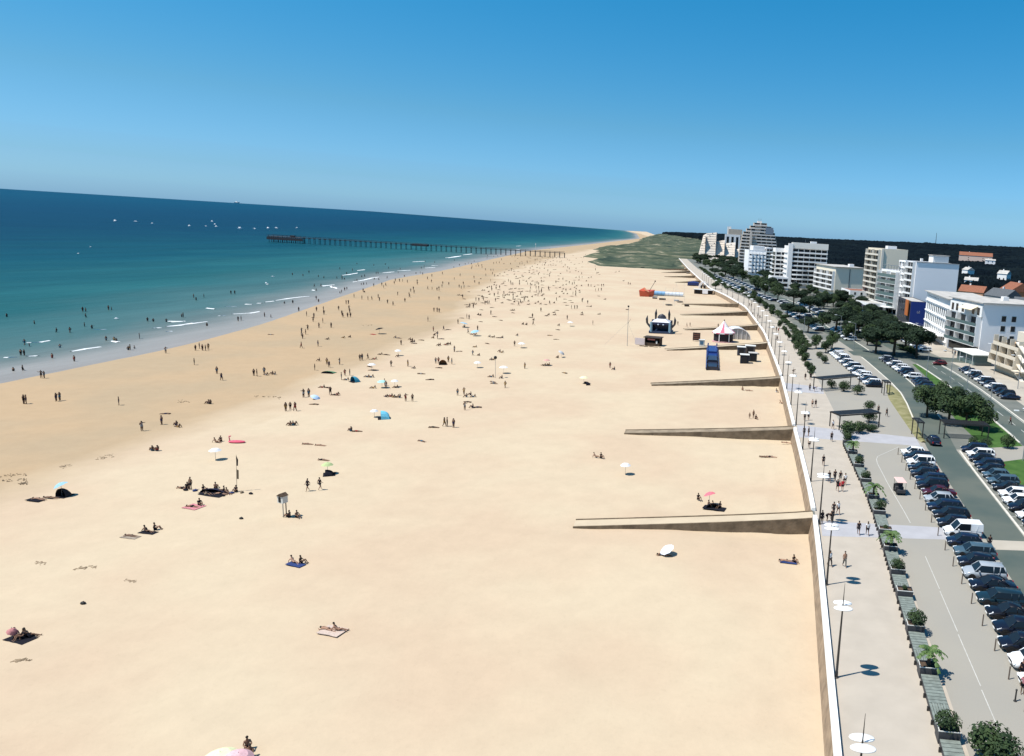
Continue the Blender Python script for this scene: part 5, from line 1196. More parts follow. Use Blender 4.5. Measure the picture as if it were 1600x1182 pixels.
zone(640, 480, 8, '305,62 345,62 370,70 605,212 740,162 715,142 297,307 425,292 327,707 362,707 485,692 528,717 1018,92 1540,142 230,182 1312,492 850,292 730,332 349,402 560,562 790,607 1545,227 1440,772', '690,252 685,242 790,347 825,347 350,337 315,357 300,392 870,107 890,110 1285,44 1420,222 1465,227 1350,362 870,612 385,482 365,487 480,472 510,472 455,477 35,422 10,412 60,442 1005,377 1045,382 1130,562 1155,572 1555,167 1165,387 820,505 1025,668 1050,665', '660,145 900,40 1060,125 1140,170 480,288 400,402 150,418 60,460 970,460 370,764 140,838 260,912 1110,388 890,188 625,558 1140,385')
zone(800, 480, 8, '1010,227 690,157 1225,765', '590,237 1280,788 1295,780 1100,95 575,640 400,735 430,735 465,735', '470,358 550,410 660,828 575,288')
zone(440, 540, 7.27, '225,32 415,12 378,282 540,252 515,217 660,220 890,175 915,168 980,162 1245,242 1435,242 1170,458 1185,492 720,347 775,342 250,592 310,585 100,732 155,748 48,748 555,565 1410,635 1487,640 680,392', '430,177 1060,160 1125,107 1325,132 975,360 1020,364 740,395 635,565 465,482 1300,482 1045,487 100,908 130,908 150,903 790,975 1240,584 1270,592 1310,592 1345,597 1190,587 1500,265', '1000,245 1035,285 525,485 375,675 600,568 1190,110 1595,325 850,980')
zone(640, 580, 8, '600,308 680,294 690,488 1195,212 470,695 435,695 550,710', '715,328 800,328 765,303 790,462 1025,78 1155,93 450,700', '850,458 730,392 295,710 150,884 1050,160 1040,140')
zone(500, 400, 6.667, '385,87 560,102 680,92 715,132 1055,132 1085,117 1095,67 1195,72 1400,50 1515,92 1578,87 835,142 815,182 207,142 340,157 278,192 230,247 255,247 435,222 465,217 585,192 605,187 565,247 612,252 430,302 455,302 485,302 560,322 365,272 385,267 208,392 225,387 257,362 280,352 135,337 175,237 40,232 700,237 1000,187 1045,187 1070,202 880,217 450,377 540,462 885,482 1240,462 1188,587 288,642 318,642 355,437 910,282 1460,217 980,392 928,417 945,377 1168,357 1120,247 845,930 30,702 785,267 860,274 1275,195', '465,382 245,857 315,852 790,857 940,885 960,905 990,915', '820,860 1060,882')
zone(200, 580, 6.15, '855,27 900,92 1210,47 1240,52 1310,32 135,577 325,517 1560,370', '1330,42 1390,32 1415,37 485,542 467,525 775,315 793,318 1515,390 235,768 285,768 1560,528', '365,415')
zone(0, 440, 5.333, '57,295 287,355 472,424 585,428 705,378 690,252 715,252 905,238 930,238 940,232 767,392 1230,333 1278,335 1387,337 1515,297 1527,300 1163,478 885,492 952,492 970,497 1070,572 1085,572 1120,562 1382,600 620,667 436,640 501,552 175,617 203,617 245,542 205,529 112,747 190,742 345,808 370,808 200,1022 220,1022 470,1000 500,995 992,1032 715,300')
zone(240, 420, 5.333, '1157,54 1245,64 1295,38 1373,68 1525,78 1570,78 645,213 677,213 335,244 355,265 420,243 233,403 245,405 107,443 445,478 705,438 730,433 925,403 978,408 1090,293 1160,288 1210,355 1355,258 1375,278 1340,153 1355,183 1395,148 1495,168 350,684 383,668 408,684 433,686 457,678 340,803 528,878 565,932 833,884 862,904 1230,664 1232,563 1370,660 1330,444 1415,454 1545,803', '920,883 945,888 990,873 1020,883 1450,592', '975,552')
rq = random.Random(21)
for _ in range(330):          # the rest of the distant crowd
    py = 400 + 78*rq.random()**1.2; a = np.interp(py, [400, 430, 478], [775, 745, 700]); b = np.interp(py, [400, 430, 478], [925, 950, 935])
    px = a + (b-a)*(rq.random()+rq.random()*.6)/1.6; x, y, z = PB(px, py); FARP.append((x, y, z, rq.choice(['stand', 'sit', 'lie', 'sit', 'lie', 'walk', 'lounge']), px, py))
for _ in range(60):
    px = rq.uniform(470, 800); x0_ = px; py = np.interp(px, [470, 620, 800], [505, 450, 400]) + rq.uniform(-12, 26); x, y, z = PB(px, py); FARP.append((x, y, z, rq.choice(['stand', 'walk', 'stand', 'reach']), px, py))
def near(px, py, r=3.): return any(abs(px-a) < r and abs(py-b) < r for a, b in DONE)
DONE = []; uniq = []
for q in FARP:
    if near(q[4], q[5], 2.2): continue
    DONE.append((q[4], q[5])); uniq.append(q)
uniq.sort(key=lambda q: q[0]**2+q[1]**2)
def zone_label(px, py, x, y, z, p):
    act = {'stand': 'standing', 'walk': 'walking', 'reach': 'gesturing', 'bend': 'bending', 'sit': 'sitting', 'lounge': 'leaning back', 'lie': 'lying'}[p]
    s = sinterp(SHORE, y); t = sinterp(TIDE, y)
    side = 'below the pier head' if px < 480 and y > 250 else ''
    if x < s+1: where = ('in the shallows near the left edge' if px < 150 else 'in the shallows left of the row of five' if px < 310 else 'in the sea below the pier head' if px < 500 else 'in the sea below mid pier' if px < 600 else 'in the sea near the shore end of the pier')
    elif x < t: where = ('on the wet sand at the left edge' if px < 200 else 'on the wet sand left of the dark parasol' if px < 480 else 'on the wet sand around the dark parasol' if px < 640 else 'on the wet sand nearest the pier')
    else: where = ('on the dry sand above the feather flag' if px < 430 else 'on the dry sand by the blue tents' if px < 640 and py > 540 else 'on the sand left of the pale blue parasols' if px < 690 else 'on the sand right of the pale blue parasols' if px < 800 and py > 480 else 'on the distant sand before the pier' if px < 850 else 'on the open sand beyond the crowd' if py > 480 else 'on the distant sand below the dunes')
    return 'figure %s %s' % (act, where), 'people ' + where
CL = [(.008, .008, .012), (.02, .025, .07), (.25, .03, .03), (.012, .012, .012), (.30, .30, .30), (.03, .10, .16), (.02, .02, .02), (.3, .18, .05)]
cr_ = MB(); MADE = {}
for i, (x, y, z, p, px, py) in enumerate(uniq):
    rz = random.uniform(0, 6.28) if p in ('stand', 'walk', 'reach') else R(random.uniform(-120, -50)) if p != 'lie' else R(random.choice([-90, 90])+random.uniform(-30, 30))
    zz = z+.02 if z > SEA_Z+.01 else SEA_Z-random.choice([.15, .45, .7])
    if i < 185:
        lab, gr = zone_label(px, py, x, y, zz, p)
        o = tag(obj('person', LOW[p], None, (x, y, zz), rz, random.choice(CL), random.uniform(.9, 1.05)), lab, 'person', gr); MADE.setdefault(lab, []).append((px, o))
    else:
        me = LOW[p]; T_ = Matrix.Translation((x, y, zz)) @ Matrix.Rotation(rz, 4, 'Z') @ Matrix.Scale(1.05, 4)
        b_ = len(cr_.v); cr_.v += [tuple(T_ @ v.co) for v in me.vertices]
        for q in me.polygons: cr_.f.append(tuple(b_+k for k in q.vertices)); cr_.m.append(q.material_index)
for lab, L_ in MADE.items():
    if len(L_) > 1:
        for k, (px, o) in enumerate(sorted(L_, key=lambda q: q[0])): o['label'] = lab + (', leftmost' if k == 0 else ', %s from the left' % ORD[k])
c_ = obj('distant_crowd', (cr_, [mat('tanned'), mat('dark_cloth', (.02, .02, .03), .9), hair_m])); c_['kind'] = 'stuff'; c_['label'] = 'hundreds of tiny bathers on the far sand before the pier'

# nearer people, each described
def pn(px, py, pose, face, lab, top=None, bottom='swimsuit', bcol=(.01, .01, .02), sc=1.0, group=None, beach=True, skin=None):
    x, y, z = PB(px, py) if beach else (*P(px, py, 0), .006)
    return person(pose, x, y, z+.03*beach, R(face), lab, group, top, bottom, bcol, sc, skin)
DK = (.012, .012, .018); RD = (.35, .02, .03); WT = (.7, .7, .7); BG = (.45, .36, .28); BL = (.03, .05, .15); PK = (.5, .2, .22)
pn(481, 768, 'walk', -20, 'person walking with a bag beside the signal post, left of two', DK, 'shorts', DK); pn(500, 766, 'walk', 160, 'person walking away beside the signal post, right of two', DK, 'shorts', DK)
pn(452, 809, 'sit', -90, 'person in black sitting in the shade of the signal post', DK, 'shorts', DK); pn(464, 809, 'sit', 60, 'bare backed person sitting just right of the signal post', None, 'shorts', DK)
pn(459, 880, 'lounge', 70, 'person leaning back on a towel below the signal post', None, 'swimsuit', DK); pn(470, 881, 'sit', 100, 'person in black sitting upright below the signal post', DK, 'shorts', DK)
pn(512, 985, 'lie', 80, 'sunbather lying on the far side of the lowest pale towel', None); pn(528, 986, 'lounge', 95, 'sunbather propped up on the lowest pale towel', None, 'swimsuit', DK)
pn(24, 997, 'sit', 60, 'person sitting under the small pink shade at the lower left', PK, 'shorts', DK); pn(38, 998, 'sit', -30, 'person sitting on the black blanket at the lower left', DK, 'shorts', DK); pn(46, 995, 'lounge', 100, 'person leaning back beside a bag at the lower left', None, 'shorts', DK)
pn(205, 839, 'lie', 85, 'sunbather lying alone left of the pair with a raised leg', None); pn(230, 832, 'lounge', 80, 'sunbather with a raised leg on a black towel', DK, 'swimsuit', DK); pn(242, 829, 'sit', 120, 'person in black sitting beside the sunbather with a raised leg', DK, 'shorts', DK)
pn(60, 781, 'lie', 85, 'sunbather lying left of the pale blue parasol', None); pn(78, 779, 'lie', 95, 'sunbather lying between the towel and the pale blue parasol', None, 'swimsuit', DK)
pn(387, 1170, 'sit', 40, 'dark haired person sitting above the pink parasol at the bottom edge', None, 'swimsuit', DK); pn(391, 1182, 'sit', 20, 'dark haired person sitting right beside the pink parasol at the bottom edge', None, 'swimsuit', DK)
for i, (px, py, po, f_, w_) in enumerate(((285, 764, 'lie', 80, 'lying at the left end'), (293, 764, 'sit', 30, 'sitting at the left end'), (298, 766, 'stand', 0, 'standing at the left'), (318, 768, 'sit', 90, 'sitting left of the black windbreak'), (337, 764, 'sit', 200, 'sitting behind the black windbreak'), (350, 770, 'sit', -60, 'sitting right of the black windbreak'), (356, 772, 'lounge', 60, 'leaning back right of the black windbreak'), (369, 769, 'sit', 0, 'waving an arm near the feather flag'), (300, 793, 'lie', 85, 'lying below it on a pink towel'), (312, 790, 'sit', 60, 'sitting below it on a pink towel'), (345, 773, 'lie', 90, 'lying before the black windbreak'), (325, 772, 'lie', 60, 'lying on dark cloth before the windbreak'))):
    pn(px, py, po, f_, 'beachgoer %s of the big group under the feather flag' % w_, DK if i % 2 else None, 'shorts', DK, group='the big group beside the feather flag')
pn(338, 692, 'lounge', 80, 'sunbather propped up left of the pink inflatable', None); pn(345, 690, 'sit', 10, 'person sitting next to the pink inflatable', DK, 'shorts', DK)
pn(480, 695, 'lie', 90, 'sunbather lying above the green parasol', None); pn(500, 697, 'lie', 88, 'second sunbather lying above the green parasol', None); pn(505, 720, 'lie', 85, 'sunbather lying just behind the green parasol', DK)
pn(1160, 610, 'sit', 20, 'person sitting with arms raised below the third ramp', None, 'swimsuit', DK); pn(1170, 611, 'lie', 88, 'sunbather lying below the third ramp', None); pn(1213, 613, 'sit', 50, 'person in pale clothes sitting against the sea wall below the third ramp', BG, 'shorts', WT); pn(1221, 631, 'lounge', 80, 'pale sunbather leaning on the sea wall between the ramps', None, 'swimsuit', BG)
pn(1171, 655, 'stand', 0, 'child standing above the second ramp', None, sc=.75); pn(1177, 654, 'stand', 40, 'thin person standing in the trio above the second ramp', None); pn(1181, 655, 'sit', 30, 'person in black sitting in the trio above the second ramp', DK, 'shorts', DK)
pn(1228, 693, 'lie', 80, 'sunbather lying near the sea wall just below the second ramp', None, 'swimsuit', DK); pn(1194, 715, 'lie', 87, 'sunbather lying left end to the sea wall between ramps', None); pn(1205, 715, 'lie', 85, 'second sunbather in the pair lying between ramps', DK)
pn(931, 715, 'lounge', 80, 'sunbather propped on elbows above the white parasol', None); pn(939, 716, 'sit', 60, 'person in black sitting above the white parasol', DK, 'shorts', DK)
pn(1091, 781, 'sit', 40, 'person sitting left of the pink parasol', DK, 'shorts', DK); pn(1107, 792, 'sit', 60, 'person sitting under the pink parasol', None, 'shorts', DK); pn(1125, 794, 'sit', -40, 'person in black at the right end of the pink parasol group', DK, 'shorts', DK); pn(1117, 792, 'lounge', 80, 'person lying back in the middle of the pink parasol group', DK, 'shorts', DK)
pn(1228, 878, 'lie', 85, 'sunbather with bent knees lying near the sea wall below the nearest ramp', None); pn(1240, 879, 'sit', 50, 'person in black sitting near the sea wall below the nearest ramp', DK, 'shorts', DK)
pn(1037, 869, 'lie', 85, 'person lying in the shade of the white dome parasol', DK)
pn(1122, 513, 'stand', 0, 'person standing left of the striped tent', DK) ; pn(1073, 512, 'walk', 80, 'person walking right of the dark blue castle', DK); pn(1078, 511, 'walk', 60, 'second person walking right of the dark blue castle', DK); pn(1059, 509, 'walk', 30, 'person running beside the dark blue castle', DK)
# promenade and path
PRO = [(1286, 728, 'walk', 0, DK, 'shorts', 'person in black on the promenade above the group with red bags'), (1295, 754, 'walk', 10, DK, 'shorts', 'person in black at the left of the row walking by the third lamp'), (1304, 752, 'walk', 170, DK, 'trousers', 'second from left of the row walking by the third lamp'), (1312.5, 754, 'walk', 175, DK, 'shorts', 'person in grey black beside the one in white'), (1320, 758, 'walk', 180, WT, 'shorts', 'person in white at the right of the walking row'),
       (1308, 768, 'walk', 10, DK, 'shorts', 'person in black carrying a red bag'), (1316, 768, 'walk', -10, RD, 'shorts', 'person in red walking lowest in the group'),
       (1284, 819, 'stand', 30, DK, 'shorts', 'person in black leaning near the lamp at the ramp top'), (1292, 815, 'bend', 70, DK, 'shorts', 'person bending near the lamp at the ramp top'), (1300, 816, 'stand', 200, DK, 'trousers', 'person in black right of the one bending at the ramp top'), (1302, 805, 'walk', 160, DK, 'shorts', 'person in black just above the ramp top trio'), (1309, 804, 'walk', 20, WT, 'shorts', 'person in pale top with a dark hat above the ramp top'),
       (1341, 836, 'walk', 175, DK, 'shorts', 'person in black on the pale band near the planters'), (1355, 837, 'walk', 185, WT, 'shorts', 'person in a white top on the pale band near the planters'),
       (1296, 885, 'walk', 30, WT, 'trousers', 'person walking right behind the third lamp pole'), (1319, 886, 'walk', 10, None, 'trousers', 'bare chested man in grey trousers walking on the promenade'),
       (1258, 594, 'walk', 0, DK, 'shorts', 'person left of two on the promenade near the second pergola'), (1266, 594, 'walk', 10, DK, 'shorts', 'person right of two on the promenade near the second pergola'), (1265, 611, 'stand', 0, DK, 'trousers', 'person in long black on the pale band by the third ramp'), (1272, 612, 'bend', 90, BL, 'shorts', 'person bending over on the pale band by the third ramp'),
       (1269, 637, 'walk', 0, None, 'shorts', 'bare backed person in the pair between second and third ramps'), (1274, 637, 'walk', 10, DK, 'shorts', 'person in black in the pair between second and third ramps'), (1257, 658, 'walk', 0, DK, 'shorts', 'person left of two above the second ramp lamp'), (1263, 657, 'walk', 170, DK, 'shorts', 'person right of two above the second ramp lamp'),
       (1301, 671, 'walk', 20, WT, 'shorts', 'person in a white top beside the big pergola post'), (1299, 690, 'walk', 180, DK, 'trousers', 'person in black walking below the big pergola'), (1256, 682, 'stand', 0, DK, 'shorts', 'person in black on the pale band at the second ramp'), (1263, 682, 'stand', 60, DK, 'shorts', 'second person in black on the pale band at the second ramp'),
       (1372, 646, 'stand', 0, DK, 'trousers', 'person in black on the path right of the big pergola'), (1385, 651, 'walk', 20, DK, 'trousers', 'slim person at the edge of the dry grass bank'), (1264, 701, 'walk', 0, BG, 'shorts', 'person in beige close to the parapet below the second ramp'),
       (1209, 516, 'walk', 0, DK, 'shorts', 'person far up the promenade beside the first clipped tree'), (1213, 518, 'walk', 0, DK, 'shorts', 'person far up the promenade, right of the one by the clipped tree'), (1216, 520, 'walk', 0, RD, 'shorts', 'person in red far up the promenade by the clipped trees'), (1184, 497, 'walk', 0, DK, 'shorts', 'person left of two far up the promenade'), (1187, 499, 'walk', 0, DK, 'shorts', 'person right of two far up the promenade'), (1176, 494, 'stand', 0, DK, 'shorts', 'dark figure at the parapet far up the promenade'), (1214, 533, 'walk', 0, DK, 'shorts', 'person on the promenade level with the striped tent'), (1171, 479, 'walk', 0, DK, 'shorts', 'farthest pair walker, left'), (1174, 480, 'walk', 0, DK, 'shorts', 'farthest pair walker, right'),
       (1239, 584, 'bend', 60, DK, 'shorts', 'person bending on the promenade above the third ramp'), (1578, 664, 'walk', 60, RD, 'trousers', 'person in a red jacket crossing the second road'), (1545, 858, 'stand', 180, DK, 'trousers', 'person in black standing behind the cars by the crosswalk'), (1597, 1085, 'stand', 0, PK, 'shorts', 'person in pink beside the lowest parked car at the right edge'), (1596, 1060, 'stand', 180, DK, 'shorts', 'person in black by the lowest parked cars at the right edge'), (1260, 548, 'walk', 0, DK, 'trousers', 'person beside the round shrubs at the far car park')]
for px, py, po, f_, tp, bt, lab in PRO: pn(px, py, po, f_, lab, tp, bt, DK if lab.find('grey') < 0 else (.12, .12, .11), beach=False)
x, y = P(1313, 758); bag = MB().box((0, 0, .3), (.5, .2, .45)); bag.tube((-.15, 0, .52), (.15, 0, .66), .015); tag(obj('red_bag', (bag, mat('red_cloth', (.45, .02, .04), .8)), None, (x, y-.6, .0)), 'red bag carried low in the walking group', 'bag')
bm_ = MB(); bm_.tube((0, 0, 0), (0, 0, .9), .07, .06, 8); bm_.lathe([(.14, 0), (.14, .05), (.07, .08)], 10); bm_.ball((0, 0, .95), .09)
x, y = P(1586, 1096); tag(obj('bollard', (bm_, metal_dk), None, (x, y, 0)), 'short black ball topped bollard at the lower right edge', 'bollard')

# ------------------------------------------------------------------ parasols, tents, towels
def parasol(px, py, col, lab, r=1.05, h=1.75, tilt=0, ta=0, group=None):
    r *= .66; h *= .88
    x, y, z = PB(px, py); o = thing('parasol', lab, 'parasol', (x, y, z), ta, group)
    n_ = 16; c = MB(); c.v.append((0, 0, .42)); c.v += [(r*.55*math.cos(2*math.pi*i/n_), r*.55*math.sin(2*math.pi*i/n_), .30) for i in range(n_)]
    c.v += [(r*(1 if i % 2 == 0 else .955)*math.cos(2*math.pi*i/n_), r*(1 if i % 2 == 0 else .955)*math.sin(2*math.pi*i/n_), .0 if i % 2 == 0 else .04) for i in range(n_)]
    for i in range(n_): c.f += [(0, 1+i, 1+(i+1) % n_), (1+i, 1+n_+i, 1+n_+(i+1) % n_, 1+(i+1) % n_)]; c.m += [0, 0]
    cp = obj('canopy', (c, cloth_m), o, (0, 0, h-.35), (0, R(tilt), 0), col); cp.data.materials[0] = cloth_m
    obj('pole', (MB().tube((0, 0, -.25), (0, 0, h+.12), .025, .02, 6), metal_gr), o)
    return o
def towel(px, py, col, lab, rz=0, w=.9, l=1.9, name='towel'):
    x, y, z = PB(px, py); m_ = MB(); nx_ = 6
    vs = []; 
    for i in range(nx_+1):
        for j in (0, 1): vs.append((-w/2+w*j+random.uniform(-.03, .03), -l/2+l*i/nx_, .05+random.uniform(0, .035)))
    m_.add(vs+[(a, b, c-.03) for a, b, c in vs], [(2*i, 2*i+1, 2*i+3, 2*i+2) for i in range(nx_)]+[(2*i+14, 2*i+16, 2*i+17, 2*i+15) for i in range(nx_)]+[(0, 14, 15, 1), (12, 13, 27, 26)])
    return tag(obj(name, (m_, cloth_m), None, (x, y, z+.02), R(rz), col), lab, 'towel')
WHP = (.70, .70, .71); LBL = (.28, .48, .62)
parasol(337, 719, WHP, 'white parasol standing alone above the big group', 1.25, 2.0)
parasol(97, 775, LBL, 'pale blue parasol tilted over at the left edge', 1.25, 1.9, -28, .3)
parasol(1042, 868, (.70, .73, .8), 'white dome parasol tipped low on the open sand below the nearest ramp', 1.3, 1.15, -30, .5)
parasol(977, 741, WHP, 'white parasol standing alone left of the pink one', 1.2, 1.9)
parasol(1108, 789, (.62, .16, .2), 'pink red parasol over a group between the ramps', 1.3, 2.0, 22, 2.6)
parasol(912, 600, (.75, .72, .45), 'pale yellow parasol with a black shelter under it', 1.5, 2.0)
parasol(854, 571, (.55, .32, .28), 'small salmon pink parasol right of the crowd', 1.4, 1.8)
parasol(877, 559, (.5, .5, .5), 'tilted black and white parasol right of the crowd', 1.5, 1.9, 35, 0)
parasol(891, 510, WHP, 'white parasol at the edge of the far open sand', 1.6, 1.9)
parasol(815, 544, WHP, 'white parasol above the mast topped one', 1.6, 1.8); parasol(787, 584, WHP, 'white parasol beside the tall thin pole', 1.6, 2.1)
parasol(746, 575, WHP, 'white parasol left of the tall thin pole', 1.4, 1.8); parasol(725, 512, LBL, 'pale blue parasol, upper of the two side by side', 2.2, 1.9, 15, 1); parasol(742, 525, LBL, 'pale blue parasol, lower of the two side by side', 2.0, 1.9, -15, 1)
parasol(512, 741, (.42, .5, .25), 'green yellow parasol over a black beach shelter', 1.2, 1.9); parasol(581, 579, WHP, 'white parasol above the blue tent with a porthole', 1.4, 1.9)
parasol(597, 606, (.35, .62, .58), 'pale green parasol right of the porthole tent', 1.5, 1.8); parasol(617, 605, WHP, 'white parasol right of the pale green one', 1.2, 1.8); parasol(622, 556, WHP, 'white parasol at the edge of the wet sand', 1.3, 1.8)
parasol(493, 624, (.45, .6, .8), 'pale blue white parasol lying low on the sand', 1.4, .8, 25, 0); parasol(585, 652, WHP, 'white parasol left of the bright blue tent', 1.1, 1.6)
parasol(593, 522, DK, 'big dark parasol alone on the wet sand', 1.9, 2.1, 18, 3); towel(583, 523, RD, 'red towel beside the big dark parasol', 70)
parasol(374, 1196, (.66, .42, .44), 'pink and white parasol cut by the bottom edge', 1.35, 1.0, 12, 0); parasol(345, 1193, (.72, .74, .45), 'pale yellow parasol cut by the bottom edge', 1.6, .9)
parasol(20, 999, (.45, .2, .2), 'small pink shade over the group at the lower left', .6, 1.1, 30, 0)
towel(32, 1000, DK, 'black blanket under the lower left group', 80, 1.2, 2.2); towel(232, 833, DK, 'black towel under the sunbather with a raised leg', 85); towel(204, 840, (.3, .25, .2), 'brown towel left of the black one', 85)
towel(462, 883, BL, 'dark blue towel below the signal post', 75); towel(520, 987, (.5, .4, .34), 'pale towel under the lowest pair of sunbathers', 80, 1.5, 2.1); towel(303, 793, PK, 'pink towel below the big group', 80, 1.6, 2.0)
towel(55, 782, DK, 'dark towel left of the pale blue parasol', 85); towel(1232, 879, BL, 'blue towel near the sea wall below the nearest ramp', 85); towel(334, 773, DK, 'dark cloth spread before the windbreak', 80, 1.6, 3.4); towel(1116, 795, DK, 'black cloth under the pink parasol group', 80, 1.4, 3.0)
def shelter(px, py, col, lab, w=2.2, d=1.3, h=1.15, rz=0, name='beach_tent'):
    w *= .8; d *= .8; h *= .85
    x, y, z = PB(px, py); m_ = MB(); k = 8; rows = 7; vs = []
    for j in range(rows+1):
        b = math.pi*.5*j/rows
        for i in range(k+1):
            a = math.pi*i/k; vs.append((-w/2*math.cos(a)*(1-.0*j), d*math.sin(b)-.3, h*math.sin(a)*max(.0, math.cos(b))**.7+.01))
    m_.add(vs, [(j*(k+1)+i, j*(k+1)+i+1, (j+1)*(k+1)+i+1, (j+1)*(k+1)+i) for j in range(rows) for i in range(k)])
    o = tag(obj(name, (m_, cloth_m), None, (x, y, z), R(rz), col), lab, 'tent'); 
    obj('groundsheet', (MB().box((0, .2, .02), (w*.98, d+.6, .04)), cloth_m), o, color=DK); return o
shelter(598, 654, (.16, .5, .66), 'bright blue pop up tent, the largest on the sand', 2.6, 1.8, 1.7, -60); shelter(553, 597, (.06, .3, .42), 'teal blue tent with a round window, amid a small group', 2.4, 1.6, 1.5, -30)
shelter(692, 570, (.38, .18, .08), 'orange brown tent between two standing couples', 2.4, 1.6, 1.5, 20); shelter(512, 742, DK, 'black beach shelter under the green parasol', 2.4, 1.2, .8, -60); shelter(916, 602, DK, 'black shelter under the pale yellow parasol', 2.6, 1.4, 1.0, -60)
shelter(334, 770, (.02, .02, .04), 'low black windbreak tent in the middle of the big group', 4.2, 1.2, .65, 0, 'windbreak'); shelter(513, 583, (.10, .22, .12), 'green paddling pool like shelter with people round it', 3.6, 1.6, .5, 0); shelter(45, 996, DK, 'small black bag shelter at the lower left', 1.0, .7, .5)
shelter(98, 776, (.03, .03, .035), 'dark wedge shelter under the pale blue parasol', 1.7, 1.2, 1.3, 0); shelter(1114, 794, DK, 'low black shelter under the pink parasol', 2.4, 1.2, .8, 10)
# pink inflatable, bags
x, y, z = PB(370, 692); m_ = MB(); m_.ball((0, 0, .18), (1.3, .5, .2), 12, 6); m_.tube((-1, 0, .2), (-1.1, 0, 1.0), .09, .07, 6); m_.ball((-.95, 0, 1.05), (.2, .1, .1)); tag(obj('inflatable', (m_, plast_m), None, (x, y, z), .2, (.6, .09, .14)), 'flat pink red inflatable lying on the sand', 'inflatable')
for px, py, lab in ((377, 812, 'tiny dark bag alone below the feather flag'), (130, 945, 'tiny dark thing alone on the lower left sand')):
    x, y, z = PB(px, py); tag(obj('bag', (MB().ball((0, 0, .14), (.25, .18, .16)).tube((-.1, 0, .25), (.1, 0, .36), .02), black_m), None, (x, y, z)), lab, 'bag')
for i, (px, py) in enumerate(((290, 767), (305, 768), (322, 773), (348, 776), (362, 772), (378, 771), (392, 773))):
    x, y, z = PB(px, py); tag(obj('bag', (MB().ball((0, 0, .13), (.32, .2, .16)).tube((-.12, 0, .24), (.12, 0, .38), .02), cloth_m), None, (x, y, z), i, (DK, BL, (.2, .15, .1))[i % 3]), 'dark beach bag lying by the big group, %s' % ('leftmost' if i == 0 else ORD[i]+' from the left'), 'bag', 'bags of the big group')
# dry seaweed and disturbed sand along the tide line
sw_ = MB(); rw = random.Random(4)
for q in ([(0, 744), (42, 742)], [(4, 752), (44, 750)], [(30, 756), (40, 756)], [(95, 730), (110, 728)], [(150, 718), (175, 712)], [(395, 619), (440, 621)], [(278, 628), (294, 628)], [(118, 890), (150, 886)], [(52, 880), (72, 881)], [(195, 908), (212, 909)], [(565, 508), (582, 509)], [(20, 1034), (45, 1032)]):
    for _ in range(20):
        t = rw.random(); px = q[0][0]+(q[1][0]-q[0][0])*t+rw.uniform(-3, 3); py = q[0][1]+(q[1][1]-q[0][1])*t+rw.gauss(0, 1.2); x, y, z = PB(px, py)
        a = rw.uniform(0, 3.1); s_ = rw.uniform(.05, .22); sw_.box((x, y, z+.02), (s_*1.8, s_*.6, .07), a)
o = obj('seaweed', (sw_, mat('seaweed', (.26, .19, .12), .95, noise=.4, scale=2))); o['kind'] = 'stuff'; o['label'] = 'scraps of dry seaweed and scuffed sand along the tide line'
# people at the cafes
for i, (px, py) in enumerate(((1392, 510), (1399, 512), (1405, 513), (1478, 550), (1488, 553), (1492, 556), (1497, 557), (1503, 558), (1510, 561), (1516, 563))):
    x, y = P(px, py, 0); tag(obj('person', LOW['sit' if i % 3 == 0 else 'stand'], None, (x, y, .01), i*1.3, CL[i % 8]), 'small figure on the pale café pavement, %s' % ('leftmost' if i == 0 else ORD[i]+' from the left'), 'person', 'people at the cafés')
# feather flag and signal post
x, y, z = PB(370, 768); o = thing('feather_flag', 'tall thin pole with a dark feather flag beside the big group', 'flag', (x, y, z)); obj('pole', (MB().tube((0, 0, -.2), (.25, 0, 5.0), .03, .015, 5), metal_dk), o)
fl = MB().add([(.2, 0, 4.9), (.42, .03, 4.3), (.36, .0, 3.5), (.17, 0, 3.5), (.2, .03, 4.9), (.42, .06, 4.3), (.36, .03, 3.5), (.17, .03, 3.5)], [(0, 1, 2, 3), (7, 6, 5, 4), (0, 4, 5, 1), (1, 5, 6, 2)]); obj('flag', (fl, cloth_m), o, color=DK)
fl = MB().add([(.13, 0, 3.0), (.4, .03, 2.9), (.36, .0, 1.7), (.07, 0, 1.7), (.13, .03, 3.0), (.4, .06, 2.9), (.36, .03, 1.7), (.07, .03, 1.7)], [(0, 1, 2, 3), (7, 6, 5, 4), (0, 4, 5, 1), (1, 5, 6, 2)]); obj('flag', (fl, cloth_m), o, color=(.15, .12, .08))
x, y, z = PB(443, 809); o = thing('signal_post', 'beach post carrying a small white fronted cabin with a dark arch', 'sign', (x, y, z), R(-15))
obj('pole', (MB().tube((0, 0, -.2), (0, 0, 2.0), .05, .05, 6), metal_gr), o); bx('cabin', o, rim_pale, (0, 0, 2.35), (.85, .7, .85)); bx('opening', o, black_m, (-.05, -.37, 2.3), (.32, .06, .5))
obj('arch', (MB().tube((-.05, -.34, 2.55), (-.05, -.40, 2.55), .16, .16, 12), black_m), o)
obj('roof', (MB().add([(-.5, -.45, 2.78), (.5, -.45, 2.78), (.5, .45, 2.78), (-.5, .45, 2.78), (0, -.45, 3.12), (0, .45, 3.12)], [(0, 1, 4), (2, 3, 5), (1, 2, 5, 4), (3, 0, 4, 5), (3, 2, 1, 0)]), bark), o); bx('post', o, bark, (.25, .2, 1.0), (.08, .08, 2.0))

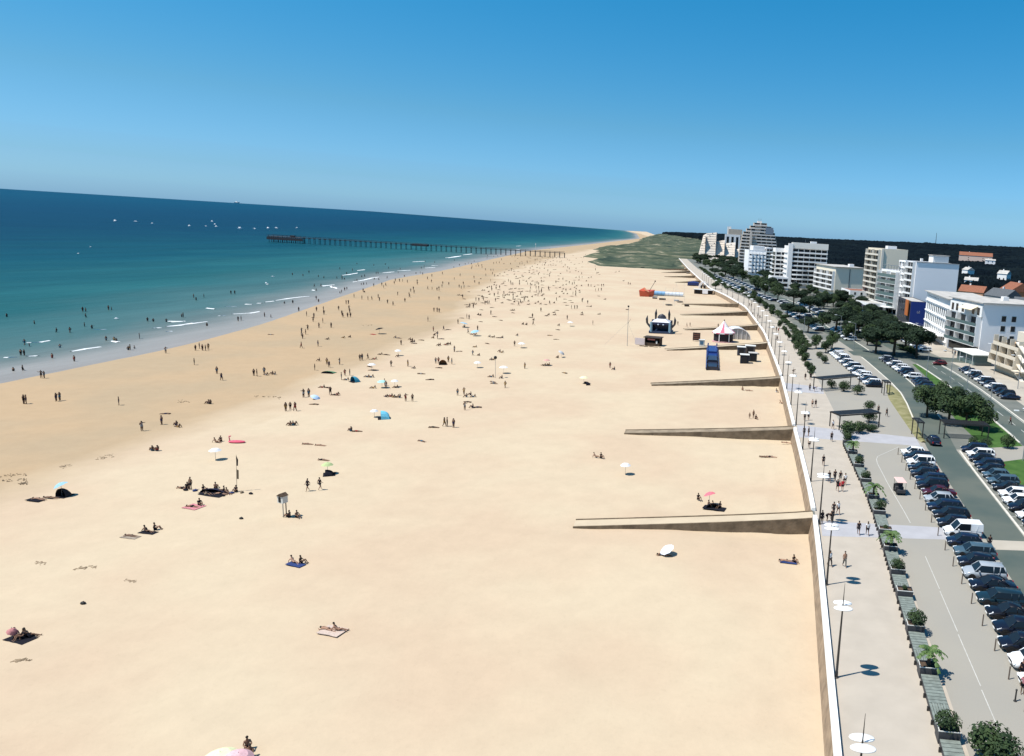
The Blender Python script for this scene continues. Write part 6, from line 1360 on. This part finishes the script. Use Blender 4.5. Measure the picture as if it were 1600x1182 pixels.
# ------------------------------------------------------------------ the play things and cabins on the upper beach
def B3(px, py): return PB(px, py)
x, y, z = B3(1032, 521); o = thing('bouncy_castle', 'dark blue inflatable castle with horned towers on the sand', 'bouncy castle', (x, y, z), R(4))
IC = (.012, .022, .055)
bs = MB(); bs.box((0, 2.2, .35), (8.2, 6.4, .7)); obj('base', (bs, plast_m), o, color=(.02, .04, .09))
obj('back_wall', (MB().add([(-3.2, 4.8, .7), (3.2, 4.8, .7), (3.2, 4.8, 3.9), (0, 4.8, 5.2), (-3.2, 4.8, 3.9), (-3.2, 5.3, .7), (3.2, 5.3, .7), (3.2, 5.3, 3.9), (0, 5.3, 5.2), (-3.2, 5.3, 3.9)], [(0, 1, 2, 3, 4), (9, 8, 7, 6, 5), (2, 1, 6, 7), (3, 2, 7, 8), (4, 3, 8, 9), (0, 4, 9, 5)]), plast_m), o, color=IC)
obj('roof', (MB().add([(-3.2, -.6, 3.9), (3.2, -.6, 3.9), (1.6, 1, 4.9), (-1.6, 1, 4.9), (-3.2, 5.2, 3.9), (3.2, 5.2, 3.9), (1.6, 3.4, 4.9), (-1.6, 3.4, 4.9)], [(0, 1, 2, 3), (1, 5, 6, 2), (5, 4, 7, 6), (4, 0, 3, 7), (3, 2, 6, 7)]), plast_m), o, color=(.62, .62, .66))
for s_ in (-1, 1):
    obj('tower', (MB().tube((s_*3.3, -.6, .4), (s_*3.3, -.6, 3.9), .5, .45, 10), plast_m), o, color=(.16, .28, .36))
    obj('tower', (MB().tube((s_*3.3, 4.8, .4), (s_*3.3, 4.8, 4.2), .5, .45, 10), plast_m), o, color=IC)
    h_ = MB(); h_.tube((s_*3.5, 0, 1.9), (s_*4.9, 0, 3.4), .45, .35, 8); h_.tube((s_*4.9, 0, 3.4), (s_*5.0, 0, 4.8), .38, .42, 8); h_.tube((s_*5.0, 0, 4.8), (s_*4.8, 0, 6.1), .42, .05, 8); obj('horn', (h_, plast_m), o, color=(.02, .02, .025))
    h_ = MB(); h_.tube((s_*2.4, 5.3, 4.2), (s_*2.4, 5.3, 6.4), .3, .45, 8); h_.tube((s_*2.4, 5.3, 6.4), (s_*2.3, 5.3, 8.0), .45, .05, 8); obj('spire', (h_, plast_m), o, color=(.02, .02, .025))
    obj('side_wall', (MB().box((s_*3.3, 2.1, 1.6), (.5, 4.6, 2.0)), plast_m), o, color=IC)
obj('crest', (MB().lathe([(1.5, 0), (1.6, .5), (1.1, 1.2), (.4, 1.6), (0, 1.7)], 14, (0, 3, 4.9), 1, .6), plast_m), o, color=(.03, .03, .04))
for s_ in (-1, 1): obj('emblem', (MB().ball((s_*.9, -.45, 3.1), (.3, .12, .25)), plast_m), o, color=(.5, .6, .7))
obj('front_panel', (MB().box((0, -.2, 3.45), (6.0, .25, .8)), plast_m), o, color=(.02, .04, .12))
x, y, z = B3(1019, 541); o = thing('beach_hut', 'dark wooden hut with an open counter beside the castle', 'hut', (x, y, z), R(-6))
bx('back_wall', o, bark, (0, 2.6, 1.3), (5, .15, 2.6)); bx('side_wall', o, bark, (-2.4, 1.3, 1.3), (.15, 2.6, 2.6)); bx('side_wall', o, bark, (2.4, 1.3, 1.3), (.15, 2.6, 2.6)); bx('counter', o, bark, (0, 0, .55), (4.6, .4, 1.1)); bx('roof', o, mat('hut_roof', (.045, .035, .03), .9), (0, 1.2, 2.7), (5.6, 3.8, .2)); bx('sign_board', o, mat('hut_sign', (.35, .12, .1), .7), (-.3, -.3, 2.1), (2.4, .08, .5)); bx('menu_board', o, rim_pale, (1.5, -.3, 1.3), (.5, .08, .9))
bx('side_screen', o, mat('screen_pale', (.55, .48, .48), .8), (-4.2, .4, 1.1), (3.2, .12, 2.1))
for i in range(5): x_, y_, z_ = B3(994+i*9, 545+(i % 2)*3); bx('duckboard', o, bark, (-3+i*1.6, -1.6-(i % 2)*.5, .06), (1.3, .9, .06))
x, y, z = B3(980, 541); o = thing('mast', 'slender guyed mast on the sand left of the hut', 'mast', (x, y, z)); obj('pole', (MB().tube((0, 0, 0), (0, 0, 12.5), .09, .05, 6), metal_gr), o)
for a in (-7, 3.5): obj('guy_line', (MB().tube((0, 0, 7.5), (a, -1, 0), .02, .02, 4), metal_gr), o)
obj('pulley', (MB().ball((0, 0, 12.4), .32, 8, 5), black_m), o); obj('yard', (MB().tube((-.1, 0, 7), (.9, 0, 8.6), .05, .03, 5), metal_dk), o)
x, y, z = B3(1088, 534); o = thing('board', 'dark upright menu board with brown rows on the sand', 'sign board', (x, y, z)); bx('panel', o, mat('board_dark', (.05, .025, .02), .7), (0, 0, 1.7), (2.5, .15, 2.6)); 
for i in range(3): bx('text_row', o, mat('board_row', (.22, .09, .05), .7), (0, -.1, 1.0+i*.65), (2.0, .04, .14))
for s_ in (-1, 1): bx('post', o, metal_dk, (s_*1.1, .12, 1.3), (.1, .1, 2.8))
x, y, z = B3(1096.5, 541); o = thing('booth', 'small pale booth with a blue window right of the menu board', 'booth', (x, y, z)); bx('wall', o, rim_pale, (0, 0, 1), (1.7, 1.2, 2)); bx('window', o, mat('blue_pane', (.05, .12, .2), .3), (0, -.62, 1.1), (1.1, .06, 1.1)); bx('roof', o, rim_pale, (0, 0, 2.06), (2, 1.5, .1))
# striped pavilion
x, y, z = B3(1131, 536); o = thing('striped_tent', 'dark sided carousel tent under a pointed pink and white striped roof', 'tent', (x, y, z), R(10))
pkm = mat('tent_pink', (.52, .14, .2), .8); wtm = mat('tent_white', (.72, .70, .70), .8); n_ = 16; rf = MB()
for i in range(n_):
    a, b = 2*math.pi*i/n_, 2*math.pi*(i+1)/n_; rf.mi = 1 if i % 4 == 3 else 0
    p0 = [(3.9*math.cos(t), 2.6+3.3*math.sin(t), 3.3) for t in (a, b)]; p1 = [(1.6*math.cos(t), 2.6+1.4*math.sin(t), 5.0) for t in (a, b)]
    rf.add([p0[0], p0[1], p1[1], p1[0]], [(0, 1, 2, 3)]); rf.add([p1[0], p1[1], (0, 2.6, 7.2)], [(0, 1, 2)]); rf.mi = 0 if i % 2 else 1; rf.add([p0[0], p0[1], (p0[1][0], p0[1][1], 2.9), (p0[0][0], p0[0][1], 2.9)], [(3, 2, 1, 0)])
obj('roof', (rf, [wtm, pkm]), o); obj('finial', (MB().ball((0, 2.6, 7.3), .22), black_m), o)
bd = MB().lathe([(3.3, .3), (3.3, 3.2)], 16, (0, 2.6, 0), 1, .82); obj('side_panels', (bd, mat('tent_dark', (.02, .015, .02), .7)), o); obj('platform', (MB().lathe([(0, .3), (3.8, .3), (3.8, 0)], 16, (0, 2.6, 0), 1, .84), mat('platform_pink', (.55, .32, .32), .8)), o)
for s_ in (-1, 1):
    for t in (-2.05, -1.1): obj('post', (MB().tube((3.6*math.cos(t)*s_, 2.6+3.0*math.sin(t), 0), (3.6*math.cos(t)*s_, 2.6+3.0*math.sin(t), 3.3), .13), wtm), o)
# white arched tent
x, y, z = B3(1152, 531); o = thing('dome_tent', 'white arched frame tent with a glazed front behind the striped tent', 'tent', (x, y, z), R(12))
k = 12; L_ = 7; vs = [(4.6*math.cos(math.pi*i/k), j*L_, 3.9*math.sin(math.pi*i/k)) for j in (0, 1) for i in range(k+1)]; obj('cover', (MB().add(vs, [(i, i+1, k+2+i, k+1+i) for i in range(k)]), mat('tent_cover', (.55, .56, .57), .5)), o)
for i in range(1, 6): u = -4.6+9.2*i/6; hh_ = 3.9*math.sqrt(max(0, 1-(u/4.6)**2)); bx('mullion', o, wtm, (u, 0, hh_/2), (.14, .1, hh_)); 
g_ = MB().add([(4.5*math.cos(math.pi*i/k), .12, 3.8*math.sin(math.pi*i/k)) for i in range(k+1)], [tuple(range(k+1))]); obj('glazed_front', (g_, mat('tent_glass', (.38, .36, .34), .3)), o)
ar = MB()
for i in range(k): ar.tube((4.65*math.cos(math.pi*i/k), -.05, 3.95*math.sin(math.pi*i/k)), (4.65*math.cos(math.pi*(i+1)/k), -.05, 3.95*math.sin(math.pi*(i+1)/k)), .12, .12, 5)
obj('arch', (ar, wtm), o)
# blue inflatable course
x, y, z = B3(1113, 579); x2, y2, z2 = B3(1113, 545); Lc = math.hypot(x2-x, y2-y); o = thing('inflatable_course', 'long dark blue inflatable course running up the beach', 'inflatable', (x, y, z), math.atan2(-(x2-x), y2-y))
for i in range(5): obj('segment', (MB().box((0, Lc*(i+.5)/5, .5+.25*(i % 2)), (2.6, Lc/5-.25, 1.0+.5*(i % 2))), plast_m), o, color=(.015, .035, .16) if i > 1 else (.02, .02, .035))
for i in range(7):
    obj('arch', (MB().tube((-1.5, Lc*i/6, 0), (-1.35, Lc*i/6, 1.7), .22, .2, 7).tube((1.5, Lc*i/6, 0), (1.35, Lc*i/6, 1.7), .22, .2, 7), plast_m), o, color=(.02, .05, .2) if i > 2 else (.012, .012, .02))
for s_ in (-1, 1): obj('side_tube', (MB().tube((s_*1.5, 0, .45), (s_*1.5, Lc, .45), .35, .35, 8), plast_m), o, color=(.02, .04, .14))
for i, (px, py, w_, lab, c) in enumerate(((1158, 556, 2.4, 'dark square cabin, upper left of the four', (.05, .055, .07)), (1172, 554, 3.0, 'tall cabin with a glazed front, upper right of the four', (.12, .10, .09)), (1163, 569, 2.4, 'black cabin with a white rim, lower left of the four', (.015, .018, .03)), (1176, 566, 2.3, 'dark cabin, lower right of the four', (.03, .035, .04)))):
    x, y, z = B3(px, py); o = thing('cabin', lab+' cabins by the fourth ramp', 'cabin', (x, y, z), R(5), 'cabins near the fourth ramp'); bx('wall', o, facade_m, (0, 1.1, 1.25), (w_, 2.2, 2.5), color=c); bx('roof', o, rim_pale if i != 3 else roof_m, (0, 1.1, 2.56), (w_+.3, 2.5, .12)); bx('opening', o, black_m, (0, -.03, 1.2), (w_*.6, .08, 1.8))
# red boat shaped inflatable with its long pale tail
x, y, z = B3(1010, 464); o = thing('inflatable_boat', 'red inflatable pirate boat with a tall oar on the far sand', 'inflatable', (x, y, z), R(5)); rc = (.48, .075, .03)
hull = MB().add([(-3.6, 0, 0), (1.0, 0, 0), (3.4, 2, 0), (3.4, 5, 0), (-3.6, 5, 0), (-4.1, -.2, 3.2), (1.2, -.3, 2.6), (4.0, 1.8, 3.6), (4.0, 5.2, 3.6), (-4.1, 5.2, 3.2)], [(0, 1, 6, 5), (1, 2, 7, 6), (2, 3, 8, 7), (3, 4, 9, 8), (4, 0, 5, 9), (5, 6, 7, 8, 9)]); obj('hull', (hull, plast_m), o, color=rc)
obj('prow', (MB().add([(-4.1, -.2, 3.2), (1.2, -.3, 2.6), (-1.4, 2, 4.8), (-4.1, 5, 3.2)], [(0, 1, 2), (0, 2, 3), (1, 3, 2)]), plast_m), o, color=rc); obj('oar', (MB().tube((1.2, 1, 2.8), (4.2, 1, 8.2), .14, .12, 6).ball((4.3, 1, 8.5), (.35, .2, .5)), wood_dk), o); obj('stripe', (MB().tube((-1.6, -.35, 4.3), (1.2, -.4, 2.7), .2, .2, 6), plast_m), o, color=(.6, .45, .25))
for u in (-3.2, -1, 1.2, 3.2): obj('leg', (MB().tube((u, .2, -.2), (u, .2, .5), .3, .3, 6), plast_m), o, color=rc)
x, y, z = B3(1042, 463); o = thing('inflatable_tunnel', 'long pale blue and white inflatable tunnel beside the red boat', 'inflatable', (x, y, z), R(2))
for i in range(9): obj('segment', (MB().tube((-9+i*2, 1, 1.1), (-7.1+i*2, 1, 1.1), 1.25, 1.25, 10), plast_m), o, color=(.16, .34, .55) if i < 4 else (.55, .6, .66))
x, y, z = B3(1083, 447); o = thing('tarpaulin', 'deep blue tarpaulin covered stack at the foot of the sea wall', 'cover', (x, y, z), R(8)); m_ = MB().prism([(-3.8, 0), (3.6, 0), (4.2, 4), (-3, 5)], 0, 2.2); m_.add([(-3.8, 0, 2.2), (3.6, 0, 2.2), (4.2, 4, 2.2), (-3, 5, 2.2), (0, 2, 3.1)], [(0, 1, 4), (1, 2, 4), (2, 3, 4), (3, 0, 4)]); obj('cover', (m_, plast_m), o, color=(.015, .03, .13)); bx('ballast', o, black_m, (0, -.4, .2), (6, .5, .4))
x, y, z = B3(1101, 452); o = thing('beach_club', 'white arch framed beach club with black seats by the sea wall', 'beach club', (x, y, z), R(14))
for j in range(3): 
    a_ = MB()
    for i in range(10): a_.tube((3.2*math.cos(math.pi*i/10), j*3, 4.2*math.sin(math.pi*i/10)), (3.2*math.cos(math.pi*(i+1)/10), j*3, 4.2*math.sin(math.pi*(i+1)/10)), .16, .16, 5)
    obj('arch', (a_, wtm), o)
for i in range(3): obj('seat', (MB().ball((-1.8+i*1.8, 2.2, 1.6), (.8, 1.2, 1.5)), plast_m), o, color=(.015, .015, .02))
x, y, z = B3(1098, 460); o = thing('beach_bar', 'low long beach bar with a white awning against the sea wall', 'beach bar', (x, y, z), R(-4)); bx('wall', o, bark, (0, 2.2, 1.2), (10.5, 3.6, 2.4)); bx('roof', o, rim_pale, (0, 1.8, 2.55), (11.6, 5, .2)); bx('awning', o, wtm, (1.5, -.9, 1.6), (3.2, .12, 2.4)); bx('opening', o, black_m, (-3, .36, 1.2), (3, .08, 1.6)); bx('opening', o, black_m, (4.3, .36, 1.2), (1.6, .08, 1.6))
for i, (px, py, w_, lab) in enumerate(((1023, 467, 2.4, 'small low stack of mats left of the pedal cart'), (1035, 469, 3.4, 'low pedal cart like stack below the pale tunnel'), (1057, 471, 2.6, 'thin pale beam lying on the sand below the tunnel'), (1073, 479, 2.2, 'dark low box between the sixth and seventh ramps'), (1077, 428, 5, 'dark low shed between far ramps'), (1004, 419, 3.5, 'brown box on the beach below the dunes'))):
    x, y, z = B3(px, py); o = thing('crate', lab, 'crate', (x, y, z), .1*i); bx('box', o, bark if i != 2 else rim_pale, (0, 0, .4), (w_, 1.0, .7)); bx('lid', o, metal_dk if i % 2 else rim_pale, (0, 0, .8), (w_+.1, 1.1, .1))
for px, py, hh_, lab in ((1045, 478, 9, 'left'), (1062, 473, 10, 'right')):
    x, y, z = B3(px, py); o = thing('bungee_frame', 'thin tall bungee frame on the sand, %s of two' % lab, 'bungee frame', (x, y, z)); 
    for s_ in (-1, 1): obj('pole', (MB().tube((s_*2.6, 0, 0), (s_*2.0, 0, hh_), .05, .03, 5), rim_pale), o)
    obj('trampoline', (MB().lathe([(0, .7), (1.6, .7), (1.8, .65), (1.8, .5)], 14), black_m), o)
    for s_ in (-1, 1): obj('cord', (MB().tube((s_*2.0, 0, hh_), (0, 0, 2.0), .02, .02, 4), rim_pale), o)
x, y, z = B3(774, 591); o = thing('mast', 'thin pole topped by a dark ball among the sunbathers', 'pole', (x, y, z)); obj('pole', (MB().tube((0, 0, 0), (0, 0, 4.8), .05, .04, 5), metal_gr), o); obj('ball', (MB().ball((0, 0, 4.9), .4), black_m), o)

# ------------------------------------------------------------------ the pier
a0 = P(423, 378, SEA_Z); a1 = P(882, 402.5, -3.0); dv = Vector((a1[0]-a0[0], a1[1]-a0[1])); Lp = dv.length; ang = math.atan2(dv.y, dv.x)
pr_ = thing('pier', 'long dark timber pier on piles reaching far out into the sea', 'pier', (a0[0], a0[1], 0), ang); DZ = 1.6
nb_ = 52
bx('platform', pr_, wood_dk, (16, 0, DZ), (34, 11, .6)); bx('platform_apron', pr_, wood_dk, (17, -5.5, DZ-1.9), (36, .6, 2.6))
for i in range(nb_):
    u = 34+(Lp-34)*i/nb_; w_ = (Lp-34)/nb_; bx('deck', pr_, wood_dk, (u+w_/2, 0, DZ), (w_-.05, 3.6, .45))
    for s_ in (-1, 1): bx('railing', pr_, wood_dk, (u+w_/2, s_*1.7, DZ+1.3), (w_, .14, .2)); bx('rail_post', pr_, wood_dk, (u, s_*1.7, DZ+.75), (.2, .2, 1.2))
pile = MB().tube((0, 0, -8), (0, 0, DZ-.3+6), .26, .24, 6).mesh('pile', wood_dk)
for i in range(nb_+1):
    u = 34+(Lp-34)*i/nb_
    for s_ in (-1, 1): obj('pile', pile, pr_, (u, s_*1.5, -6.0))
    bx('cross_beam', pr_, wood_dk, (u, 0, DZ-.5), (.5, 4.0, .45))
for i in range(8):
    for s_ in (-5, 0, 5): obj('pile', pile, pr_, (1+i*4.4, s_, -6.0))
    bx('rail_post', pr_, wood_dk, (1+i*4.6, -5.4, DZ+.9), (.25, .25, 1.3))
bx('railing', pr_, wood_dk, (16, -5.4, DZ+1.5), (34, .15, .25)); bx('railing', pr_, wood_dk, (16, 5.4, DZ+1.5), (34, .15, .25)); bx('shelter', pr_, wood_dk, (22, 1, DZ+1.2), (4, 3, 1.6)); bx('side_platform', pr_, wood_dk, (Lp*.505, -3.4, DZ-.2), (16, 5, 2.2))
x, y, z = P(837, 398, -3.5)[0], P(837, 398, -3.5)[1], -3.5; o = thing('mast', 'white mast at the landward end of the pier', 'mast', (x, y, z)); obj('pole', (MB().tube((0, 0, 0), (0, 0, 11), .35, .2, 6), rim_pale), o); obj('top', (MB().tube((0, 0, 11), (0, 0, 12.5), .6, .3, 6), rim_pale), o)
# boats: small white hulls at anchor beyond the bathers
ht = MB().add([(-2.6, -.9, .7), (1.6, -1.0, .8), (3.6, 0, 1.1), (1.6, 1.0, .8), (-2.6, .9, .7), (-2.4, -.6, -.2), (1.2, -.6, -.2), (2.8, 0, -.1), (1.2, .6, -.2), (-2.4, .6, -.2)], [(0, 1, 2, 3, 4), (0, 5, 6, 1), (1, 6, 7, 2), (2, 7, 8, 3), (3, 8, 9, 4), (4, 9, 5, 0)]).mesh('hull', lamp_white)
cb_ = MB().add([(-1.2, -.7, .8), (1.0, -.7, .8), (1.0, .7, .8), (-1.2, .7, .8), (-1.0, -.6, 1.8), (.5, -.6, 1.8), (.5, .6, 1.8), (-1.0, .6, 1.8)], [(4, 5, 6, 7), (0, 1, 5, 4), (1, 2, 6, 5), (2, 3, 7, 6), (3, 0, 4, 7)]).mesh('cabin', lamp_white)
msn = MB().tube((0, 0, 1), (0, 0, 6), .1, .05, 5).mesh('boat_mast', rim_pale)
for i, (px, py, sc, w_) in enumerate(((180, 346.5, 1.5, 'leftmost of the anchored line'), (212, 347.5, 1.3, 'second from left in the anchored line'), (238, 350, .9, 'third from left in the anchored line'), (296, 354, 1.2, 'fourth from left in the anchored line'), (322, 354.5, .9, 'left of the close trio'), (331.5, 347, 1.1, 'top of the close trio'), (336, 351.5, 1.0, 'middle of the close trio'), (338, 355, 1.1, 'bottom of the close trio'), (375, 358, 1.7, 'right of the close trio'), (398, 358.5, 1.2, 'between the trio and the pier head'), (419, 357.5, 1.4, 'left of two above the pier head'), (432, 357.5, 1.4, 'right of two above the pier head'), (122.5, 397, .7, 'lowest left on the open sea'), (141.5, 386.5, .6, 'alone above the lowest left boat'), (464, 357, 1.0, 'just right of the pier head'), (426, 433, .5, 'small one in the bathing water'), (416, 443.5, .6, 'small board in the bathing water'), (182, 499, .45, 'tiny white board among the bathers'))):
    x, y = P(px, py, SEA_Z); sc_ = sc*math.hypot(x, y)/900 if py < 400 else sc
    o = thing('boat', 'small white boat on the sea, %s' % w_, 'boat', (x, y, SEA_Z), random.uniform(-.6, .6), 'white boats at anchor', sc_*.6); obj('hull', ht, o); obj('cabin', cb_, o)
x, y = P(370, 317.5, SEA_Z); o = thing('ship', 'faint white ferry on the horizon', 'ship', (x, y, SEA_Z), 0, None, 24*math.hypot(x, y)/24000); obj('hull', ht, o); obj('cabin', cb_, o)
